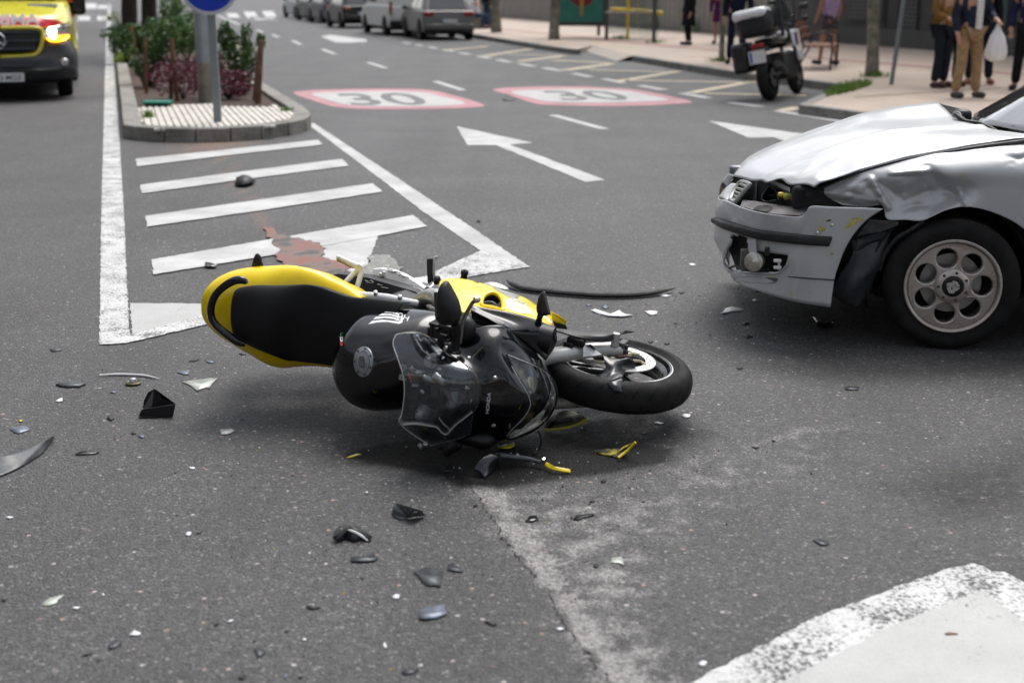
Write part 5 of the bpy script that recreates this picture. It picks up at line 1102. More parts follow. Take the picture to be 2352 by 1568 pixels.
# ---- wheels
def moto_wheel(c, axl, Rt, wd, parent, discs, spokes=3):
    axl = axl / np.linalg.norm(axl); u_, v_, _ = frame_of(axl); h = wd / 2; Rr = .215
    prof = [(Rr - .004, -h * .72), (Rr + .012, -h * .80)]
    for k in range(15):
        a = -math.pi / 2 * 1.02 + math.pi * 1.02 * k / 14; prof.append((Rr + .028 + (Rt - Rr - .028) * math.cos(a) ** .75 if math.cos(a) > 0 else Rr + .028, h * math.sin(a)))
    prof += [(Rr + .012, h * .80), (Rr - .004, h * .72)]
    w_ = lathe('wheel', prof, c, axl, TYRE, parent, 80, closed=True)
    rm = lathe('rim', [(Rr + .004, h * .74), (Rr + .002, h * .80), (Rr - .008, h * .78), (Rr - .014, h * .5), (Rr - .03, h * .2), (Rr - .03, -h * .2), (Rr - .014, -h * .5), (Rr - .008, -h * .78), (Rr + .004, -h * .74)], c, axl, BLKG, w_, 64, caps=False)
    lathe('rim_stripe', [(Rr - .001, h * .82), (Rr + .003, h * .80)], c, axl, PALE, rm, 64, caps=False); lathe('rim_inner', [(Rr - .018, h * .55), (Rr - .030, h * .30)], c + axl * .001, axl, mat('worn rim', (.2, .2, .2), .3, .6), rm, 64, caps=False)
    lathe('hub', [(.02, -h * 1.05), (.036, -h * 1.05), (.04, -h * .6), (.05, 0), (.04, h * .6), (.036, h * 1.05), (.02, h * 1.05)], c, axl, BLKM, rm, 28)
    for k in range(spokes):
        a = 2 * math.pi * k / spokes + .35
        d_ = u_ * math.cos(a) + v_ * math.sin(a); e_ = np.cross(axl, d_)
        for sg in (-1, 1):
            tube('spoke', [c + d_ * .035 + e_ * sg * .012, c + d_ * .11 + e_ * sg * .020, c + d_ * (Rr - .012) + e_ * sg * .034], [.016, .013, .012], BLKG, rm, 10)
    if discs:
        V, F = holed_disc(.148, [(0, 0, .108)] + [(rr_ * math.cos(a_), rr_ * math.sin(a_), .0032) for rr_, n_, o_ in ((.116, 18, 0), (.127, 18, .17), (.138, 18, .09)) for a_ in [2 * math.pi * k / n_ + o_ for k in range(n_)]], .0022, .0)
        for sg in (1, -1):
            dk = mesh('brake_disc', [c + axl * (sg * h * 1.02 + v[2]) + u_ * v[0] + v_ * v[1] for v in V], F, mat('pale disc steel', (.60, .59, .56), .3, .6, var=.1), w_, True)
            for k in range(6):
                a = 2 * math.pi * k / 6; d_ = u_ * math.cos(a) + v_ * math.sin(a); e_ = np.cross(axl, d_)
                tube('carrier_arm', [c + axl * sg * h * 1.02 + d_ * .04, c + axl * sg * h * 1.03 + d_ * .08 + e_ * .03, c + axl * sg * h * 1.02 + d_ * .112 + e_ * .012], .0065, mat('gold carrier', (.50, .44, .28), .35, .5), dk, 6)
            lathe('carrier_ring', [(.04, -.003), (.055, -.003), (.055, .003), (.04, .003)], c + axl * sg * h * 1.02, axl, mat('gold carrier', (.50, .44, .28), .35, .5), dk, 28)
    # tread grooves: many short curved cuts
    V, F = [], []
    for k in range(26):
        for sg in (-1, 1):
            th0 = 2 * math.pi * (k + (.5 if sg > 0 else 0)) / 26; row = []
            for j in range(9):
                s = j / 8; a = sg * (.15 + 1.0 * s); th = th0 + .16 * s ** 1.4
                r_ = Rr + .028 + (Rt - Rr - .028) * max(.01, math.cos(a)) ** .75 + .0012; wv_ = .0045 * math.sin(math.pi * min(1, s + .12)) + .0008
                for q in (-1, 1):
                    t2 = th + q * wv_ / r_; V.append(c + axl * h * math.sin(a) * 1.01 + (u_ * math.cos(t2) + v_ * math.sin(t2)) * r_)
            o_ = len(V) - 18; F += [(o_ + 2 * j, o_ + 2 * j + 1, o_ + 2 * j + 3, o_ + 2 * j + 2) for j in range(8)]
    stuff(mesh('tread_grooves', V, F, mat('groove black', (.003, .003, .003), .9), w_, False))
    return w_
fwc = BB(-.03, 0, .30); fax = BL + BU * .02 - BF * .02
moto_wheel(fwc, fax, .300, .125, bike, True)
moto_wheel(BB(-1.36, -.07, .37), BL, .30, .16, bike, False)
# ---- fork, caliper, broken mudguard
fork = tube('fork_leg', [BP(b8(1215, 330), .325), BP(b8(980, 330), .36), BP(b8(720, 350), .41), BP(b8(480, 388), .46), BP(b8(300, 412), .50), BP(b8(60, 450), .56), BB(-.40, .10, .84)], [.030, .029, .029, .031, .032, .030, .027], mat('grimy fork leg', (.62, .62, .60), .38, .35, var=.1, dirt=(.13, .11, .085), dscale=11, dlo=.5, dhi=.7), bike, 20, 3)
tube('fork_leg', [fwc - fax * .105, fwc - fax * .105 + (BU * .52 - BF * .40) * 1.0], [.029, .027], mat('grimy fork leg', (.5, .5, .5)), bike, 16, 1)
lathe('axle', [(0, -.13), (.014, -.13), (.014, .125), (0, .125)], fwc, fax, SILV, bike, 14)
cl = box('axle_clamp', BP(b8(1225, 320), .32) - BL * .0, (.03, .062, .062), mat('dark clamp', (.09, .09, .09), .4, .6), fork, (BF, BL, BU), .006)
for x, y in ((1238, 285), (1235, 375)): lathe('clamp_bolt', [(0, .020), (.010, .018), (.011, 0)], BP(b8(x, y), .325), BF, BLKM, cl, 10)
lathe('fork_boss', [(.0, .03), (.014, .03), (.016, .0), (.016, -.02)], BP(b8(1132, 215), .36), BL, SILV, fork, 14)
box('mudguard_stay', BP(b8(620, 225), .44), (.07, .03, .03), BLKM, fork, (BF, BL, BU), .006); box('mudguard_stay', BP(b8(520, 280), .45), (.04, .03, .03), BLKM, fork, (BF, BL, BU), .006)
plate('fork_guard', BT(b8, [(738, 270, .45), (712, 308, .46), (710, 428, .47), (830, 418, .46), (952, 398, .45), (880, 340, .44), (800, 300, .44)]), mat('white plastic guard', (.8, .8, .81), .35, var=.08), bike, .006)
plate('fork_guard_edge', BT(b8, [(745, 268, .455), (815, 262, .45), (870, 330, .445), (800, 300, .45)]), BLKG, bike, .008)
MG = tensor([BT(b8, [(960, 405, .44), (1080, 440, .43), (1200, 455, .41), (1330, 440, .38), (1400, 520, .36)]), BT(b8, [(985, 470, .46), (1060, 520, .47), (1140, 520, .45), (1240, 560, .41), (1390, 570, .37)]),
             BT(b8, [(1005, 560, .48), (1050, 610, .49), (1130, 600, .48), (1220, 625, .45), (1262, 640, .43)]), BT(b8, [(960, 645, .50), (1000, 690, .52), (1060, 680, .52), (1160, 660, .50), (1240, 655, .47)]),
             BT(b8, [(870, 668, .52), (940, 690, .54), (1015, 755, .56), (1130, 720, .54), (1232, 690, .50)])], 5, 6)
MGM = mat('black mudguard', (.008, .009, .011), .3, var=.2, coat=.25)
sheet('mudguard', MG, MGM, bike, .004, angle=180)
MG2 = tensor([BT(b8, [(1015, 765, .565), (1100, 745, .56), (1230, 705, .52)]), BT(b8, [(1060, 820, .58), (1140, 810, .575), (1260, 830, .54)]), BT(b8, [(1125, 870, .585), (1190, 885, .575), (1282, 915, .55)])], 5, 5)
sheet('mudguard_shard', MG2, MGM, bike, .004, angle=180)
plate('caliper', BT(b8, [(1150, 405, .37), (1340, 400, .34), (1345, 430, .34), (1150, 455, .37)]), mat('brown caliper', (.10, .06, .045), .5, .4), fork, .04)
# ---- crushed right side against the road
def GZ(zf, x, y, z): return G(*zf(x, y), z)
ri = sheet('crushed_indicator', tensor([[GZ(b7, 1105, 1190, .02), GZ(b7, 1150, 1120, .05), GZ(b7, 1240, 1085, .07), GZ(b7, 1330, 1090, .07)], [GZ(b7, 1130, 1200, .01), GZ(b7, 1200, 1150, .05), GZ(b7, 1280, 1130, .06), GZ(b7, 1370, 1120, .05)], [GZ(b7, 1110, 1204, .006), GZ(b7, 1220, 1196, .012), GZ(b7, 1310, 1175, .014), GZ(b7, 1390, 1142, .012)]], 5, 5), mat('scraped plastic', (.16, .16, .14), .45, .3, var=.5, scale=40), bike, .004)
tube('yellow_edge', [GZ(b7, 1108, 1204, .012), GZ(b7, 1220, 1197, .016), GZ(b7, 1310, 1176, .018), GZ(b7, 1390, 1142, .016)], .0045, mat('scraped yellow plastic', (.48, .42, .03), .4), ri, 6)
plate('yellow_inner', [GZ(b7, 1310, 1110, .04), GZ(b7, 1345, 1100, .06), GZ(b7, 1388, 1140, .03), GZ(b7, 1320, 1165, .02)], mat('scraped yellow plastic', (.48, .42, .03), .4), ri, .003)
tube('black_strap', [GZ(b7, 1140, 1185, .03), GZ(b7, 1180, 1155, .055), GZ(b7, 1290, 1140, .06)], .010, BLKM, ri, 8)
tube('hanging_wire', [GZ(b7, 1068, 1215, .09), GZ(b7, 1085, 1260, .06), GZ(b7, 1083, 1310, .03), GZ(b7, 1062, 1345, .008), GZ(b7, 1035, 1370, .006)], .0035, BLKM, bike, 6)
tube('brake_lever', [GZ(b7, 330, 1295, .06), GZ(b7, 312, 1325, .02), GZ(b7, 285, 1300, .03)], .009, SILV, bike, 8)
lathe('bar_end', [(0, -.03), (.018, -.028), (.02, .02), (.014, .03)], GZ(b7, 490, 1325, .035), BL * .8 + BF * .5, BLKM, bike, 14)
dome('right_grip', b7, [(420, 1300), (500, 1270), (560, 1300), (540, 1350), (450, 1345)], .95, .03, .03, BLKM, bike)
plate('red_light_piece', BT(bb, [(245, 1035, 1.0), (268, 960, 1.0), (280, 1045, 1.0)]), mat('red plastic', (.35, .01, .01), .25), bike, .004); plate('amber_piece', BT(bb, [(350, 1015, 1.02), (372, 1012, 1.02), (415, 1085, 1.02), (395, 1085, 1.02)]), mat('amber plastic', (.42, .30, .02), .3), bike, .004)
under = box('lower_fairing', BB(-.38, -.16, .80), (.26, .07, .30), BLKM, bike, (BF, BL, BU), .03)
# ================================================================ things of the street
def VP(q, base):                    # a pixel on the upright plane across the view that passes through the ground point base
    return PL(q[0], q[1], np.asarray(base, float), np.array([0, 1.0, 0]))
# ---------------------------------------------------------------- foliage
def leaf_mat(name, c1, c2, rough=.55):
    m = bpy.data.materials.new(name); MATS[name] = m; t = NT(m); v = t.n('ShaderNodeNewGeometry')
    f = t.noise(v.outputs['Position'], 9, 3); rnd = v.outputs['Random Per Island']
    c = t.mix(t.math('ADD', t.math('MULTIPLY', rnd, .6), t.math('MULTIPLY', f, .4)), c1, c2)
    t.l(c, t.b.inputs['Base Color']); t.b.inputs['Roughness'].default_value = rough
    tl = t.n('ShaderNodeBsdfTranslucent'); t.l(c, tl.inputs[0]); mx_ = t.n('ShaderNodeMixShader'); mx_.inputs[0].default_value = .25
    t.l(t.b.outputs[0], mx_.inputs[1]); t.l(tl.outputs[0], mx_.inputs[2]); t.l(mx_.outputs[0], t.out.inputs[0]); return m
GREEN = leaf_mat('mid green leaves', (.04, .09, .022), (.11, .19, .06)); DKGREEN = leaf_mat('dark green leaves', (.022, .06, .014), (.07, .15, .04)); LIME = leaf_mat('yellow green leaves', (.12, .22, .012), (.28, .36, .03))
PURPLE = leaf_mat('purple leaves', (.06, .012, .022), (.19, .045, .075)); GRASSM = leaf_mat('grass blades', (.07, .15, .02), (.17, .27, .05)); PETAL = mat('cream petals', (.65, .6, .5), .6); CROWN = leaf_mat('plane tree leaves', (.03, .07, .012), (.10, .18, .03))
BARK = mat('dark bark', (.030, .022, .016), .95, var=.5, scale=14, bump=.9, bscale=30); BARKP = mat('pale plane bark', (.22, .22, .17), .85, var=.3, scale=7, bump=.4, bscale=25, dirt=(.12, .115, .09), dscale=5, dlo=.45, dhi=.6); STAKE = mat('stake wood', (.15, .075, .04), .85, var=.35, scale=12, bump=.4, bscale=60)
def leaves_vf(n, fn, size, rnd, up=.3, narrow=.5):
    V, F = [], []
    for _ in range(n):
        c = fn(rnd); a = Vector((rnd.gauss(0, 1), rnd.gauss(0, 1), rnd.gauss(0, 1) + up)).normalized(); b = a.orthogonal().normalized(); b.rotate(Matrix.Rotation(rnd.uniform(0, 6.28), 3, a)); e = a.cross(b); s = size * rnd.uniform(.6, 1.3)
        k = len(V); c = Vector(c); V += [c - b * s, c + e * s * narrow, c + b * s, c - e * s * narrow]; F.append((k, k + 1, k + 2, k + 3))
    return [tuple(v) for v in V], F
def blobs_fn(blobs):
    def f(rnd):
        (cx, cy, cz, rx, ry, rz) = rnd.choice(blobs); d = Vector((rnd.gauss(0, 1), rnd.gauss(0, 1), rnd.gauss(0, 1))).normalized(); r_ = rnd.uniform(.45, 1.05) ** .6
        return (cx + d.x * rx * r_, cy + d.y * ry * r_, max(.02, cz + d.z * rz * r_))
    return f
def shrub(label, loc, w, h, m, n=900, size=.035, seed=0, spiky=False, group=None, name='shrub'):
    rnd = random.Random(seed); t_ = thing(name, label, 'shrub', tuple(loc), 0, group)
    bl = [(rnd.uniform(-.4, .4) * w, rnd.uniform(-.4, .4) * w, h * rnd.uniform(.25, .75), w * rnd.uniform(.2, .34), w * rnd.uniform(.2, .34), h * rnd.uniform(.15, .28)) for _ in range(9)]
    if spiky:
        bl = []
        for _ in range(12):
            a, l_ = rnd.uniform(0, 6.28), rnd.uniform(.1, .5) * w
            for k in range(6): bl.append((math.cos(a) * l_ * (k + 1) / 5, math.sin(a) * l_ * (k + 1) / 5, h * (.1 + .16 * k) * rnd.uniform(.85, 1.1), .05 * w, .05 * w, .10 * h))
    V, F = leaves_vf(n, blobs_fn(bl), size, rnd); mesh('foliage', V, F, m, t_, False, world=False)
    parts = []
    for _ in range(6):
        a, l_ = rnd.uniform(0, 6.28), rnd.uniform(.15, .4) * w
        parts.append(tube_vf([(0, 0, -.03), (math.cos(a) * l_ * .5, math.sin(a) * l_ * .5, h * .4), (math.cos(a) * l_, math.sin(a) * l_, h * .75)], [.012, .008, .004], 6, 2))
    V, F = join_vf(parts); mesh('stem', V, F, BARK, t_, True, world=False); return t_
def at_soil(x, y): return G(x, y, .10)
s0 = [(345, 200, 1.05, 1.0, DKGREEN, 'tall dark green leafy shrub at the left edge of the traffic island'), (395, 165, 1.0, 1.0, GREEN, 'mid green shrub behind the purple barberry on the traffic island'), (560, 215, .9, 1.0, GREEN, 'airy green shrub with cream flowers beside the stake on the island'), (335, 135, 1.3, .9, DKGREEN, 'dark green shrub between the dark tree trunks on the island'), (395, 95, 1.7, 1.3, GREEN, 'bright green shrub behind the tree trunks on the island'), (430, 140, 1.3, 1.05, DKGREEN, 'dark green shrub behind the steel lamp post on the island'), (520, 175, .8, .7, GREEN, 'low green shrub beside the blue sign post on the island')]
for k, (x, y, w, h, m_, lb) in enumerate(s0): shrub(lb, at_soil(x, y), w, h, m_, 2600, .036 if y > 150 else .05, 20 + k, spiky=(k in (0, 2)))
rnd = random.Random(5)
pb = [(420, 228, .85, .55, 'purple barberry shrub to the left of the steel lamp post'), (525, 228, .75, .5, 'purple barberry shrub to the right of the blue sign post'), (450, 200, .9, .65, 'purple barberry shrub behind the steel lamp post')]
for k, (x, y, w, h, lb) in enumerate(pb): shrub(lb, at_soil(x, y), w, h, PURPLE, 1300, .026, 40 + k, name='barberry')
for k, (x, y, w, h, lb) in enumerate(((290, 150, .42, .38, 'round lime green bush near the kerb of the traffic island'), (285, 112, .5, .3, 'low lime green bush behind the round lime bush on the island'), (276, 62, 1.3, .8, 'light green bush at the far left kerb of the island'))): shrub(lb, at_soil(x, y), w, h, LIME, 900, .024, 60 + k)
fl_o = thing('white_flowers', 'cluster of cream blossoms among the island shrubs', 'flowers', tuple(at_soil(545, 216)))
V, F = leaves_vf(90, blobs_fn([(0, 0, .55, .14, .14, .14), (-.12, 0, .42, .1, .1, .1), (.12, .1, .72, .14, .1, .08)]), .03, rnd); mesh('blossom', V, F, PETAL, fl_o, False, world=False); V, F = tube_vf([(0, 0, -.02), (0, .02, .3), (.03, .03, .55)], .006, 6, 2); mesh('stem', V, F, BARK, fl_o, world=False)
# tree trunks on the island
def tree(name, label, base, r0, h, m, lean=(0, 0), crown_r=2.2, crown_z=5.5, n=1800, seed=0, group=None, leaf=CROWN):
    rnd = random.Random(seed); b = np.asarray(base); t_ = thing(name, label, 'tree', tuple(b), 0, group)
    V, F = tube_vf([(0, 0, -.05), (lean[0] * .1, lean[1] * .1, h * .15), (lean[0] * .5, lean[1] * .5, h * .5), (lean[0], lean[1], h)], [r0 * 1.25, r0 * 1.02, r0 * .9, r0 * .7], 14, 4)
    V = [np.array(v) * (1 + .06 * noise.noise(Vector((v[0] * 9, v[1] * 9, v[2] * 2)))) if True else v for v in V]
    parts = [(V, F)]
    for k in range(6):
        a = k * 1.05 + rnd.uniform(-.3, .3); parts.append(tube_vf([(lean[0], lean[1], h * .9), (lean[0] + math.cos(a) * crown_r * .3, lean[1] + math.sin(a) * crown_r * .3, h + (crown_z - h) * .6), (lean[0] + math.cos(a) * crown_r * .6, lean[1] + math.sin(a) * crown_r * .6, crown_z + rnd.uniform(-.3, .8))], [r0 * .5, r0 * .3, r0 * .12], 8, 3))
    V, F = join_vf(parts); mesh('trunk', V, F, m, t_, world=False)
    bl = [(lean[0] + rnd.gauss(0, .5) * crown_r, lean[1] + rnd.gauss(0, .5) * crown_r, crown_z + rnd.uniform(-.8, 1.6), crown_r * .4, crown_r * .4, crown_r * .28) for _ in range(12)]
    V, F = leaves_vf(n, blobs_fn(bl), .11, rnd); mesh('crown', V, F, leaf, t_, False, world=False); return t_
for k, (x, y, r_, lb) in enumerate(((300, 125, .19, 'thick dark tree trunk by the left kerb of the island'), (345, 112, .20, 'thick dark tree trunk in the middle of the island'), (405, 62, .20, 'dark tree trunk farthest back on the island'))): tree('street_tree', lb, at_soil(x, y), r_, 3.4, BARK, (.1, .2), 2.0, 5.6, 1500, 80 + k)
# stakes
for k, (x0, y0, x1, y1, r_, lb) in enumerate(((408, 232, 393, 88, .035, 'upright wooden stake in front of the purple barberry left of the lamp post'), (392, 228, 396, 110, .03, 'thin wooden stake close behind the upright stake by the barberry'), (592, 238, 600, 92, .045, 'thick pointed wooden stake at the right end of the planting'), (583, 232, 596, 110, .03, 'leaning wooden stake against the thick pointed stake'), (556, 205, 557, 82, .03, 'wooden stake inside the airy flowering shrub'), (336, 215, 333, 84, .028, 'slim wooden stake in the tall dark green shrub'), (318, 175, 300, 60, .04, 'leaning wooden stake in front of the thick dark trunk'))):
    b = at_soil(x0, y0); tp = VP((x1, y1), b); V, F = tube_vf([b - np.array([0, 0, .05]), (b + tp) / 2, tp - (tp - b) * .04, tp], [r_, r_ * .95, r_ * .85, r_ * .35], 9, 1); o_ = mesh('wooden_stake', V, F, STAKE, None, True, origin=b); tag(o_, lb, 'stake')
# green valve box
b = G(358, 244, .15); vb = thing('valve_box', 'black irrigation box with green lid on the island soil', 'valve box', tuple(b)); box('box_body', b + [0, .1, -.01], (.30, .2, .08), BLK_PL, vb, None, .008); box('lid', b + [0, .1, .045], (.36, .24, .03), mat('green plastic', (.01, .22, .15), .45), vb, None, .01)
# weeds at the kerb nose and in the corner
def tuft(label, base, w, h, n, seed, cat='weed'):
    rnd = random.Random(seed); V, F = [], []
    for _ in range(n):
        a = rnd.uniform(0, 6.28); r_ = rnd.uniform(0, w); p = np.array([math.cos(a) * r_, math.sin(a) * r_ * .5, 0]); d = np.array([rnd.gauss(0, .35), rnd.gauss(0, .35), 1]) * h * rnd.uniform(.5, 1.1); s = np.array([-math.sin(a), math.cos(a), 0]) * .008
        k = len(V); V += [p - s, p + s, p + d * .6 + s * .9, p + d, p + d * .6 - s * .9]; F.append((k, k + 1, k + 2, k + 3, k + 4))
    o_ = mesh('weed_tuft', V, F, GRASSM, None, False); o_.location = tuple(base); tag(o_, label, cat); return o_
tuft('green weeds growing at the foot of the island kerb', G(545, 322), .16, .16, 90, 1)
tuft('small grass tuft in the left corner of the ribbed slabs', G(338, 270, .145), .1, .10, 40, 2); tuft('short weeds along the right rim of the ribbed slabs', G(655, 255, .145), .12, .06, 40, 3)
gz = GP([z4(950, 655), z4(1080, 610), z4(1300, 565), z4(1310, 590), z4(1150, 640), z4(990, 672)], KH); V, F = [], []; rnd = random.Random(9)
for _ in range(900):
    w_ = [rnd.random() for _ in gz]; s_ = sum(w_); p = sum(g * (a ** 3) for g, a in zip(gz, w_)) / sum(a ** 3 for a in w_); d = np.array([rnd.gauss(0, .4), rnd.gauss(0, .4), 1]) * rnd.uniform(.06, .14); s = np.array([rnd.gauss(0, 1), rnd.gauss(0, 1), 0]) * .008; k = len(V); V += [p - s, p + s, p + d]; F.append((k, k + 1, k + 2))
og = mesh('grass', V, F, GRASSM, None, False); tag(og, 'strip of grass growing along the pavement corner', 'grass', kind='stuff')
for k, (x, y, lb) in enumerate(((z4(260, 425)[0], z4(260, 425)[1], 'grass round the slim tree near the police motorcycle'), (z4(1340, 530)[0], z4(1340, 530)[1], 'grass round the thick pale tree trunk'), (sz(1735, 425)[0], sz(1735, 425)[1], 'weeds at the foot of the bus shelter post'), (sz(1400, 385)[0], sz(1400, 385)[1], 'weeds by the yellow bus stop pole'))): tuft(lb, G(x, y, KH), .35, .12, 110, 30 + k)
for k, (x, y, lb) in enumerate(((sz(620, 190)[0], sz(620, 190)[1], 'weeds against the fence left of the poster'), (sz(1850, 290)[0], sz(1850, 290)[1], 'weeds against the fence right of the shelter'), (sz(2230, 320)[0], sz(2230, 320)[1], 'tall weeds against the fence behind the purple skirt'))): tuft(lb, G(x, y, KH), .9, .45, 260, 50 + k)
# ---------------------------------------------------------------- lamp post, sign, poles
GALV = mat('galvanised steel', (.30, .33, .36), .45, .6, var=.15, scale=5); GREYP = mat('grey painted post', (.23, .26, .27), .45, .3, var=.1)
lb_ = G(478, 237, .10); lp = thing('lamp_post', 'thick galvanised lamp post with worn bare base on the island', 'lamp post', tuple(lb_))
V, F = tube_vf([(0, 0, 0), (0, 0, .55)], [.128, .126], 28, 1); mesh('base_sleeve', V, F, mat('bare weathered steel', (.27, .25, .20), .5, .5, var=.35, scale=6), lp, world=False)
V, F = tube_vf([(0, 0, .55), (0, 0, 3), (0, 0, 8)], [.127, .11, .07], 28, 1); mesh('shaft', V, F, GALV, lp, world=False); V, F = tube_vf([(0, 0, 8), (1.2, 0, 8.5)], [.05, .04], 12, 1); mesh('arm', V, F, GALV, lp, world=False); box('lantern', (1.4, 0, 8.5), (.6, .25, .12), GREYP, lp, None, .04, world=False)
sb = G(500.5, 279, .15); sp = thing('sign_post', 'flat grey post carrying a round blue sign on the island nose', 'road sign', tuple(sb)); t0 = VP((485, 24), sb) - sb; dv = t0 / np.linalg.norm(t0)
V, F = boxv(np.array(t0) * .5 + dv * .3, (.085, .05, np.linalg.norm(t0) + .62), (np.array([1, 0, 0]), np.cross(dv, [1, 0, 0]), dv)); mesh('post', V, F, GREYP, sp, False, world=False)
cs = VP((481, -36), sb) - sb; rs = .325; V, F = lathe_vf([(0, -.012), (rs, -.012), (rs + .012, 0), (rs, .004), (0, .004)], cs + [0, -.055, 0], (0, -1, 0), 48); sg = mesh('sign_disc', V, F, mat('grey sign back', (.5, .52, .54), .4), sp, world=False)
V, F = lathe_vf([(0.001, 0), (rs - .03, 0)], cs + [0, -.0605, 0], (0, -1, 0), 48, caps=False); mesh('blue_face', V, F, mat('blue sign sheeting', (.008, .04, .42), .35, var=.06), sg, world=False)
ar = [(-.05, .17), (.05, .17), (.05, -.02), (.13, .06), (.13, -.04), (0, -.19), (-.13, -.04), (-.13, .06), (-.05, -.02)]; V = [cs + [x * math.cos(.8) + y * math.sin(.8), -.062, y * math.cos(.8) - x * math.sin(.8) + .04] for x, y in ar]; mesh('arrow', V, [tuple(range(9))], mat('white sheeting', (.75, .75, .75), .4), sg, False, world=False)
V, F = tube_vf([cs + [-.2, .05, -.12], cs + [-.05, .02, -.2]], .04, 10, 1); mesh('bracket', V, F, GALV, sp, world=False)
pb_ = G(*z4(1437, 583), KH); tp = VP(z4(1524, 0), pb_); d = tp - pb_; V, F = tube_vf([pb_, pb_ + d * 1.7], .035, 14, 1); tag(mesh('leaning_pole', V, F, GREYP, None, True, origin=pb_), 'thin grey pole leaning beside the thick pale tree trunk', 'pole')
# ---------------------------------------------------------------- trees on the pavement
tree('plane_tree', 'thick pale mottled tree trunk beside the leaning pole', G(*z4(1305, 525), KH), .105, 3.2, BARKP, (-.15, .1), 2.4, 5.4, 2200, 90)
tree('plane_tree', 'slim tree trunk beside the parked police motorcycle', G(*z4(268, 425), KH), .055, 3.0, BARKP, (-.05, 0), 1.6, 4.6, 1200, 91)
tree('plane_tree', 'tree trunk beside the poster panel of the bus shelter', G(*sz(752, 390), KH), .15, 3.2, BARKP, (.05, 0), 2.2, 5.2, 1200, 92)
tree('plane_tree', 'tree trunk behind the rear of the grey estate car', G(*sz(182, 320), KH), .17, 3.2, BARKP, (-.05, 0), 2.2, 5.2, 1200, 93)
tree('plane_tree', 'leafy street tree on the pavement beside the crashed car', np.array([9.5, 2.0, 0]), .16, 3.0, BARKP, (0, 0), 2.6, 4.4, 2600, 94)
# ---------------------------------------------------------------- fence and building
fence = thing('corrugated_fence', 'long grey corrugated metal fence behind the bus shelter', 'fence', tuple(G(1400, 58, KH)))
FA, FB_ = G(1090, 36, KH), G(*z4(600, 262), KH); dF = FB_ - FA; LF = np.linalg.norm(dF); dF /= LF; nF = np.array([dF[1], -dF[0], 0]); V = []; n_ = int(LF / .11)
for i in range(n_ + 1):
    off = .05 if (i // 2) % 2 else 0
    p = FA + dF * LF * (i / n_) + nF * off; V += [p, p + [0, 0, 2.6]]
mesh('sheet', V, [(2 * i, 2 * i + 2, 2 * i + 3, 2 * i + 1) for i in range(n_)], mat('grey fence paint', (.26, .255, .24), .55, .2, var=.12, scale=2), fence, False); box('bottom_rail', (FA + FB_) / 2 + nF * .03 + [0, 0, .05], (LF, .06, .08), mat('grey fence rail', (.18, .18, .17), .6), fence, (dF, nF, (0, 0, 1)))
bld = thing('dark_building', 'dark grey building front with louvred windows behind the pedestrians', 'building', tuple(G(2100, 114, KH)))
BA, BB_ = G(*z4(600, 262), KH), G(*z4(2400, 396), KH); dB = BB_ - BA; LB = np.linalg.norm(dB); dB /= LB; BB_ = BB_ + dB * 14; LB += 14; nB = np.array([dB[1], -dB[0], 0])
WALL = mat('dark grey cladding', (.052, .054, .056), .6, var=.12, scale=3)
box('wall', (BA + BB_) / 2 - nB * .3 + [0, 0, 6.0], (LB, .5, 12.2), WALL, bld, (dB, nB, (0, 0, 1))); box('plinth', (BA + BB_) / 2 + nB * .02 + [0, 0, .2], (LB, .14, .5), mat('plinth grey', (.075, .075, .075), .7), bld, (dB, nB, (0, 0, 1)))
def bpt(q):                        # pixel on the building front
    return PL(q[0], q[1], BA + nB * -.05, nB)
slm = mat('louvre slat', (.085, .09, .095), .5, .3); rec = mat('window recess', (.012, .014, .018), .4)
for (x0, y1, x1) in ((1150, 140, 1385), (1490, 285, 1615), (1385, 270, 1480), (2150, 180, 2240)):
    a, c = bpt(z4(x0, y1)), bpt(z4(x1, y1)); w_ = np.linalg.norm((c - a)[:2]); zb_ = (a[2] + c[2]) / 2; h_ = 3.0 - zb_; mid = (a + c) / 2; mid[2] = zb_ + h_ / 2
    wn = box('window', mid, (w_, .03, h_), rec if x0 != 2150 else mat('teal window', (.05, .10, .10), .15), bld, (dB, nB, (0, 0, 1)))
    fr_ = mat('window frame grey', (.03, .034, .04), .5)
    for sx in (-1, 1): box('frame', mid + dB * sx * (w_ / 2 - .02), (.05, .08, h_), fr_, wn, (dB, nB, (0, 0, 1)))
    box('sill', mid - np.array([0, 0, h_ / 2]), (w_ + .05, .14, .05), fr_, wn, (dB, nB, (0, 0, 1)))
    if x0 in (1150, 1490):
        for k in range(int(h_ / .11)): box('slat', mid + np.array([0, 0, -h_ / 2 + .08 + k * .11]) + nB * .03, (w_ - .06, .05, .07), slm, wn, (dB, nB, (0, 0, 1)))
# ---------------------------------------------------------------- bus shelter
PB = G(*sz(1000, 372), KH); sh = thing('bus_shelter', 'bus shelter with lit poster panel and glass wall beside the kerb', 'bus shelter', tuple(PB))
SHM = mat('dark shelter steel', (.07, .075, .075), .5, .4); a = VP(sz(800, 250), PB); c = VP(sz(1235, 250), PB); w_ = c[0] - a[0]
pz0 = a[2]; pn = box('poster_panel', np.array([(a[0] + c[0]) / 2, PB[1], pz0 + .95]), (w_ + .12, .14, 1.95), SHM, sh, None, .02)
box('poster', np.array([(a[0] + c[0]) / 2, PB[1] - .075, pz0 + .97]), (w_ - .06, .012, 1.75), mat('teal poster', (.03, .20, .17), .3, var=.2, scale=2), pn)
V, F = lathe_vf([(0.001, 0), (.42, 0)], np.array([(a[0] + c[0]) / 2, PB[1] - .085, pz0 + .98]), (0, -1, 0), 40, caps=False); mesh('red_disc', V, F, mat('wine red print', (.20, .01, .025), .3), pn)
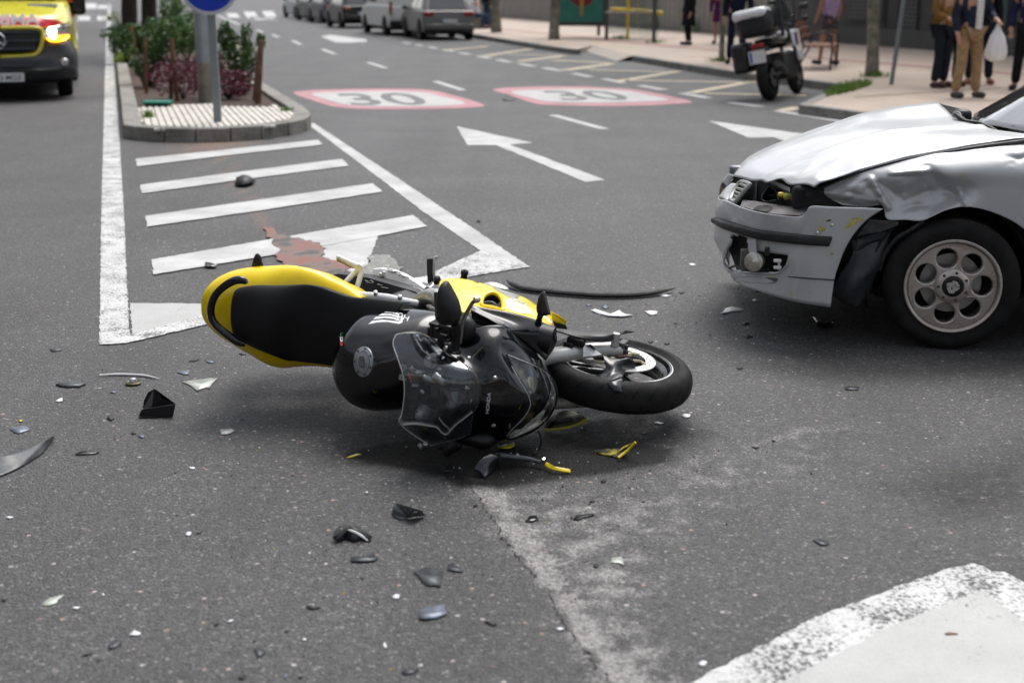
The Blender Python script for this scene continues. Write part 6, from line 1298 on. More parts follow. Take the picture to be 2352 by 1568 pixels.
V = [np.array([(a[0] + c[0]) / 2 + x, PB[1] - .09, pz0 + z]) for x, z in ((-.10, 1.4), (.10, 1.4), (.06, .6), (.04, .27), (-.04, .27), (-.05, .6))]; mesh('gold_figure', V, [tuple(range(6))], mat('ochre print', (.40, .26, .05), .4), pn, False)
for q0 in (sz(1188, 350), sz(1265, 390), sz(1730, 425), sz(770, 388)):
    b = G(*q0, KH); box('post', b + np.array([0, 0, 1.3]), (.10, .10, 2.6), SHM, sh, None, .01)
b0, b1 = G(*sz(1280, 375), KH), G(*sz(1800, 410), KH); mid = (b0 + b1) / 2; V = [b0 + [0, .6, .1], b1 + [0, .6, .1], b1 + [0, .6, 2.2], b0 + [0, .6, 2.2]]; mesh('glass_wall', V, [(0, 1, 2, 3)], glass('shelter glass', (.72, .78, .77), .04, 1.0, 2), sh, False)
box('roof', np.array([(PB[0] + b1[0]) / 2, PB[1] + .5, 2.7]), (b1[0] - a[0] + 1, 1.6, .12), SHM, sh)
tube('lean_rail', [VP(sz(1290, 115), b0), VP(sz(1470, 125), b0)], .05, CHROME, sh, 10, 1); box('bench_seat', VP(sz(1520, 125), b1) + [0, .3, 0], (1.5, .3, .05), mat('grey seat', (.3, .3, .3), .4), sh)
yb = G(*sz(1473, 386), KH); YP = mat('yellow post paint', (.75, .52, .01), .35, var=.06); bs = thing('bus_stop_pole', 'yellow bus stop pole with a yellow cross rail', 'pole', tuple(yb)); tube('pole', [yb, yb + [0, 0, 2.6]], .045, YP, bs, 12, 1)
tube('cross_rail', [VP(sz(1310, 95), yb), VP(sz(1480, 105), yb), VP(sz(1820, 133), yb)], .07, YP, bs, 10, 1); box('sign_head', yb + np.array([0, 0, 2.6]), (.5, .06, .5), YP, bs, None, .02)
# ---------------------------------------------------------------- bench
bb0 = G(*z4(1010, 488), KH); bn = thing('bench', 'wooden slatted bench with steel legs on the pavement', 'bench', tuple(bb0)); WOOD = mat('bench wood', (.20, .09, .05), .55, var=.3, scale=9); IR = mat('iron leg', (.05, .05, .05), .5, .6)
ex = np.array([-.95, .31, 0]); ey = np.array([.31, .95, 0])      # ex to the backrest, ey along the bench
for k in range(4): box('seat_slat', bb0 + ex * (.03 + .13 * k) + ey * .75 + [0, 0, .44], (.11, 1.6, .035), WOOD, bn, (ex, ey, (0, 0, 1)), .008)
for k in range(3): box('back_slat', bb0 + ex * (.56 + .04 * k) + ey * .75 + [0, 0, .58 + .14 * k], (.03, 1.6, .11), WOOD, bn, (ex, ey, (0, 0, 1)), .008)
for yy in (.1, 1.4):
    tube('leg', [bb0 + ey * yy, bb0 + ey * yy + [0, 0, .62], bb0 + ey * yy + ex * .3 + [0, 0, .66], bb0 + ey * yy + ex * .62 + [0, 0, .5]], .02, IR, bn, 8, 2); tube('leg', [bb0 + ey * yy + ex * .72, bb0 + ey * yy + ex * .5 + [0, 0, .42], bb0 + ey * yy + ex * .66 + [0, 0, .9]], .02, IR, bn, 8, 1)

# ---------------------------------------------------------------- unseen street: trees known from reflections, blocks added to darken low reflections
def block(label, c, size, col, seed):
    t_ = thing('unseen_block', label, 'building', (c[0], c[1], 0)); rnd = random.Random(seed)
    box('wall', (0, 0, size[2] / 2), size, mat('render ' + label[:12], col, .85, var=.1, scale=1.5), t_, None, 0, world=False)
    wm_ = mat('block window', (.03, .035, .045), .12, coat=.5); ax_ = 0 if size[0] > size[1] else 1; n = int(size[ax_] / 3.2)
    for i in range(n):
        for j in range(int(size[2] / 3.1)):
            p = [0, 0, 1.6 + j * 3.1]; p[ax_] = -size[ax_] / 2 + 1.6 + i * 3.2; sg = 1 if (c[1 - ax_] < 0) else -1; p[1 - ax_] = sg * (size[1 - ax_] / 2 + .01); sz_ = [1.4, 1.4, 1.6]; sz_[1 - ax_] = .06
            w_ = box('window', p, sz_, wm_, t_, None, 0, world=False); q = list(p); q[2] -= .85; sl = [1.6, 1.6, .1]; sl[1 - ax_] = .3; box('sill', q, sl, mat('pale sill', (.45, .43, .4), .8), w_, None, 0, world=False)
block('brick apartment block on the far side of the junction', (-10, -70, 0), (90, 8, 14), (.24, .15, .11), 1)
block('grey apartment block on the far side of the left lane', (-27, 26, 0), (8, 90, 14), (.22, .21, .19), 2)
for k, (x, y, lb) in enumerate(((-9, -7.5, 'leafy street tree across the junction, farther from the crashed car'), (5.5, -7.5, 'leafy street tree across the junction, nearer the crashed car'))): tree('plane_tree', lb, np.array([x, y, 0.]), .17, 3.0, BARKP, (0, 0), 3.0, 4.8, 2600, 95 + k)
# ================================================================ parked cars
def prism_obj(name, poly, hw, m, parent, bev=.06, taper=None, seg=3):
    """side outline (x, z) pushed out to both sides; taper(z) narrows it"""
    V = []; n = len(poly)
    for s in (-1, 1): V += [(x, s * hw * (taper(z) if taper else 1), z) for x, z in poly]
    F = [tuple(range(n))[::-1], tuple(range(n, 2 * n))] + [(i, (i + 1) % n, n + (i + 1) % n, n + i) for i in range(n)]
    o = mesh(name, V, F, m, parent, True, world=False, angle=35)
    b = o.modifiers.new('edges', 'BEVEL'); b.width = bev; b.segments = seg; b.limit_method = 'ANGLE'; b.angle_limit = R(20); return o
DGLASS = mat('dark car window', (.012, .016, .018), .06, coat=1.0); REDL = mat('red tail lens', (.32, .008, .01), .15, coat=.5); PLATE = mat('white number plate', (.68, .68, .66), .4); PBLUE = mat('plate blue', (.02, .08, .4), .4); ALLOY = mat('alloy wheel', (.42, .42, .43), .35, .7)
def small_wheel(parent, x, y, r_, w=.2):
    s = 1 if y > 0 else -1
    V, F = lathe_vf([(.6 * r_, -w / 2), (.93 * r_, -w / 2), (r_, -w / 2 + .03), (r_, w / 2 - .03), (.93 * r_, w / 2), (.6 * r_, w / 2)], (x, y - s * w / 2, r_), (0, s, 0), 28, closed=True); wh = mesh('wheel', V, F, TYRE, parent, world=False)
    V, F = lathe_vf([(0, w / 2 - .02), (.15 * r_, w / 2 - .015), (.2 * r_, w / 2 - .035), (.58 * r_, w / 2 - .02), (.63 * r_, w / 2 + .004), (.63 * r_, -w / 2)], (x, y - s * w / 2, r_), (0, s, 0), 24, caps=False); rm = mesh('rim', V, F, ALLOY, wh, world=False)
    for k in range(5):
        a = 2 * math.pi * k / 5; V, F = boxv((x + .42 * r_ * math.cos(a), y - .012 * s, r_ + .42 * r_ * math.sin(a)), (.16 * r_, .012, .16 * r_)); mesh('rim_opening', V, F, BLK_PL, rm, False, world=False)
def parked(name, label, contact, dirv, paintm, kind='hatch', L_=4.1, W2=.86, group='cars parked along the far kerb', plate=True, sc_=1.0):
    """contact: ground point of the rear wheel on the road side; dirv: heading"""
    d = np.array(dirv) / np.linalg.norm(dirv); lf = np.array([-d[1], d[0], 0]); loc = contact - d * .72 - lf * W2
    t_ = thing(name, label, 'van' if kind == 'van' else 'car', tuple(loc), math.atan2(d[1], d[0]), group)
    if kind == 'van':
        low = [(.02, .35), (0, .5), (0.0, 1.0), (.05, 1.05), (3.6, 1.05), (4.4, .95), (4.75, .75), (4.8, .45), (4.7, .3), (.1, .28)]; cab = [(.04, 1.0), (.08, 1.9), (.25, 2.0), (3.1, 2.0), (3.5, 1.85), (4.2, 1.0)]; wb = 3.4; tp = lambda z: 1 - .06 * max(0, z - 1.0)
    else:
        low = [(.12, .22), (.03, .30), (.0, .50), (.04, .72), (.10, .93), (.5, .97), (2.6, .97), (3.4, .90), (3.85, .74), (4.02, .55), (4.0, .32), (3.9, .22)]; cab = [(.16, .92), (.52, 1.38), (.72, 1.45), (2.0, 1.45), (2.35, 1.36), (3.0, .94)]; wb = 2.52; tp = lambda z: 1 - .32 * max(0, z - .93)
    f = L_ / low[[p[0] for p in low].index(max(p[0] for p in low))][0]; low = [(x * f, z) for x, z in low]; cab = [(x * f, z) for x, z in cab]
    body = prism_obj('body', low, W2, paintm, t_, .08, lambda z: 1 - .06 * max(0, .5 - z) * 2)
    prism_obj('roof', cab, W2 - .05, paintm, t_, .06, tp)
    # windows
    zc_, zt = (1.15, 1.78) if kind == 'van' else (1.0, 1.36)
    def gp(x, z, s): return (x, s * ((W2 - .05) * tp(z) + .006), z)
    for s in (-1, 1):
        xs_ = ((2.2, 3.3),) if kind == 'van' else ((.62, 1.4), (1.45, 2.4))
        for x0, x1 in xs_: mesh('side_window', [gp(x0 * f + (.0 if x0 > 1 else .0), zc_, s), gp(x1 * f + (.25 if x1 > 2 else 0), zc_, s), gp(x1 * f - .1, zt, s), gp(x0 * f + .08, zt, s)], [(0, 1, 2, 3)], DGLASS, t_, False, world=False)
    ra, rb = (cab[0], cab[1]); r0 = lambda k: (ra[0] + (rb[0] - ra[0]) * k - .012, ra[1] + (rb[1] - ra[1]) * k)
    k0, k1 = ((.35, .85) if kind == 'van' else (.12, .9)); (xa, za), (xb, zb2) = r0(k0), r0(k1)
    mesh('rear_window', [(xa, -W2 * .72, za), (xa, W2 * .72, za), (xb, W2 * .62, zb2), (xb, -W2 * .62, zb2)], [(0, 1, 2, 3)], DGLASS if kind != 'van' else mat('pale van window', (.2, .23, .24), .1, coat=.5), t_, False, world=False)
    for s in (-1, 1):
        zl = (.95, .45) if kind == 'van' else (.83, .13); box('tail_light', (.045 if kind != 'van' else .02, s * (W2 - (.20 if kind != 'van' else .09)), zl[0]), (.08, .32 if kind != 'van' else .1, zl[1]), REDL, t_, None, .02, world=False)
    bz = .42; box('rear_bumper', (.0, 0, bz), (.14, W2 * 1.9, .22), paintm if kind != 'van' else BLK_PL, t_, None, .06, world=False)
    if plate:
        pz = .62 if kind == 'van' else .60
        p_ = box('number_plate', (-.035, 0, pz), (.02, .50, .11), PLATE, t_, None, .004, world=False); box('plate_band', (-.048, .23, pz), (.004, .04, .105), PBLUE, p_, None, 0, world=False)
    box('underside', (L_ / 2, 0, .24), (L_ - .5, W2 * 1.7, .12), DARK, t_, None, 0, world=False)
    for x in (.72, .72 + wb * f):
        for s in (-1, 1):
            V, F = lathe_vf([(0, 0), (.36, 0), (.36, .12), (0, .12)], (x, s * (W2 - .115), .33), (0, s, 0), 24); mesh('wheel_arch', V, F, DARK, t_, world=False); small_wheel(t_, x, s * (W2 + .012), .31)
    for s in (-1, 1): box('door_mirror', (2.65 * f if kind != 'van' else 3.5 * f, s * (W2 + .08), 1.0 if kind != 'van' else 1.25), (.14, .2, .13), BLK_PL, t_, None, .04, world=False)
    return t_
def cpaint(nm, c): return mat(nm, c, .35, .3, var=.06, coat=.3, rvar=.05)
cq = [(963, 92), (883, 81.6), (781, 65), (738, 54.5), (707, 48.5), (677, 42)]
cpos = [G(*q) for q in cq]
spec = [('grey estate car parked nearest the bus stop with its tail towards the road works bay', cpaint('warm grey paint', (.13, .125, .118)), 'hatch', 4.2), ('silver white panel van parked in front of the grey estate car', cpaint('silver van paint', (.74, .74, .72)), 'van', 4.9), ('black hatchback parked ahead of the silver van', cpaint('black car paint', (.008, .008, .009)), 'hatch', 4.1), ('dark blue saloon parked ahead of the black hatchback', cpaint('dark blue paint', (.012, .016, .035)), 'hatch', 4.3), ('charcoal hatchback parked ahead of the dark blue saloon', cpaint('charcoal paint', (.02, .02, .022)), 'hatch', 4.0), ('pale silver hatchback at the far end of the parked row', cpaint('pale silver paint', (.5, .51, .52)), 'hatch', 4.0)]
spec[0] = ('grey estate car parked with its tail nearest the bus stop', *spec[0][1:])
for i, (p, (lb, pm, kd, ln)) in enumerate(zip(cpos, spec)):
    parked('parked_van' if kd == 'van' else 'parked_car', lb, p, RD + RN * (.03 if i == 0 else -.02 * i), pm, kd, ln, .86 if kd != 'van' else .94)
# ================================================================ ambulance
AO = G(150, 231); AN = RD.copy(); AR = RN.copy()
aq = lambda x, y: (x / 6, y / 6)
def AP(x, y, d=0.0): q = aq(x, y); return PL(q[0], q[1], AO + AN * d, AN)
acx = np.dot(AP(0, 800) - AO, AR) - .02
def AW(r_, d, z): return AO * np.array([1, 1, 0]) + AR * (acx + r_) + AN * d + np.array([0, 0, z])
def arl(P): v = np.asarray(P) - AO; return np.dot(v, AR) - acx, np.dot(v, AN), v[2]
amb = thing('ambulance', 'yellow ambulance van with red bonnet band and lit headlamp', 'ambulance', tuple(AW(0, 2.5, 0)))
AY = mat('ambulance yellow', (.62, .55, .03), .3, var=.04, coat=.7); ARED = mat('ambulance red', (.55, .012, .02), .3, coat=.6); ABLK = mat('dark bumper plastic', (.02, .021, .024), .5, var=.2)
def sym(rows):                     # right half traced, left half mirrored
    R_ = [[arl(p) for p in r_] for r_ in rows]; out = []
    for r_ in R_:
        out.append([AW(-a, d, z) for a, d, z in r_[::-1]] + [AW(a, d, z) for a, d, z in r_[1:]])
    return out
hood_rows = [[AP(10, 12, .95), AP(450, 16, .93), AP(820, 25, .98), AP(915, 30, 1.1)], [AP(10, 130, .55), AP(450, 135, .55), AP(820, 150, .62), AP(940, 160, .8)], [AP(10, 235, .2), AP(450, 240, .2), AP(700, 255, .26), AP(955, 300, .5)], [AP(10, 385, .05), AP(400, 378, .07), AP(560, 395, .12), AP(880, 325, .3)]]
hd = sheet('bonnet', tensor(sym(hood_rows), 5, 5), AY, amb, .01)
br_rows = [[AP(10, 238, .185), AP(450, 243, .185), AP(700, 258, .245), AP(885, 315, .36)], [AP(10, 310, .10), AP(450, 312, .10), AP(640, 330, .17), AP(800, 340, .28)], [AP(10, 378, .035), AP(400, 372, .055), AP(560, 388, .10), AP(640, 372, .16)]]
sheet('red_band', np.array(tensor(sym(br_rows), 5, 5)) - AN * .02, ARED, hd, .004)
V, F, asp = norm_text('AMBULANCIA', .02); ht = .155; wt_ = 1.72                         # written in mirror image for drivers ahead
q0 = arl(AP(545, 345, .05)); _lt = mesh('lettering', [AW(q0[0] - x * wt_, .055 + (.0 if True else 0) + .075 * y - .03 + .035 * abs((q0[0] - x * wt_) / .7), q0[2] + y * ht) for x, y in V], [f[::-1] for f in F], mat('white reflective', (.75, .75, .76), .4), hd, False)
plate('air_vent', [AP(x, y, d) for x, y, d in ((370, 70, .74), (400, 62, .74), (770, 62, .76), (795, 78, .77), (770, 98, .70), (390, 98, .69))], mat('grey vent', (.09, .10, .11), .5), hd, .02)
# grille
gr_rows = [[AP(10, 395, .02), AP(350, 395, .03), AP(520, 400, .06), AP(560, 430, .08)], [AP(10, 560, .0), AP(350, 560, .01), AP(520, 560, .05), AP(560, 560, .07)], [AP(10, 740, -.01), AP(300, 735, .0), AP(450, 710, .03), AP(500, 690, .05)]]
gl = sheet('grille', tensor(sym(gr_rows), 4, 4), mat('grille black', (.006, .007, .009), .4), amb, .01)
for yy, xr in ((450, 540), (570, 535), (680, 490)):
    pts = [AP(10, yy, -.03), AP(xr * .5, yy, -.025), AP(xr, yy - 8, .03)]; full = sym([pts])[0]; tube('grille_bar', full, .022, mat('grille bar', (.05, .055, .065), .35, .4), gl, 8, 2)
sur = sym([[AP(10, 392, .0), AP(400, 385, .01), AP(530, 395, .04), AP(572, 430, .06), AP(575, 520, .06), AP(545, 680, .05), AP(480, 755, .03), AP(330, 775, .01), AP(10, 790, -.01)]])[0]
n2 = len(sur) // 2; tube('grille_surround', [AP(10, 392, .0)] + [AP(x, y, d) for x, y, d in ((400, 385, .01), (530, 395, .03), (575, 430, .05), (585, 520, .05), (560, 660, .04), (490, 755, .02), (330, 778, .0), (10, 792, -.02))], .032, AY, gl, 10, 3)
tube('grille_surround', [AW(-arl(p)[0], arl(p)[1], arl(p)[2]) for p in [AP(x, y, d) for x, y, d in ((10, 392, 0), (400, 385, .01), (530, 395, .03), (575, 430, .05), (585, 520, .05), (560, 660, .04), (490, 755, .02), (330, 778, .0), (10, 792, -.02))]], .032, AY, gl, 10, 3)
stc = AP(0, 572, -.06); stc = AW(0, -.06, stc[2]); V, F = lathe_vf([(.105, 0), (.118, .012), (.130, 0), (.118, -.012)], stc, AN, 40, closed=True); st_o = mesh('star_emblem', V, F, CHROME, gl)
for k in range(3):
    a = math.pi / 2 + k * 2 * math.pi / 3; tube('star_arm', [stc, stc + (AR * math.cos(a) + np.array([0, 0, 1]) * math.sin(a)) * .115], [.022, .006], CHROME, st_o, 6, 1)
def both(fn):
    for s in (1, -1): fn(s)
def AM(p, s): a, d, z = arl(p); return AW(a * s, d, z)
def lampf(s):
    h_ = sheet('headlamp', tensor([[AM(AP(*p), s) for p in ((625, 420, .10), (720, 375, .18), (850, 345, .30), (950, 335, .48))], [AM(AP(*p), s) for p in ((615, 480, .07), (730, 470, .14), (860, 460, .28), (965, 440, .50))], [AM(AP(*p), s) for p in ((625, 540, .06), (740, 545, .13), (870, 530, .28), (955, 500, .48))]], 4, 4), mat('lamp chrome', (.55, .56, .57), .2, .6, var=.35, scale=14), amb, .01)
    for x, y, r_ in ((715, 430, .065), (730, 498, .05)):
        lathe('lit_lamp', [(0, -.03), (r_ * .6, -.026), (r_, 0)], AM(AP(x, y, .10), s), AN, mat('lit headlamp', (1, .95, .85), .3, emit=(1, .93, .8), estr=4), h_, 20)
    plate('lit_indicator', [AM(AP(*p), s) for p in ((640, 535, .05), (760, 515, .10), (850, 492, .2), (945, 485, .42), (945, 520, .42), (890, 560, .25), (790, 582, .10), (700, 575, .06))], mat('lit amber', (1, .45, .02), .3, emit=(1, .38, .01), estr=3.2), h_, .03)
both(lampf)
def wingf(s):
    sheet('front_wing', tensor([[AM(AP(*p), s) for p in ((920, 30, 1.1), (960, 200, .8), (960, 330, .50), (985, 520, .55), (1040, 690, .62))], [AM(AP(*p), s) for p in ((925, 30, 1.8), (985, 200, 1.8), (1010, 330, 1.6), (1040, 520, 1.5), (1072, 690, .75))]], 5, 5), AY, amb, .01)
both(wingf)
bmp = [[AP(10, 805, -.04), AP(330, 790, -.02), AP(500, 755, .02), AP(600, 600, .08), AP(830, 590, .16), AP(960, 560, .5), AP(1040, 690, .75)], [AP(10, 830, -.10), AP(330, 820, -.08), AP(600, 800, -.02), AP(750, 770, .05), AP(900, 760, .15), AP(1020, 760, .35), AP(1068, 760, .8)], [AP(10, 950, -.14), AP(330, 948, -.12), AP(600, 940, -.06), AP(800, 930, .0), AP(950, 925, .12), AP(1040, 930, .35), AP(1072, 930, .8)], [AP(10, 1000, -.16), AP(330, 995, -.14), AP(600, 985, -.08), AP(800, 975, -.01), AP(950, 965, .12), AP(1045, 960, .35), AP(1075, 960, .8)], [AP(10, 1150, -.08), AP(330, 1140, -.06), AP(600, 1120, .0), AP(800, 1100, .06), AP(960, 1080, .2), AP(1060, 1070, .4), AP(1085, 1060, .8)]]
bm_o = sheet('bumper', tensor(sym(bmp), 4, 4), ABLK, amb, .01)
lathe('fog_lamp', [(0, -.02), (.05, -.015), (.06, .0), (.06, .03)], AP(885, 860, .06), AN, mat('lamp chrome', (.55, .56, .57), .2, .6), bm_o, 20)
plate('lower_grille', [AP(10, 840, -.16), AP(430, 840, -.12), AP(520, 860, -.10), AP(450, 930, -.14), AP(10, 935, -.2)], mat('grille black', (.006, .007, .009), .4), bm_o, .02)
pz = arl(AP(100, 1070, -.16)); pc = AW(0, -.19, pz[2]); p_ = box('number_plate', AW(arl(AP(335, 1070, -.17))[0] - .27, -.19, pz[2]), (.54, .02, .125), PLATE, bm_o, (AR, AN, (0, 0, 1)), .004)
V, F, asp = norm_text('13 MGZ', .01); stuff(_lt); re = arl(AP(305, 1070, -.17))[0]; _lt = mesh('lettering', [AW(re - .34 + x * .34, -.2015, pz[2] - .035 + y * .07) for x, y in V], F, mat('plate black', (.02, .02, .02), .5), p_, False); stuff(_lt)
for s in (1, -1):
    for d_ in (1.15, 4.8): lathe('wheel', [(.2, -.11), (.32, -.11), (.345, -.08), (.345, .08), (.32, .11), (.2, .11), (.0, .08)], AW(s * .86, d_, .345), AR * s, TYRE, amb, 32)
    box('front_tyre_mass', AW(s * .92, 1.15, .5), (.1, .8, .2), DARK, amb, (AR, AN, (0, 0, 1)))
mb = box('door_mirror', AP(1060, -40, 1.5), (.24, .2, .55), BLK_PL, amb, (AR, AN, (0, 0, 1)), .06); tube('mirror_arm', [AP(950, 50, 1.4), AP(1030, 30, 1.45)], .04, BLK_PL, mb, 8, 1)
box('orange_marker', AP(955, -5, 1.38), (.09, .05, .1), mat('orange reflector', (.6, .08, .01), .3), amb, (AR, AN, (0, 0, 1)), .01); box('orange_marker', AP(995, 185, 1.9), (.06, .05, .12), mat('orange reflector', (.6, .08, .01), .3), amb, (AR, AN, (0, 0, 1)), .01)
sheet('windscreen', tensor([[AW(x, 1.0 + .12 * abs(x), 1.42) for x in np.linspace(-.82, .82, 5)], [AW(x * .92, 1.55 + .1 * abs(x), 2.2) for x in np.linspace(-.82, .82, 5)]], 4, 4), DGLASS, amb, .01)
box('cab', AW(0, 1.95, 1.35), (1.86, 1.5, 1.75), AY, amb, (AR, AN, (0, 0, 1)), .12); box('patient_box', AW(0, 4.4, 1.5), (2.0, 3.4, 2.3), AY, amb, (AR, AN, (0, 0, 1)), .1); box('underbody', AW(0, 3.0, .4), (1.6, 5.4, .3), DARK, amb, (AR, AN, (0, 0, 1)))
sheet('side_stripe', np.array([[AW(.936, d_, z) for z in (.85, 1.15)] for d_ in (1.3, 2.6)]), ARED, amb, .006); box('beacon_bar', AW(0, 1.9, 2.35), (1.4, .3, .14), mat('blue beacon', (.02, .06, .5), .2), amb, (AR, AN, (0, 0, 1)), .04)
# ================================================================ police motorcycle
mq = lambda x, y: (1669.9 + .15504 * x, .15504 * y)
MR, MF = G(*mq(650, 1490)), G(*mq(1040, 1390)); md = MF - MR; WBm = np.linalg.norm(md); md /= WBm; ml = np.array([-md[1], md[0], 0])
WBm = 1.50
tilt = R(12); mu = np.array([0, 0, 1.]) * math.cos(tilt) + ml * math.sin(tilt); mlt = ml * math.cos(tilt) - np.array([0, 0, 1.]) * math.sin(tilt)   # leaning on its side stand, to the left
def MM(f, l, u): return MR + md * f + mlt * l + mu * u
MX = (md, mlt, mu)
pm = thing('police_motorcycle', 'parked police touring motorcycle with black luggage cases and white panels', 'motorcycle', tuple(MM(.75, 0, 0)))
MW = mat('white fairing paint', (.68, .69, .70), .3, coat=.6); MBK = mat('black case plastic', (.014, .015, .017), .38, var=.2, coat=.2)
for f, r_, w in ((0, .33, .17), (WBm, .335, .13)):
    w_ = lathe('wheel', [(r_ * .62, -w * .4), (r_ * .85, -w * .5), (r_ * .96, -w * .3), (r_, 0), (r_ * .96, w * .3), (r_ * .85, w * .5), (r_ * .62, w * .4)], MM(f, 0, r_), mlt, TYRE, pm, 36, closed=True); lathe('rim', [(r_ * .63, -w * .4), (r_ * .58, 0), (r_ * .63, w * .4)], MM(f, 0, r_), mlt, BLK_PL, w_, 32, caps=False)
    lathe('hub', [(.05, -w * .6), (.06, 0), (.05, w * .6)], MM(f, 0, r_), mlt, GREYMET, w_, 16)
    for k in range(5): a = k * 1.2566; tube('spoke', [MM(f, 0, r_), MM(f + .62 * r_ * math.cos(a), 0, r_ + .62 * r_ * math.sin(a))], .022, BLK_PL, w_, 6, 1)
    lathe('brake_disc', [(.07, w * .55), (.14, w * .55), (.14, w * .55 + .006), (.07, w * .55 + .006)], MM(f, 0, r_), -mlt, DISC, w_, 28)
box('engine', MM(.72, 0, .48), (.5, .42, .42), mat('engine casing', (.06, .06, .06), .5, .6), pm, MX, .06); box('tank', MM(.92, 0, .90), (.48, .34, .3), MBK, pm, MX, .09, seg=4); box('seat', MM(.42, 0, .86), (.72, .32, .12), MBK, pm, MX, .05)
for s in (1, -1):
    sp_ = box('side_panel', MM(1.05, s * .22, .86), (.40, .06, .26), MW, pm, MX, .03); box('blue_stripe', MM(.95, s * .253, .84), (.07, .006, .18), mat('blue print', (.02, .10, .30), .35), sp_, MX); box('red_stripe', MM(1.03, s * .253, .84), (.06, .006, .18), mat('red print', (.5, .04, .02), .4), sp_, MX)
    box('handguard', MM(1.12, s * .40, 1.12), (.10, .10, .09), MBK, pm, MX, .03); tube('fork_leg', [MM(WBm, s * .10, .335), MM(1.22, s * .10, 1.0)], [.03, .027], GREYMET, pm, 10, 1)
    mi = box('mirror', MM(1.02, s * .42, 1.30), (.05, .16, .09), MBK, pm, MX, .03); tube('mirror_stem', [MM(1.10, s * .30, 1.12), MM(1.04, s * .38, 1.28)], .01, MBK, mi, 6, 1)
tube('handlebar', [MM(1.06, .42, 1.12), MM(1.14, .2, 1.12), MM(1.14, -.2, 1.12), MM(1.06, -.42, 1.12)], .018, MBK, pm, 8); box('pannier', MM(.10, .34, .68), (.44, .26, .44), MBK, pm, MX, .06, seg=3)
tl_ = box('pannier_lid', MM(.10, .34, .89), (.40, .22, .04), mat('grey case lid', (.10, .11, .12), .3), pm, MX, .02)
tc_ = box('top_case', MM(-.06, 0, 1.15), (.46, .62, .40), MBK, pm, MX, .13, seg=4); box('case_top_sheen', MM(-.075, .05, 1.285), (.46, .54, .16), mat('painted sky sheen', (.72, .73, .74), .25, .1, coat=.6), tc_, MX, .07); box('case_latch', MM(-.295, 0, 1.20), (.03, .10, .07), BLK_PL, tc_, MX, .01)  # pale upper panel paints the sky's reflection on the black case
box('white_box', MM(.9, -.30, .60), (.26, .05, .16), MW, pm, MX, .02); box('radio_box', MM(.30, -.22, .92), (.16, .16, .12), MW, pm, MX, .04)
np_ = box('number_plate', MM(-.28, .02, .66), (.015, .25, .19), PLATE, pm, MX, .003); box('plate_band', MM(-.289, .11, .66), (.004, .03, .165), PBLUE, np_, MX); box('plate_hanger', MM(-.18, 0, .74), (.2, .14, .12), BLK_PL, pm, MX, .02)
box('tail_light', MM(-.25, 0, .82), (.05, .2, .07), REDL, pm, MX, .02); box('reflector', MM(-.275, .05, .76), (.02, .09, .03), REDL, pm, MX, .004)
tube('exhaust', [MM(.5, -.16, .35), MM(.25, -.2, .40), MM(-.12, -.22, .52)], [.03, .05, .06], GREYMET, pm, 12); tube('swingarm', [MM(.55, -.10, .38), MM(0, -.10, .33)], .035, BLK_PL, pm, 8, 1); tube('side_stand', [MM(.6, .12, .35), G(*PROJ(MM(.5, .30, .0))) ], .014, BLK_PL, pm, 6, 1)
sheet('windshield', tensor([[MM(1.32, l, 1.05) for l in (-.16, 0, .16)], [MM(1.22, l, 1.25) for l in (-.18, 0, .18)], [MM(1.10, l, 1.48) for l in (-.15, 0, .15)]], 3, 3), glass('shelter glass', (.72, .78, .77)), pm, .004); box('front_fairing', MM(1.32, 0, .98), (.22, .3, .26), MBK, pm, MX, .06); sheet('front_mudguard', tensor([[MM(WBm + .38 * math.cos(a), l, .335 + .38 * math.sin(a)) for l in (-.08, 0, .08)] for a in np.linspace(.5, 2.3, 6)], 2, 2), MW, pm, .006)
bp_ = tube('beacon_pole', [MM(.12, -.30, .9), MM(.12, -.30, 1.62)], .03, MBK, pm, 8, 1); lathe('blue_beacon', [(0, .10), (.04, .09), (.055, .05), (.055, 0)], MM(.12, -.30, 1.60), mu, mat('blue beacon', (.02, .06, .5), .2), bp_, 16); tube('front_light_pole', [MM(1.2, -.2, 1.1), MM(1.15, -.26, 1.5)], .012, MBK, pm, 6, 1)
for x, y in ((600, 550), (690, 560)): lathe('chrome_stud', [(0, -.02), (.03, -.01), (.035, .02)], MM(.05 + (x - 600) / 800, -.18 - (x - 600) / 900, .93), md, CHROME, pm, 12)
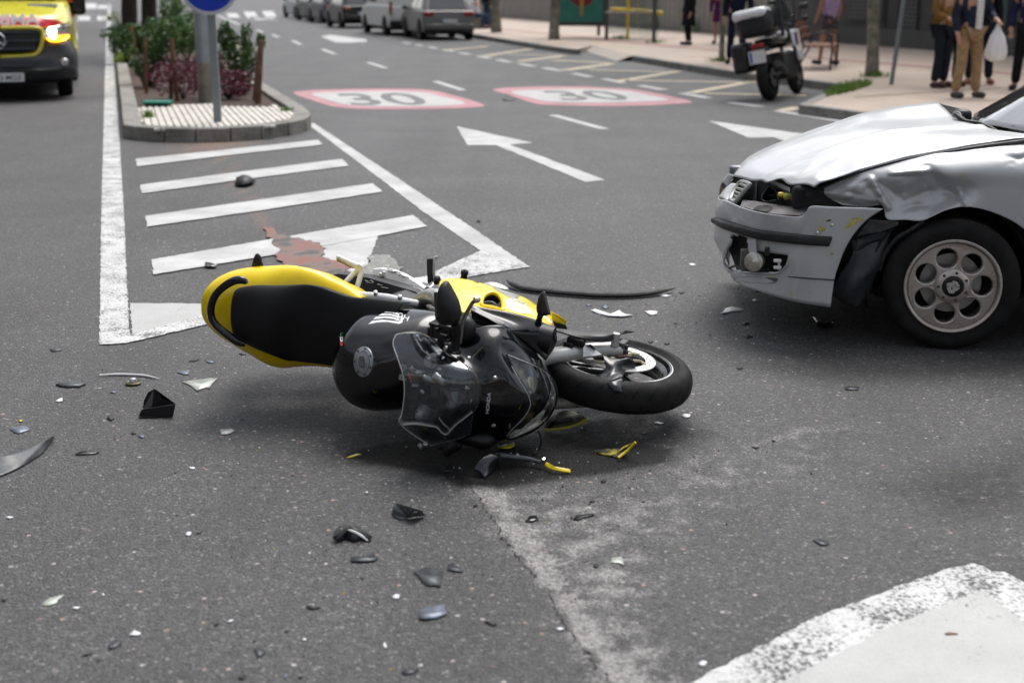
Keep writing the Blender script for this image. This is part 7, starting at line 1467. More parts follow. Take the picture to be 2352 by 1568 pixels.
# ================================================================ people
SKIN_T = {'light': (.46, .26, .18), 'tan': (.36, .19, .12)}
def skin_obj(name, verts, edges, m, parent, root=0, sub=2):
    me = bpy.data.meshes.new(name); me.from_pydata([tuple(v[0]) for v in verts], edges, []); me.materials.append(m)
    o = link(name, me, parent, world=False)
    o.modifiers.new('body', 'SKIN'); s = o.modifiers.new('smooth', 'SUBSURF'); s.levels = s.render_levels = sub
    sk = me.skin_vertices[0].data if me.skin_vertices else None
    if sk:
        for i, v in enumerate(verts):
            r_ = v[1]; sk[i].radius = r_ if hasattr(r_, '__len__') else (r_, r_); sk[i].use_root = (i == root)
    for md_ in o.modifiers:
        if md_.type == 'SKIN': md_.use_smooth_shade = True
    return o
def cloth(nm, c, rough=.85): return mat(nm, c, rough, var=.25, scale=16, bump=.3, bscale=60, spec=.2)
def person(label, base, face, h=1.72, top=None, bottom=None, shoes=None, skin='light', sleeves=True, kind='trousers', spread=.06, arms=None, hem=.50, seated=False, hair=(.05, .035, .025), coat=None, group=None, stride=0.0):
    """base: ground point; face: heading in degrees from +X; arms: {'L': (elbow, wrist)} in local metres (forward, left, up)"""
    t_ = thing('person', label, 'person', tuple(base), R(face), group); k = h / 1.72; sm = mat('skin ' + skin, SKIN_T[skin], .55, var=.08)
    J = {'pel': (0, 0, .93), 'spi': (0, 0, 1.10), 'che': (.01, 0, 1.30), 'nec': (.0, 0, 1.47), 'hed': (.03, 0, 1.56), 'top': (.02, 0, 1.66)}
    for s, n in ((1, 'L'), (-1, 'R')):
        st = stride * s
        J['hip' + n] = (0, .09 * s, .88); J['kne' + n] = (.02 + st * .5, (.09 + spread * .5) * s, .48); J['ank' + n] = (-.02 + st, (.09 + spread) * s, .075); J['toe' + n] = (.13 + st, (.11 + spread) * s, .03)
        J['sho' + n] = (0, .18 * s, 1.40); e, w = (arms or {}).get(n, ((-.03, .25 * s, 1.12), (.06, .24 * s, .88)))
        J['elb' + n] = e; J['wri' + n] = w; wv = np.array(w); dv = wv - np.array(e); dv = dv / np.linalg.norm(dv); J['han' + n] = tuple(wv + dv * .07)
        if seated:
            J['kne' + n] = (.42, .12 * s, .52); J['ank' + n] = (.45 + .05 * s, .13 * s, .08); J['toe' + n] = (.60 + .05 * s, .14 * s, .03)
    if seated:
        for n in list(J):
            if n[:3] not in ('kne', 'ank', 'toe'): J[n] = (J[n][0], J[n][1], J[n][2] - .40)
    J = {n: np.array(v) * k for n, v in J.items()}
    rad = {'pel': (.135, .11), 'spi': (.12, .10), 'che': (.145, .11), 'nec': .052, 'hed': .082, 'top': .06, 'hip': .085, 'kne': .056, 'ank': .038, 'toe': .032, 'sho': .062, 'elb': .043, 'wri': .029, 'han': .030}
    rr = lambda n, g=0: tuple((x + g) * k for x in (rad[n[:3]] if hasattr(rad[n[:3]], '__len__') else (rad[n[:3]],) * 2))
    names = list(J); idx = {n: i for i, n in enumerate(names)}; E = [('pel', 'spi'), ('spi', 'che'), ('che', 'nec'), ('nec', 'hed'), ('hed', 'top')]
    for n in 'LR': E += [('pel', 'hip' + n), ('hip' + n, 'kne' + n), ('kne' + n, 'ank' + n), ('ank' + n, 'toe' + n), ('che', 'sho' + n), ('sho' + n, 'elb' + n), ('elb' + n, 'wri' + n), ('wri' + n, 'han' + n)]
    verts = [(J[n], rr(n)) for n in names]; edges = [(idx[a], idx[b]) for a, b in E]
    for n in 'LR':
        hv = J['han' + n]; d = hv - J['wri' + n]; d = d / np.linalg.norm(d); sd_ = np.cross(d, [1, 0, 0]); sd_ = sd_ / (np.linalg.norm(sd_) + 1e-6); 
        for q, (o_, ln) in enumerate(((-.028, .065), (-.010, .08), (.008, .085), (.026, .07))):
            b1 = hv + sd_ * o_ * k + d * ln * .5 * k; b2 = hv + sd_ * o_ * k + d * ln * k + np.array([.02, 0, -.01]) * k; i0 = len(verts); verts += [(b1, (.010 * k,) * 2), (b2, (.008 * k,) * 2)]; edges += [(idx['han' + n], i0), (i0, i0 + 1)]
        i0 = len(verts); verts += [(J['wri' + n] + d * .03 * k + sd_ * .045 * k + np.array([.02, 0, 0]), (.011 * k,) * 2)]; edges += [(idx['wri' + n], i0)]
    body = skin_obj('body', verts, edges, sm, t_, 0, 1)
    V, F = lathe_vf([(0, .115), (.05, .105), (.085, .06), (.095, .0), (.088, -.05), (.05, -.09)], J['hed'] + np.array([-.012, 0, .03]) * k, (0, 0, 1), 18); mesh('hair', [np.array(v) for v in V], F, mat('hair ' + str(hair), hair, .6, var=.4, scale=40), t_, world=False)
    def sub(nm, ns, m, g): 
        vs = [(J[n], rr(n, g(n) if callable(g) else g)) for n in ns]; ii = {n: i for i, n in enumerate(ns)}; es = [(ii[a], ii[b]) for a, b in E if a in ii and b in ii]; return skin_obj(nm, vs, es, m, t_, 0, 1)
    if top is not None:
        ns = ['spi', 'pel', 'che'] + [a + b for a in (('sho', 'elb', 'wri') if sleeves else ('sho',)) for b in 'LR']
        sub('jacket' if sleeves else 'shirt', ns, top, lambda n: .035 if n in ('spi', 'pel', 'che') else .022)
    if bottom is not None and kind == 'trousers': sub('trousers', ['pel'] + [a + b for a in ('hip', 'kne', 'ank') for b in 'LR'], bottom, lambda n: .012 if n == 'pel' else (.018 if n[:3] != 'ank' else .035))
    if bottom is not None and kind in ('skirt', 'shorts', 'coat'):
        z1, z0 = ((1.0, hem) if kind != 'coat' else (1.32, hem)); pr = [(.155, z1), (.175, .92), (.185, .80), (.20 if kind != 'coat' else .24, z0), (.19 if kind != 'coat' else .23, z0 + .005)] if z1 < 1.2 else [(.12, 1.44), (.19, 1.34), (.185, 1.1), (.20, .92), (.225, .7), (.25, hem), (.24, hem + .01)]
        V, F = lathe_vf([(r_ * k, z * k) for r_, z in pr], (0, 0, 0), (0, 0, 1), 24, caps=False); mesh('skirt' if kind == 'skirt' else kind, [np.array(v) * np.array([.78, 1, 1]) for v in V], F, bottom, t_, world=False)
        if kind == 'coat': sub('tights', ['pel'] + [a + b for a in ('hip', 'kne', 'ank') for b in 'LR'], bottom, .006)
        if kind == 'coat': sub('sleeves', ['che'] + [a + b for a in ('sho', 'elb', 'wri') for b in 'LR'], bottom, .03)
    if shoes is not None:
        for n in 'LR':
            a, b = J['ank' + n], J['toe' + n]; m_ = (a + b) / 2; V, F = lathe_vf([(0, -.5), (.7, -.46), (1, -.3), (.95, .1), (1.05, .35), (.6, .5), (0, .52)], (0, 0, 0), (1, 0, 0), 14)
            mesh('shoe', [np.array([m_[0] + v[0] * .27 * k, m_[1] + v[1] * .043 * k, max(.0, .040 * k + v[2] * .048 * k)]) for v in V], F, shoes, t_, world=False)
    return t_, J
def kb(q): return G(q[0], q[1], KH)
NAVY = cloth('navy jacket', (.016, .022, .040), .6); BLACKC = cloth('black cloth', (.008, .008, .010)); CHINO = cloth('tan chinos', (.33, .22, .12)); JEANS = cloth('blue jeans', (.035, .055, .10)); DJEANS = cloth('dark jeans', (.014, .018, .028)); BROWNJ = cloth('ochre brown jacket', (.22, .12, .035)); WHITEC = cloth('white shirt', (.62, .62, .62)); PURP = cloth('purple cloth', (.09, .012, .075)); LILAC = cloth('lilac top', (.36, .27, .44)); BLUEU = cloth('dark blue uniform', (.010, .013, .035)); INDIGO = cloth('indigo coat', (.018, .02, .07))
FLORAL = mat('floral shorts', (.03, .025, .03), .8, var=.3, dirt=(.32, .18, .16), dscale=22, dlo=.56, dhi=.60)
SHB = mat('black shoe', (.012, .012, .012), .45); SHO = mat('orange brown shoe', (.26, .07, .025), .5); SHG = mat('dark grey green shoe', (.04, .045, .035), .6); SHW = mat('dark red shoe', (.045, .018, .018), .5)
fold_arms = {'L': ((.02, .24, 1.13), (.24, .10, 1.08)), 'R': ((.02, -.24, 1.13), (.24, -.10, 1.06))}
person('person in black knee length coat and black boots by the fence', kb((1580, 103)), 200, 1.66, None, BLACKC, SHB, kind='coat', hem=.52, spread=.0)
person('person in purple skirt with bare legs behind the slim tree', kb((1650, 101)), 250, 1.64, PURP, PURP, SHB, 'tan', kind='skirt', hem=.62, spread=.03, stride=.06)
person('person in dark blue uniform standing behind the police motorcycle', kb((1690, 146)), 250, 1.80, BLUEU, BLUEU, SHB, spread=.05)
person('person in lilac top and dark floral shorts walking past the bench', kb((1900, 148)), 120, 1.68, LILAC, FLORAL, SHB, 'tan', sleeves=False, kind='shorts', hem=.70, spread=.03, stride=.12, arms={'L': ((.05, .23, 1.12), (.16, .20, .95))})
b7_ = kb((2157, 201)); person('person in ochre brown jacket and dark trousers', b7_, 310, 1.70, BROWNJ, DJEANS, SHW, spread=.03, arms={'R': ((-.02, -.25, 1.14), (.20, -.20, 1.06)), 'L': ((.0, .25, 1.14), (.22, .14, 1.06))})
b8_ = kb((2180, 200)); person('person in black jacket beside the ochre brown jacket', b8_ + np.array([.05, .15, 0]), 290, 1.76, BLACKC, BLACKC, SHW, spread=.03)
b9_ = kb((2217, 224)); P9, J9 = person('person in tan chinos and navy padded jacket holding a white bag', b9_, 285, 1.74, NAVY, CHINO, SHG, spread=.07, arms={'L': ((.02, .27, 1.13), (.22, .24, 1.06))})
box('shirt_front', (.165, .01, 1.15), (.05, .10, .42), WHITEC, P9, None, .02, world=False)
b10 = kb((2246, 193)); person('person in dark clothes and orange shoes behind the white bag', b10, 265, 1.74, BLACKC, DJEANS, SHO, spread=.07)
person('person in indigo coat and black trousers beside the windscreen', kb((2352, 207)), 240, 1.78, INDIGO, BLACKC, SHB, spread=.05)
person('person in dark top and blue jeans standing by the tree', kb((1120, 64)), 230, 1.72, BLACKC, JEANS, SHB, spread=.04)
sp_b = kb((1092, 66)); person('person in white shirt and jeans sitting on a stone block', sp_b, 330, 1.72, WHITEC, JEANS, SHB, seated=True)
sb_ = box('stone_block', sp_b + np.array([-.02, .05, .20]), (.6, .5, .40), stone_m, None, None, .02); tag(sb_, 'low stone block under the seated person', 'stone block')
# carrier bag
hb = R(285); hloc = b9_ + np.array([math.cos(hb) * J9['hanL'][0] - math.sin(hb) * J9['hanL'][1], math.sin(hb) * J9['hanL'][0] + math.cos(hb) * J9['hanL'][1], J9['hanL'][2]])
V = []; prf = [(.012, .0), (.02, -.05), (.05, -.12), (.10, -.20), (.135, -.32), (.15, -.42), (.13, -.50), (.07, -.53), (.0, -.535)]
for i, (r_, z) in enumerate(prf):
    for k in range(26):
        a = 2 * math.pi * k / 26; q = 1 + .10 * math.sin(7 * a + i) + .05 * math.sin(13 * a + 2 * i); V.append(hloc + np.array([math.cos(a) * r_ * q, math.sin(a) * r_ * q * .6, z + .01 * math.sin(5 * a)]))
bag = mesh('carrier_bag', V, grid_faces(len(prf), 26, cv=True), mat('white thin plastic', (.72, .72, .73), .5, var=.06), None, True, origin=hloc + np.array([0, 0, -.5])); tag(bag, 'knotted white plastic carrier bag hanging from a hand', 'bag')
# ================================================================ debris on the road
d1 = lambda x, y: (.33333 * x, 784 + .33333 * y); d2 = lambda x, y: (.33333 * x, 1136.8 + .33333 * y); d3 = lambda x, y: (744.8 + .35 * x, 1019.2 + .35 * y); d4 = lambda x, y: (1489.6 + .36667 * x, 666.4 + .36667 * y)
SHARD = mat('grey black plastic shard', (.05, .054, .06), .36, var=.3, scale=30, bump=.15, bscale=180, dirt=(.085, .09, .10), dscale=20); SHARDG = mat('gloss black shard', (.010, .011, .015), .18, coat=.6); SHARDB = mat('blue grey shard', (.15, .17, .215), .35, .2, var=.3, scale=40); WSH = mat('white plastic shard', (.72, .72, .74), .45, var=.08); CLR = mat('clear milky lens shard', (.50, .53, .48), .2, var=.15, coat=.5); YSH = mat('yellow plastic shard', (.66, .50, .01), .3, var=.15, coat=.4); BSH = mat('black shard', (.008, .008, .009), .5)
def shard(label, zf, pts, m, bow=.006, thick=.0022, name='plastic_shard', cat='debris', group=None, lift=.002):
    """broken piece traced on the road: pts (x, y[, z]); bow raises its middle"""
    P = np.array([G(*zf(p[0], p[1]), (p[2] if len(p) > 2 else 0) + lift + thick / 2) for p in pts]); c = P.mean(0); n = len(P); rn = random.Random(len(label) * 7 + n)
    big = max(np.linalg.norm(P[:, :2] - c[:2], axis=1)); J_ = []
    for i in range(n):                     # ragged broken outline
        A, B_ = P[i], P[(i + 1) % n]; J_.append(A)
        if big > .03: J_.append((A + B_) / 2 + (c - (A + B_) / 2) * rn.uniform(-.05, .10))
    P = np.array(J_); n = len(P); a_ = rn.uniform(0, 6.28); dv = np.array([math.cos(a_), math.sin(a_)])
    P[:, 2] += np.abs((P[:, :2] - c[:2]) @ dv) * (min(.16, abs(bow) * 5) if abs(bow) >= .01 else abs(bow) * 1.5)                # folded along a line, edges lifted
    c2 = P.mean(0); c2[2] = lift + thick / 2 + (bow if bow > .02 else 0)
    V = np.vstack([P, [c2]]); F = [(i, (i + 1) % n, n) for i in range(n)]
    o = mesh(name, V, F, m, None, True, origin=np.array([c[0], c[1], 0]), angle=(9 if bow < .05 else 60)); s = o.modifiers.new('thickness', 'SOLIDIFY'); s.thickness = thick; s.offset = 0
    tag(o, label, cat, group); return o
def raised(zf, x, y, bx, by): b = G(*zf(bx, by)); p = VP(zf(x, y), b); return p
# --- left group
o_ = sheet('fairing_piece', tensor([[raised(d1, x, y, x, by) for x, y, by in ((-60, 800, 870), (60, 778, 850), (160, 752, 810), (250, 712, 765), (330, 668, 720), (366, 643, 690))], [raised(d1, x, y, x, by) for x, y, by in ((-60, 870, 900), (60, 850, 880), (150, 820, 850), (235, 765, 800), (320, 705, 735), (368, 650, 692))], [G(*d1(x, y), .004) for x, y in ((-60, 950), (40, 912), (130, 872), (222, 815), (300, 760), (371, 655))]], 5, 5), SHARD, None, .004); tag(o_, 'large curved grey black fairing piece, biggest of the broken pieces', 'debris')
cup = thing('broken_duct', 'black open corner of a broken plastic duct standing on the asphalt', 'debris', tuple(G(*d1(1080, 520))))
fr = [(955, 527), (968, 480), (985, 465), (1210, 432), (1192, 517)]; plate('front_wall', [raised(d1, x, y, 1075, 522) for x, y in fr], BSH, cup, .004)
plate('back_wall', [raised(d1, x, y, 1085, 480) for x, y in ((985, 468), (992, 405), (1020, 350), (1065, 326), (1082, 345), (1130, 395), (1215, 434))], BSH, cup, .004); plate('side_wall', [raised(d1, 955, 527, 955, 527), raised(d1, 985, 465, 985, 490), raised(d1, 1062, 328, 1085, 480), raised(d1, 1050, 440, 1085, 480)], BSH, cup, .004); plate('floor', [G(*d1(x, y), .004) for x, y in ((957, 526), (1190, 516), (1180, 490), (1000, 500))], BSH, cup, .004)
shard('large clear milky triangular lens shard near the motorcycle tail', d1, [(1252, 280), (1330, 265), (1440, 252), (1500, 256), (1470, 285), (1445, 322), (1400, 322), (1358, 340), (1320, 308)], CLR, .008)
shard('small clear milky lens shard in front of the broken duct', d1, [(1515, 606), (1590, 600), (1622, 612), (1590, 632), (1525, 642)], CLR, .004)
shard('black oval plastic cap lying left of the ring bracket', d1, [(382, 298), (430, 280), (500, 275), (560, 280), (592, 295), (550, 312), (470, 314), (410, 308)], SHARD, -.004, .006)
shard('blue grey square shard beside the yellow chip', d1, [(66, 604), (110, 588), (150, 580), (190, 590), (212, 608), (170, 622), (125, 636), (98, 628)], SHARDB, .006)
shard('tiny yellow chip beside the blue grey square shard', d1, [(125, 548), (140, 540), (158, 542), (145, 553)], YSH, .002, .004)
tag(mesh('trim_strip', *tube_vf([G(*d1(x, y), .006) for x, y in ((685, 233), (800, 227), (900, 229), (1000, 236), (1098, 256))], [.003, .006, .006, .006, .002], 8, 4), PALE, None, True), 'thin curved pale plastic strip behind the ring bracket', 'debris')
rb_ = G(*d1(920, 295)); rbk = thing('ring_bracket', 'small brass ring bracket with a steel ball on the asphalt', 'debris', tuple(rb_)); V, F = lathe_vf([(.022, .004), (.032, .004), (.034, .009), (.028, .013), (.022, .009)], (0, 0, 0), (0, 0, 1), 24, closed=True); mesh('ring', V, F, mat('aged brass', (.12, .10, .05), .5, .6), rbk, world=False); V, F = lathe_vf([(.017, .010), (.017, .018), (.012, .026), (0, .029)], (0, 0, 0), (0, 0, 1), 18); mesh('steel_dome', V, F, SILV, rbk, world=False); V, F = lathe_vf([(0, .003), (.026, .003), (.026, .009), (0, .009)], (0, 0, 0), (0, 0, 1), 18); mesh('base', V, F, BSH, rbk, world=False)
for k, (pts, m_, lb) in enumerate((([(340, 52), (380, 46), (430, 46), (425, 62), (360, 70)], SHARD, 'flat grey shard nearest the gore marking corner'), ([(1300, 138), (1340, 124), (1376, 122), (1350, 134)], BSH, 'thin black sliver below the motorcycle tail'), ([(1415, 140), (1440, 132), (1482, 138), (1460, 148)], SHARDB, 'thin blue grey sliver below the motorcycle tail'), ([(1220, 212), (1258, 202), (1302, 200), (1302, 226), (1265, 228)], SHARDB, 'notched blue grey shard behind the clear lens shard'), ([(1645, 82), (1670, 78), (1698, 90), (1675, 96)], BSH, 'black chip right under the tail cowl'), ([(735, 530), (745, 512), (775, 512), (788, 530), (765, 545)], BSH, 'small black lump left of the broken duct'), ([(515, 778), (560, 757), (620, 753), (688, 765), (640, 775), (560, 780)], SHARDG, 'glossy black curved sliver in front of the large fairing piece'), ([(905, 625), (930, 620), (935, 635), (912, 640)], BSH, 'black chip in front of the broken duct'), ([(950, 650), (975, 642), (1000, 650), (985, 664)], SHARDB, 'folded blue grey chip in front of the broken duct'), ([(380, 412), (405, 395), (430, 388), (432, 408), (405, 416)], WSH, 'white chip between the oval cap and the broken duct'), ([(755, 350), (775, 342), (803, 342), (790, 355)], SHARDB, 'blue grey chip behind the broken duct'), ([(1650, 535), (1665, 530), (1675, 542)], BSH, 'black speck near the small lens shard'), ([(1303, 864), (1340, 866), (1345, 877), (1312, 877)], WSH, 'small white chip on its own in front of the small lens shard'))):
    shard(lb, d1, pts, m_, .008 if m_ is SHARDG else .004)
# --- front left group
for pts, m_, lb in (([(290, 760), (300, 735), (350, 705), (438, 684), (425, 705), (400, 718), (395, 740), (340, 760)], CLR, 'petal shaped milky lens shard beside a thin white sliver'), ([(748, 1060), (755, 1030), (800, 995), (840, 990), (835, 1020), (790, 1050)], SHARD, 'leaf shaped dark grey shard beside the white triangular chip'), ([(888, 965), (925, 932), (972, 948), (960, 962)], WSH, 'white triangular chip behind the leaf shaped shard'), ([(568, 1104), (600, 1090), (640, 1088), (605, 1100)], BSH, 'black sliver beside the leaf shaped shard'), ([(1750, 1058), (1785, 1040), (1832, 1085), (1780, 1118), (1768, 1090)], SHARD, 'dark grey fan shaped shard lying flat on the asphalt'), ([(2112, 760), (2160, 765), (2212, 775), (2150, 784), (2118, 775)], BSH, 'black splinter left of the folded blue grey piece'), ([(1280, 262), (1300, 250), (1320, 256), (1308, 278), (1282, 276)], WSH, 'square white chip behind the milky lens shard'), ([(1352, 260), (1375, 248), (1395, 248), (1370, 262)], SHARD, 'dark sliver beside the square white chip'), ([(490, 776), (520, 768), (550, 770), (535, 782)], WSH, 'thin white sliver beside the petal shaped milky shard'), ([(700, 680), (712, 676), (720, 688), (708, 690)], WSH, 'tiny white chip behind the thin white sliver'), ([(1565, 870), (1590, 858), (1612, 858), (1590, 872)], WSH, 'white splinter behind the fan shaped shard'), ([(1475, 893), (1495, 878), (1510, 876), (1490, 895)], BSH, 'black splinter beside the white splinter'), ([(1640, 1256), (1665, 1244), (1698, 1246), (1670, 1268)], BSH, 'small black block beyond the fan shaped shard'), ([(1955, 1250), (1975, 1228), (1988, 1240), (1965, 1262)], SHARDB, 'pale blue chip beside the small black block'), ([(2052, 1252), (2070, 1244), (2088, 1252), (2070, 1260)], BSH, 'small black chip beside the pale blue chip'), ([(1960, 938), (1975, 925), (1994, 925), (1985, 940)], SHARD, 'small dark cube behind the pale blue chip'), ([(2082, 992), (2098, 984), (2112, 992), (2096, 1000)], WSH, 'tiny white chip beside the small dark cube'), ([(36, 152), (60, 146), (95, 150), (70, 160)], WSH, 'jagged white chip beyond the large curved fairing piece'), ([(10, 720), (28, 710), (48, 716), (30, 732)], BSH, 'round black chip near the petal shaped milky shard')):
    shard(lb, d2, pts, m_, .006 if m_ in (CLR, SHARD) else .003)
# --- middle group
P_ = [(438, 468, .0), (450, 425, .02), (470, 392, .03), (520, 402, .04), (580, 420, .045), (640, 440, .03), (668, 470, .0), (640, 445, .02), (590, 450, .035), (560, 470, .01), (545, 492, .0), (500, 498, .0)]
shard('torn grey black sheet with a curled edge in front of the motorcycle', d3, P_, SHARD, .012)
rib_o = shard('black ribbed shard with silver stripes', d3, [(58, 640), (62, 590), (90, 545), (160, 536), (220, 550), (270, 585), (315, 625), (300, 640), (250, 625), (200, 640), (140, 622), (90, 645)], SHARDG, .03, .004)
mesh('silver_stripe', *tube_vf([G(*d3(x, y), z) for x, y, z in ((110, 555, .018), (180, 570, .03), (240, 600, .022), (285, 635, .008))], [.002, .004, .004, .002], 6, 3), PALE, rib_o, True)
for pts, m_, lb, bw in (([(172, 772), (175, 745), (215, 735), (260, 745), (300, 712), (330, 720), (355, 748), (330, 768), (250, 775)], SHARD, 'long torn dark shard below the ribbed black shard', .015), ([(586, 838), (640, 820), (700, 808), (780, 830), (775, 880), (762, 938), (700, 930), (668, 925), (630, 885)], SHARD, 'broad flat grey shard in front of the motorcycle', .006), ([(808, 825), (815, 790), (845, 782), (880, 810), (910, 838), (860, 836)], SHARD, 'small pointed grey shard behind the broad flat shard', .004), ([(624, 1150), (630, 1092), (690, 1070), (790, 1062), (795, 1090), (808, 1115), (740, 1140), (660, 1155)], SHARDB, 'folded blue grey piece in front of the broad flat shard', .02), ([(508, 1500), (520, 1482), (570, 1478), (620, 1475), (600, 1495), (540, 1512)], SHARD, 'dark finned stub beyond the folded blue grey piece', .008), ([(1048, 1162), (1065, 1160), (1135, 1184), (1110, 1190)], BSH, 'thin black splinter right of the folded blue grey piece', .003), ([(1318, 510), (1350, 475), (1390, 470), (1406, 495), (1370, 508)], SHARDG, 'glossy black curl right of the crack', .012), ([(1632, 495), (1650, 470), (1700, 462), (1770, 455), (1770, 470), (1700, 482), (1665, 500)], BSH, 'black clip with a round end right of the crack', .008), ([(1738, 378), (1760, 370), (1780, 372), (1760, 382)], BSH, 'short black splinter behind the black clip', .003), ([(1878, 780), (1890, 745), (1950, 740), (1968, 795), (1930, 780)], CLR, 'pale notched lens shard right of the crack', .005), ([(1765, 800), (1775, 785), (1798, 792), (1790, 812)], BSH, 'small black nut beside the pale notched shard', .006), ([(1520, 1210), (1545, 1202), (1574, 1210), (1545, 1222)], WSH, 'white chip on the crack line', .002), ([(445, 1000), (470, 985), (494, 990), (490, 1010), (455, 1014)], WSH, 'brownish white chip in front of the long torn shard', .004), ([(385, 1320), (395, 1298), (412, 1330), (400, 1340)], PALE, 'short metal pin near the dark finned stub', .004), ([(1812, 245), (1840, 230), (1852, 242), (1830, 252)], BSH, 'black chip in front of the yellow fin', .003), ([(978, 405), (995, 398), (1008, 404), (992, 410)], BSH, 'black chip left of the crack', .003), ([(270, 315), (285, 310), (288, 320), (275, 322)], WSH, 'tiny white chip behind the torn sheet', .002)):
    shard(lb, d3, pts, m_, bw)
shard('curved yellow sliver beside the dark spill', d3, [(143, 94), (170, 78), (210, 66), (245, 70), (210, 78), (175, 88)], YSH, .010)
# broken mirror with yellow tipped stalk
mk = thing('broken_mirror', 'broken black mirror with a yellow tipped stalk under the fairing', 'debris', tuple(G(*b7(760, 1440))))
hm = tensor([[raised(b7, 645, 1470, 700, 1515), raised(b7, 690, 1400, 740, 1500), raised(b7, 760, 1362, 800, 1480)], [raised(b7, 690, 1490, 705, 1518), raised(b7, 740, 1430, 750, 1500), raised(b7, 800, 1385, 810, 1480)], [G(*b7(715, 1522), .004), G(*b7(765, 1480), .004), G(*b7(810, 1430), .01)]], 5, 5); sheet('housing', hm, SHARDG, mk, .01)
tube('stalk', [G(*b7(810, 1375), .05), G(*b7(900, 1385), .035), G(*b7(1000, 1398), .025), G(*b7(1105, 1424), .02)], [.012, .009, .009, .006], SHARD, mk, 8)
sheet('yellow_tip', tensor([[G(*b7(1112, 1432), .02), G(*b7(1130, 1422), .024), G(*b7(1180, 1448), .022), G(*b7(1278, 1468), .012)], [G(*b7(1114, 1445), .012), G(*b7(1150, 1465), .012), G(*b7(1200, 1478), .010), G(*b7(1280, 1490), .004)]], 4, 5), YSH, mk, .006)
lathe('stalk_bolt', [(0, .02), (.008, .018), (.008, 0)], G(*b7(1100, 1420), .02), np.array([0, -.3, 1.]), CHROME, mk, 10)
fin_o = shard('angular yellow fin with black scrapes', b7, [(1440, 1345), (1520, 1335), (1600, 1330), (1660, 1305, .03), (1705, 1284, .06), (1705, 1295, .05), (1650, 1345, .02), (1592, 1392), (1520, 1372), (1445, 1358)], mat('scraped yellow fin', (.45, .38, .02), .4, var=.2, dirt=(.03, .03, .02), dscale=16, dlo=.42, dhi=.52), .0, .004)
mesh('yellow_rim', *tube_vf([G(*b7(1592, 1390), .012), G(*b7(1650, 1345), .03), G(*b7(1706, 1288), .065)], .005, 6, 3), YSH, fin_o, True)
shard('dark yellow flake under the fairing', b7, [(800, 1325), (850, 1300), (910, 1288), (915, 1310), (880, 1328)], mat('scraped yellow plastic', (.48, .42, .03), .4), .004)
shard('black rubber scrap at the foot of the crack', b7, [(420, 1465), (470, 1445), (520, 1460), (500, 1485), (440, 1485)], BSH, .012)
shard('white screw head beside the mirror stalk', b7, [(920, 1372), (930, 1358), (945, 1372), (940, 1390)], WSH, .008)
# --- behind the motorcycle
tag(mesh('bumper_trim', *tube_vf([G(*b7(x, y), z) for x, y, z in ((868, 228, .03), (905, 252, .025), (980, 278, .02), (1130, 295, .02), (1300, 310, .02), (1500, 322, .02), (1700, 318, .02), (1850, 302, .02), (1970, 277, .02))], [.008, .022, .026, .026, .026, .026, .026, .022, .004], 10, 4, True, .6), BLK_RUB, None, True), 'long bowed black bumper trim strip between motorcycle and car', 'debris')
for k in range(1): pass
for pts, m_, lb in (([(1412, 425), (1440, 420), (1500, 440), (1545, 455), (1600, 425), (1640, 450), (1690, 458), (1620, 470), (1530, 465), (1460, 445)], WSH, 'long curved white shard in front of the black trim strip'), ([(1768, 432), (1800, 425), (1852, 432), (1845, 450), (1800, 456)], WSH, 'white cup shaped shard beside the long white shard'), ([(2050, 118), (2080, 114), (2105, 124), (2075, 131)], WSH, 'white chip behind the black trim strip'), ([(1850, 322), (1890, 316), (1942, 328), (1900, 336)], WSH, 'white sliver beside the end of the black trim strip'), ([(1480, 398), (1510, 388), (1536, 402), (1505, 414)], SHARDB, 'blue grey chip beside the long white shard'), ([(1380, 388), (1400, 382), (1420, 390), (1395, 396)], SHARDB, 'small blue grey chip behind the long white shard'), ([(1895, 640), (1915, 632), (1932, 640), (1912, 648)], BSH, 'black chip behind the front wheel'), ([(1785, 622), (1805, 628), (1825, 630), (1800, 636)], BSH, 'thin black chip above the front wheel'), ([(2008, 1112), (2030, 1102), (2068, 1106), (2062, 1122), (2030, 1128)], WSH, 'rounded white chip in front of the front wheel'), ([(1828, 1160), (1850, 1154), (1890, 1162), (1870, 1168)], WSH, 'white sliver in front of the front wheel'), ([(1740, 1230), (1760, 1222), (1782, 1226), (1760, 1238)], BSH, 'black chip on the dark damp patch'), ([(1958, 508), (1970, 502), (1982, 508), (1970, 514)], BSH, 'black speck right of the white cup shard')):
    shard(lb, b7, pts, m_, .012 if 'long curved' in lb or 'cup' in lb else .003)
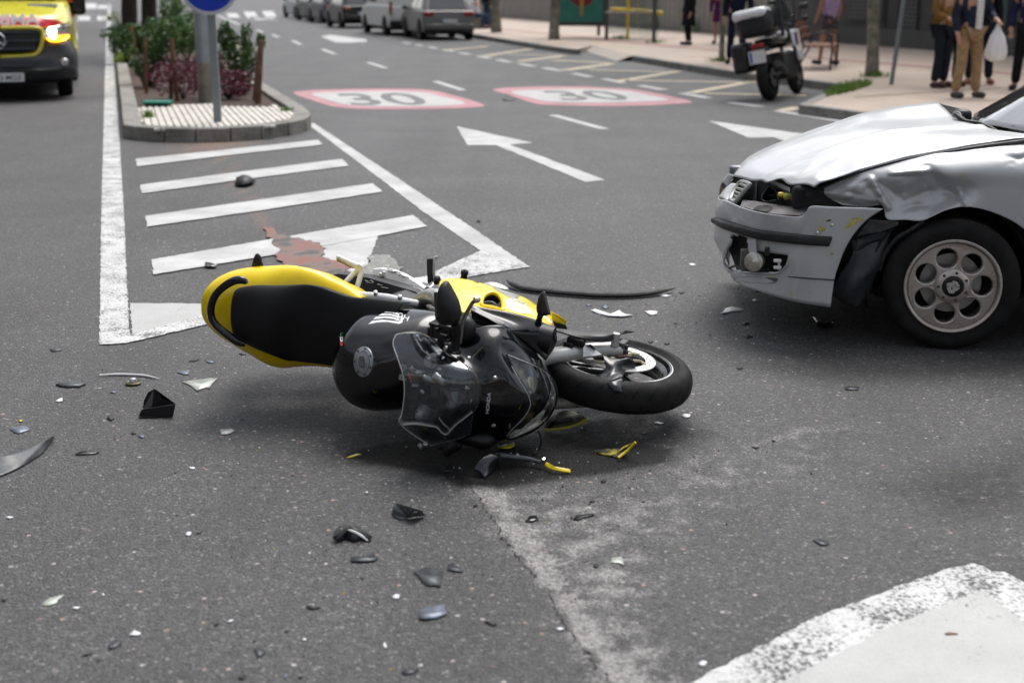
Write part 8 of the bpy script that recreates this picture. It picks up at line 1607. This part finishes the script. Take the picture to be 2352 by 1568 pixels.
for pts, m_, lb in (([(450, 150), (480, 118), (520, 108), (598, 118), (590, 130), (530, 132), (480, 145)], PALE, 'curved silver trim piece under the torn bumper'), ([(585, 275), (610, 272), (655, 292), (620, 300)], BSH, 'black splinter beside the silver trim piece'), ([(548, 485), (575, 482), (592, 488), (570, 496)], BSH, 'small black chip between the wheel and the car'), ([(1228, 605), (1260, 600), (1320, 605), (1312, 625), (1235, 622)], SHARD, 'dark folded strip in front of the car wheel'), ([(645, 978), (670, 980), (695, 984), (670, 990)], BSH, 'thin black splinter on the pale asphalt'), ([(768, 938), (782, 936), (795, 942), (782, 948)], BSH, 'black speck on the pale asphalt'), ([(190, 15), (205, 8), (225, 14), (205, 22)], BSH, 'black chip beside the end of the trim strip'), ([(650, 60), (670, 54), (690, 64), (665, 70)], WSH, 'white chip under the torn bumper'), ([(580, 205), (610, 198), (635, 208), (600, 218)], BSH, 'black flake under the torn bumper'), ([(1030, 170), (1060, 200), (1100, 220), (1150, 200), (1168, 185), (1160, 225), (1100, 240), (1050, 225)], SHARDG, 'glossy black curved shard in the shadow under the car'), ([(1040, 280 + 0), (1040, 276), (1045, 282)], BSH, 'black speck in the shadow under the car')):
    shard(lb, d4, pts, m_, .015 if m_ in (PALE, SHARDG) else .003)
shard('dark plastic chip on the asphalt behind the worn corner marking', lambda x, y: n5(x, y), [(1028, 280), (1065, 270), (1130, 298), (1118, 312), (1078, 312)], SHARD, .004)
shard('brown leaf lying on the grey white corner marking', lambda x, y: n5(x, y), [(1855, 866), (1880, 856), (1912, 860), (1940, 868), (1905, 870), (1870, 872)], mat('brown dry leaf', (.22, .12, .07), .8), .006, .002, name='dry_leaf', cat='leaf', lift=.009)
shard('lumpy white scrap beside the worn corner marking', lambda x, y: n5(x, y), [(312, 1050), (340, 1036), (368, 1042), (352, 1066), (325, 1068)], WSH, .006)
shard('black curved shard on the widest gore bar', lambda x, y: (196 + .45 * x, 274.4 + .45 * y), [(608, 752), (612, 730), (640, 732), (680, 745), (660, 754)], SHARDG, .012, lift=.010)
hp = [(762, 335), (770, 308), (800, 297), (840, 296), (865, 308), (868, 325), (830, 340), (790, 342)]
o_ = shard('black rounded mirror shell on the second gore bar', lambda x, y: (196 + .45 * x, 274.4 + .45 * y), hp, BSH, .06, .005, name='mirror_shell', lift=.010)
shard('small black lump on the asphalt behind the trim strip', lambda x, y: (196 + .45 * x, 274.4 + .45 * y), [(1998, 522), (2003, 508), (2016, 510), (2014, 526)], BSH, .02)
shard('flat black scrap between the two painted speed signs', lambda x, y: sz(x, y), [(232, 980), (290, 968), (375, 980), (340, 995), (260, 994)], BSH, .02)
# --- spilled fluid
def puddle(label, pts, m_, z):
    P = cat_rom(GP(z8(pts)), 4, True); rr_ = random.Random(4); P = np.array([p + np.array([rr_.uniform(-.025, .025), rr_.uniform(-.03, .03), 0]) for p in P]); o = ngon('puddle', P, m_, None, z); tag(o, label, 'puddle'); return o
m = bpy.data.materials.new('red brown fluid'); MATS['fluid'] = m; t = NT(m); ps = t.n('ShaderNodeNewGeometry').outputs['Position']
c = t.ramp(t.noise(ps, 5, 5, .6), [(.38, (.03, .022, .016)), (.47, (.16, .10, .07)), (.55, (.19, .05, .028)), (.7, (.22, .08, .05))]); t.l(c, t.b.inputs['Base Color']); t.b.inputs['Roughness'].default_value = .3; t.b.inputs['Specular IOR Level'].default_value = .12
puddle('red brown fluid puddle behind the motorcycle', [(922, 552), (960, 572), (1030, 606), (1095, 614), (1140, 626), (1195, 645), (1230, 668), (1205, 700), (1240, 716), (1320, 742), (1345, 775), (1290, 800), (1200, 812), (1050, 750), (985, 712), (975, 650), (945, 605)], m, .011)
m2 = bpy.data.materials.new('foamy water'); t = NT(m2); ps = t.n('ShaderNodeNewGeometry').outputs['Position']; c = t.ramp(t.noise(ps, 16, 6, .7), [(.4, (.05, .045, .02)), (.58, (.12, .11, .06)), (.66, (.5, .5, .48))]); t.l(c, t.b.inputs['Base Color']); t.b.inputs['Roughness'].default_value = .15
puddle('foamy olive puddle by the footpeg', [(1450, 710), (1490, 700), (1540, 702), (1575, 728), (1605, 765), (1560, 790), (1430, 800)], m2, .0115)

# --- tiny crumbs of broken lamps and lacquer, too many to count
rnd = random.Random(21); V, F = [], []
for (cx, cy, sx, sy, n_) in ((1660, 690, 70, 60, 90), (1500, 720, 160, 40, 90), (1350, 1090, 220, 70, 110), (420, 900, 300, 120, 110), (900, 1250, 420, 200, 150), (1700, 980, 260, 120, 70)):
    for _ in range(n_):
        p = G(rnd.gauss(cx, sx), rnd.gauss(cy, sy), .001); s_ = rnd.uniform(.002, .006) * (1.3 if rnd.random() < .1 else 1); a_ = rnd.uniform(0, 6.28); k = len(V)
        for j in range(3): V.append(p + np.array([math.cos(a_ + j * 2.1) * s_, math.sin(a_ + j * 2.1) * s_ * rnd.uniform(.5, 1.2), 0]))
        V.append(p + np.array([0, 0, s_ * .8])); F += [(k, k + 1, k + 3), (k + 1, k + 2, k + 3), (k + 2, k, k + 3)]
m = bpy.data.materials.new('lamp crumbs'); t = NT(m); rn = t.n('ShaderNodeNewGeometry').outputs['Random Per Island']; t.l(t.ramp(rn, [(0, (.02, .02, .022)), (.45, (.03, .03, .034)), (.5, (.6, .6, .6)), (.9, (.75, .75, .76)), (.93, (.5, .4, .02))]), t.b.inputs['Base Color']); t.b.inputs['Roughness'].default_value = .3
cr_o = mesh('lamp_crumbs', V, F, m, None, False); tag(cr_o, 'fine crumbs of broken lamps and plastic sprinkled over the asphalt', 'crumbs', kind='stuff')
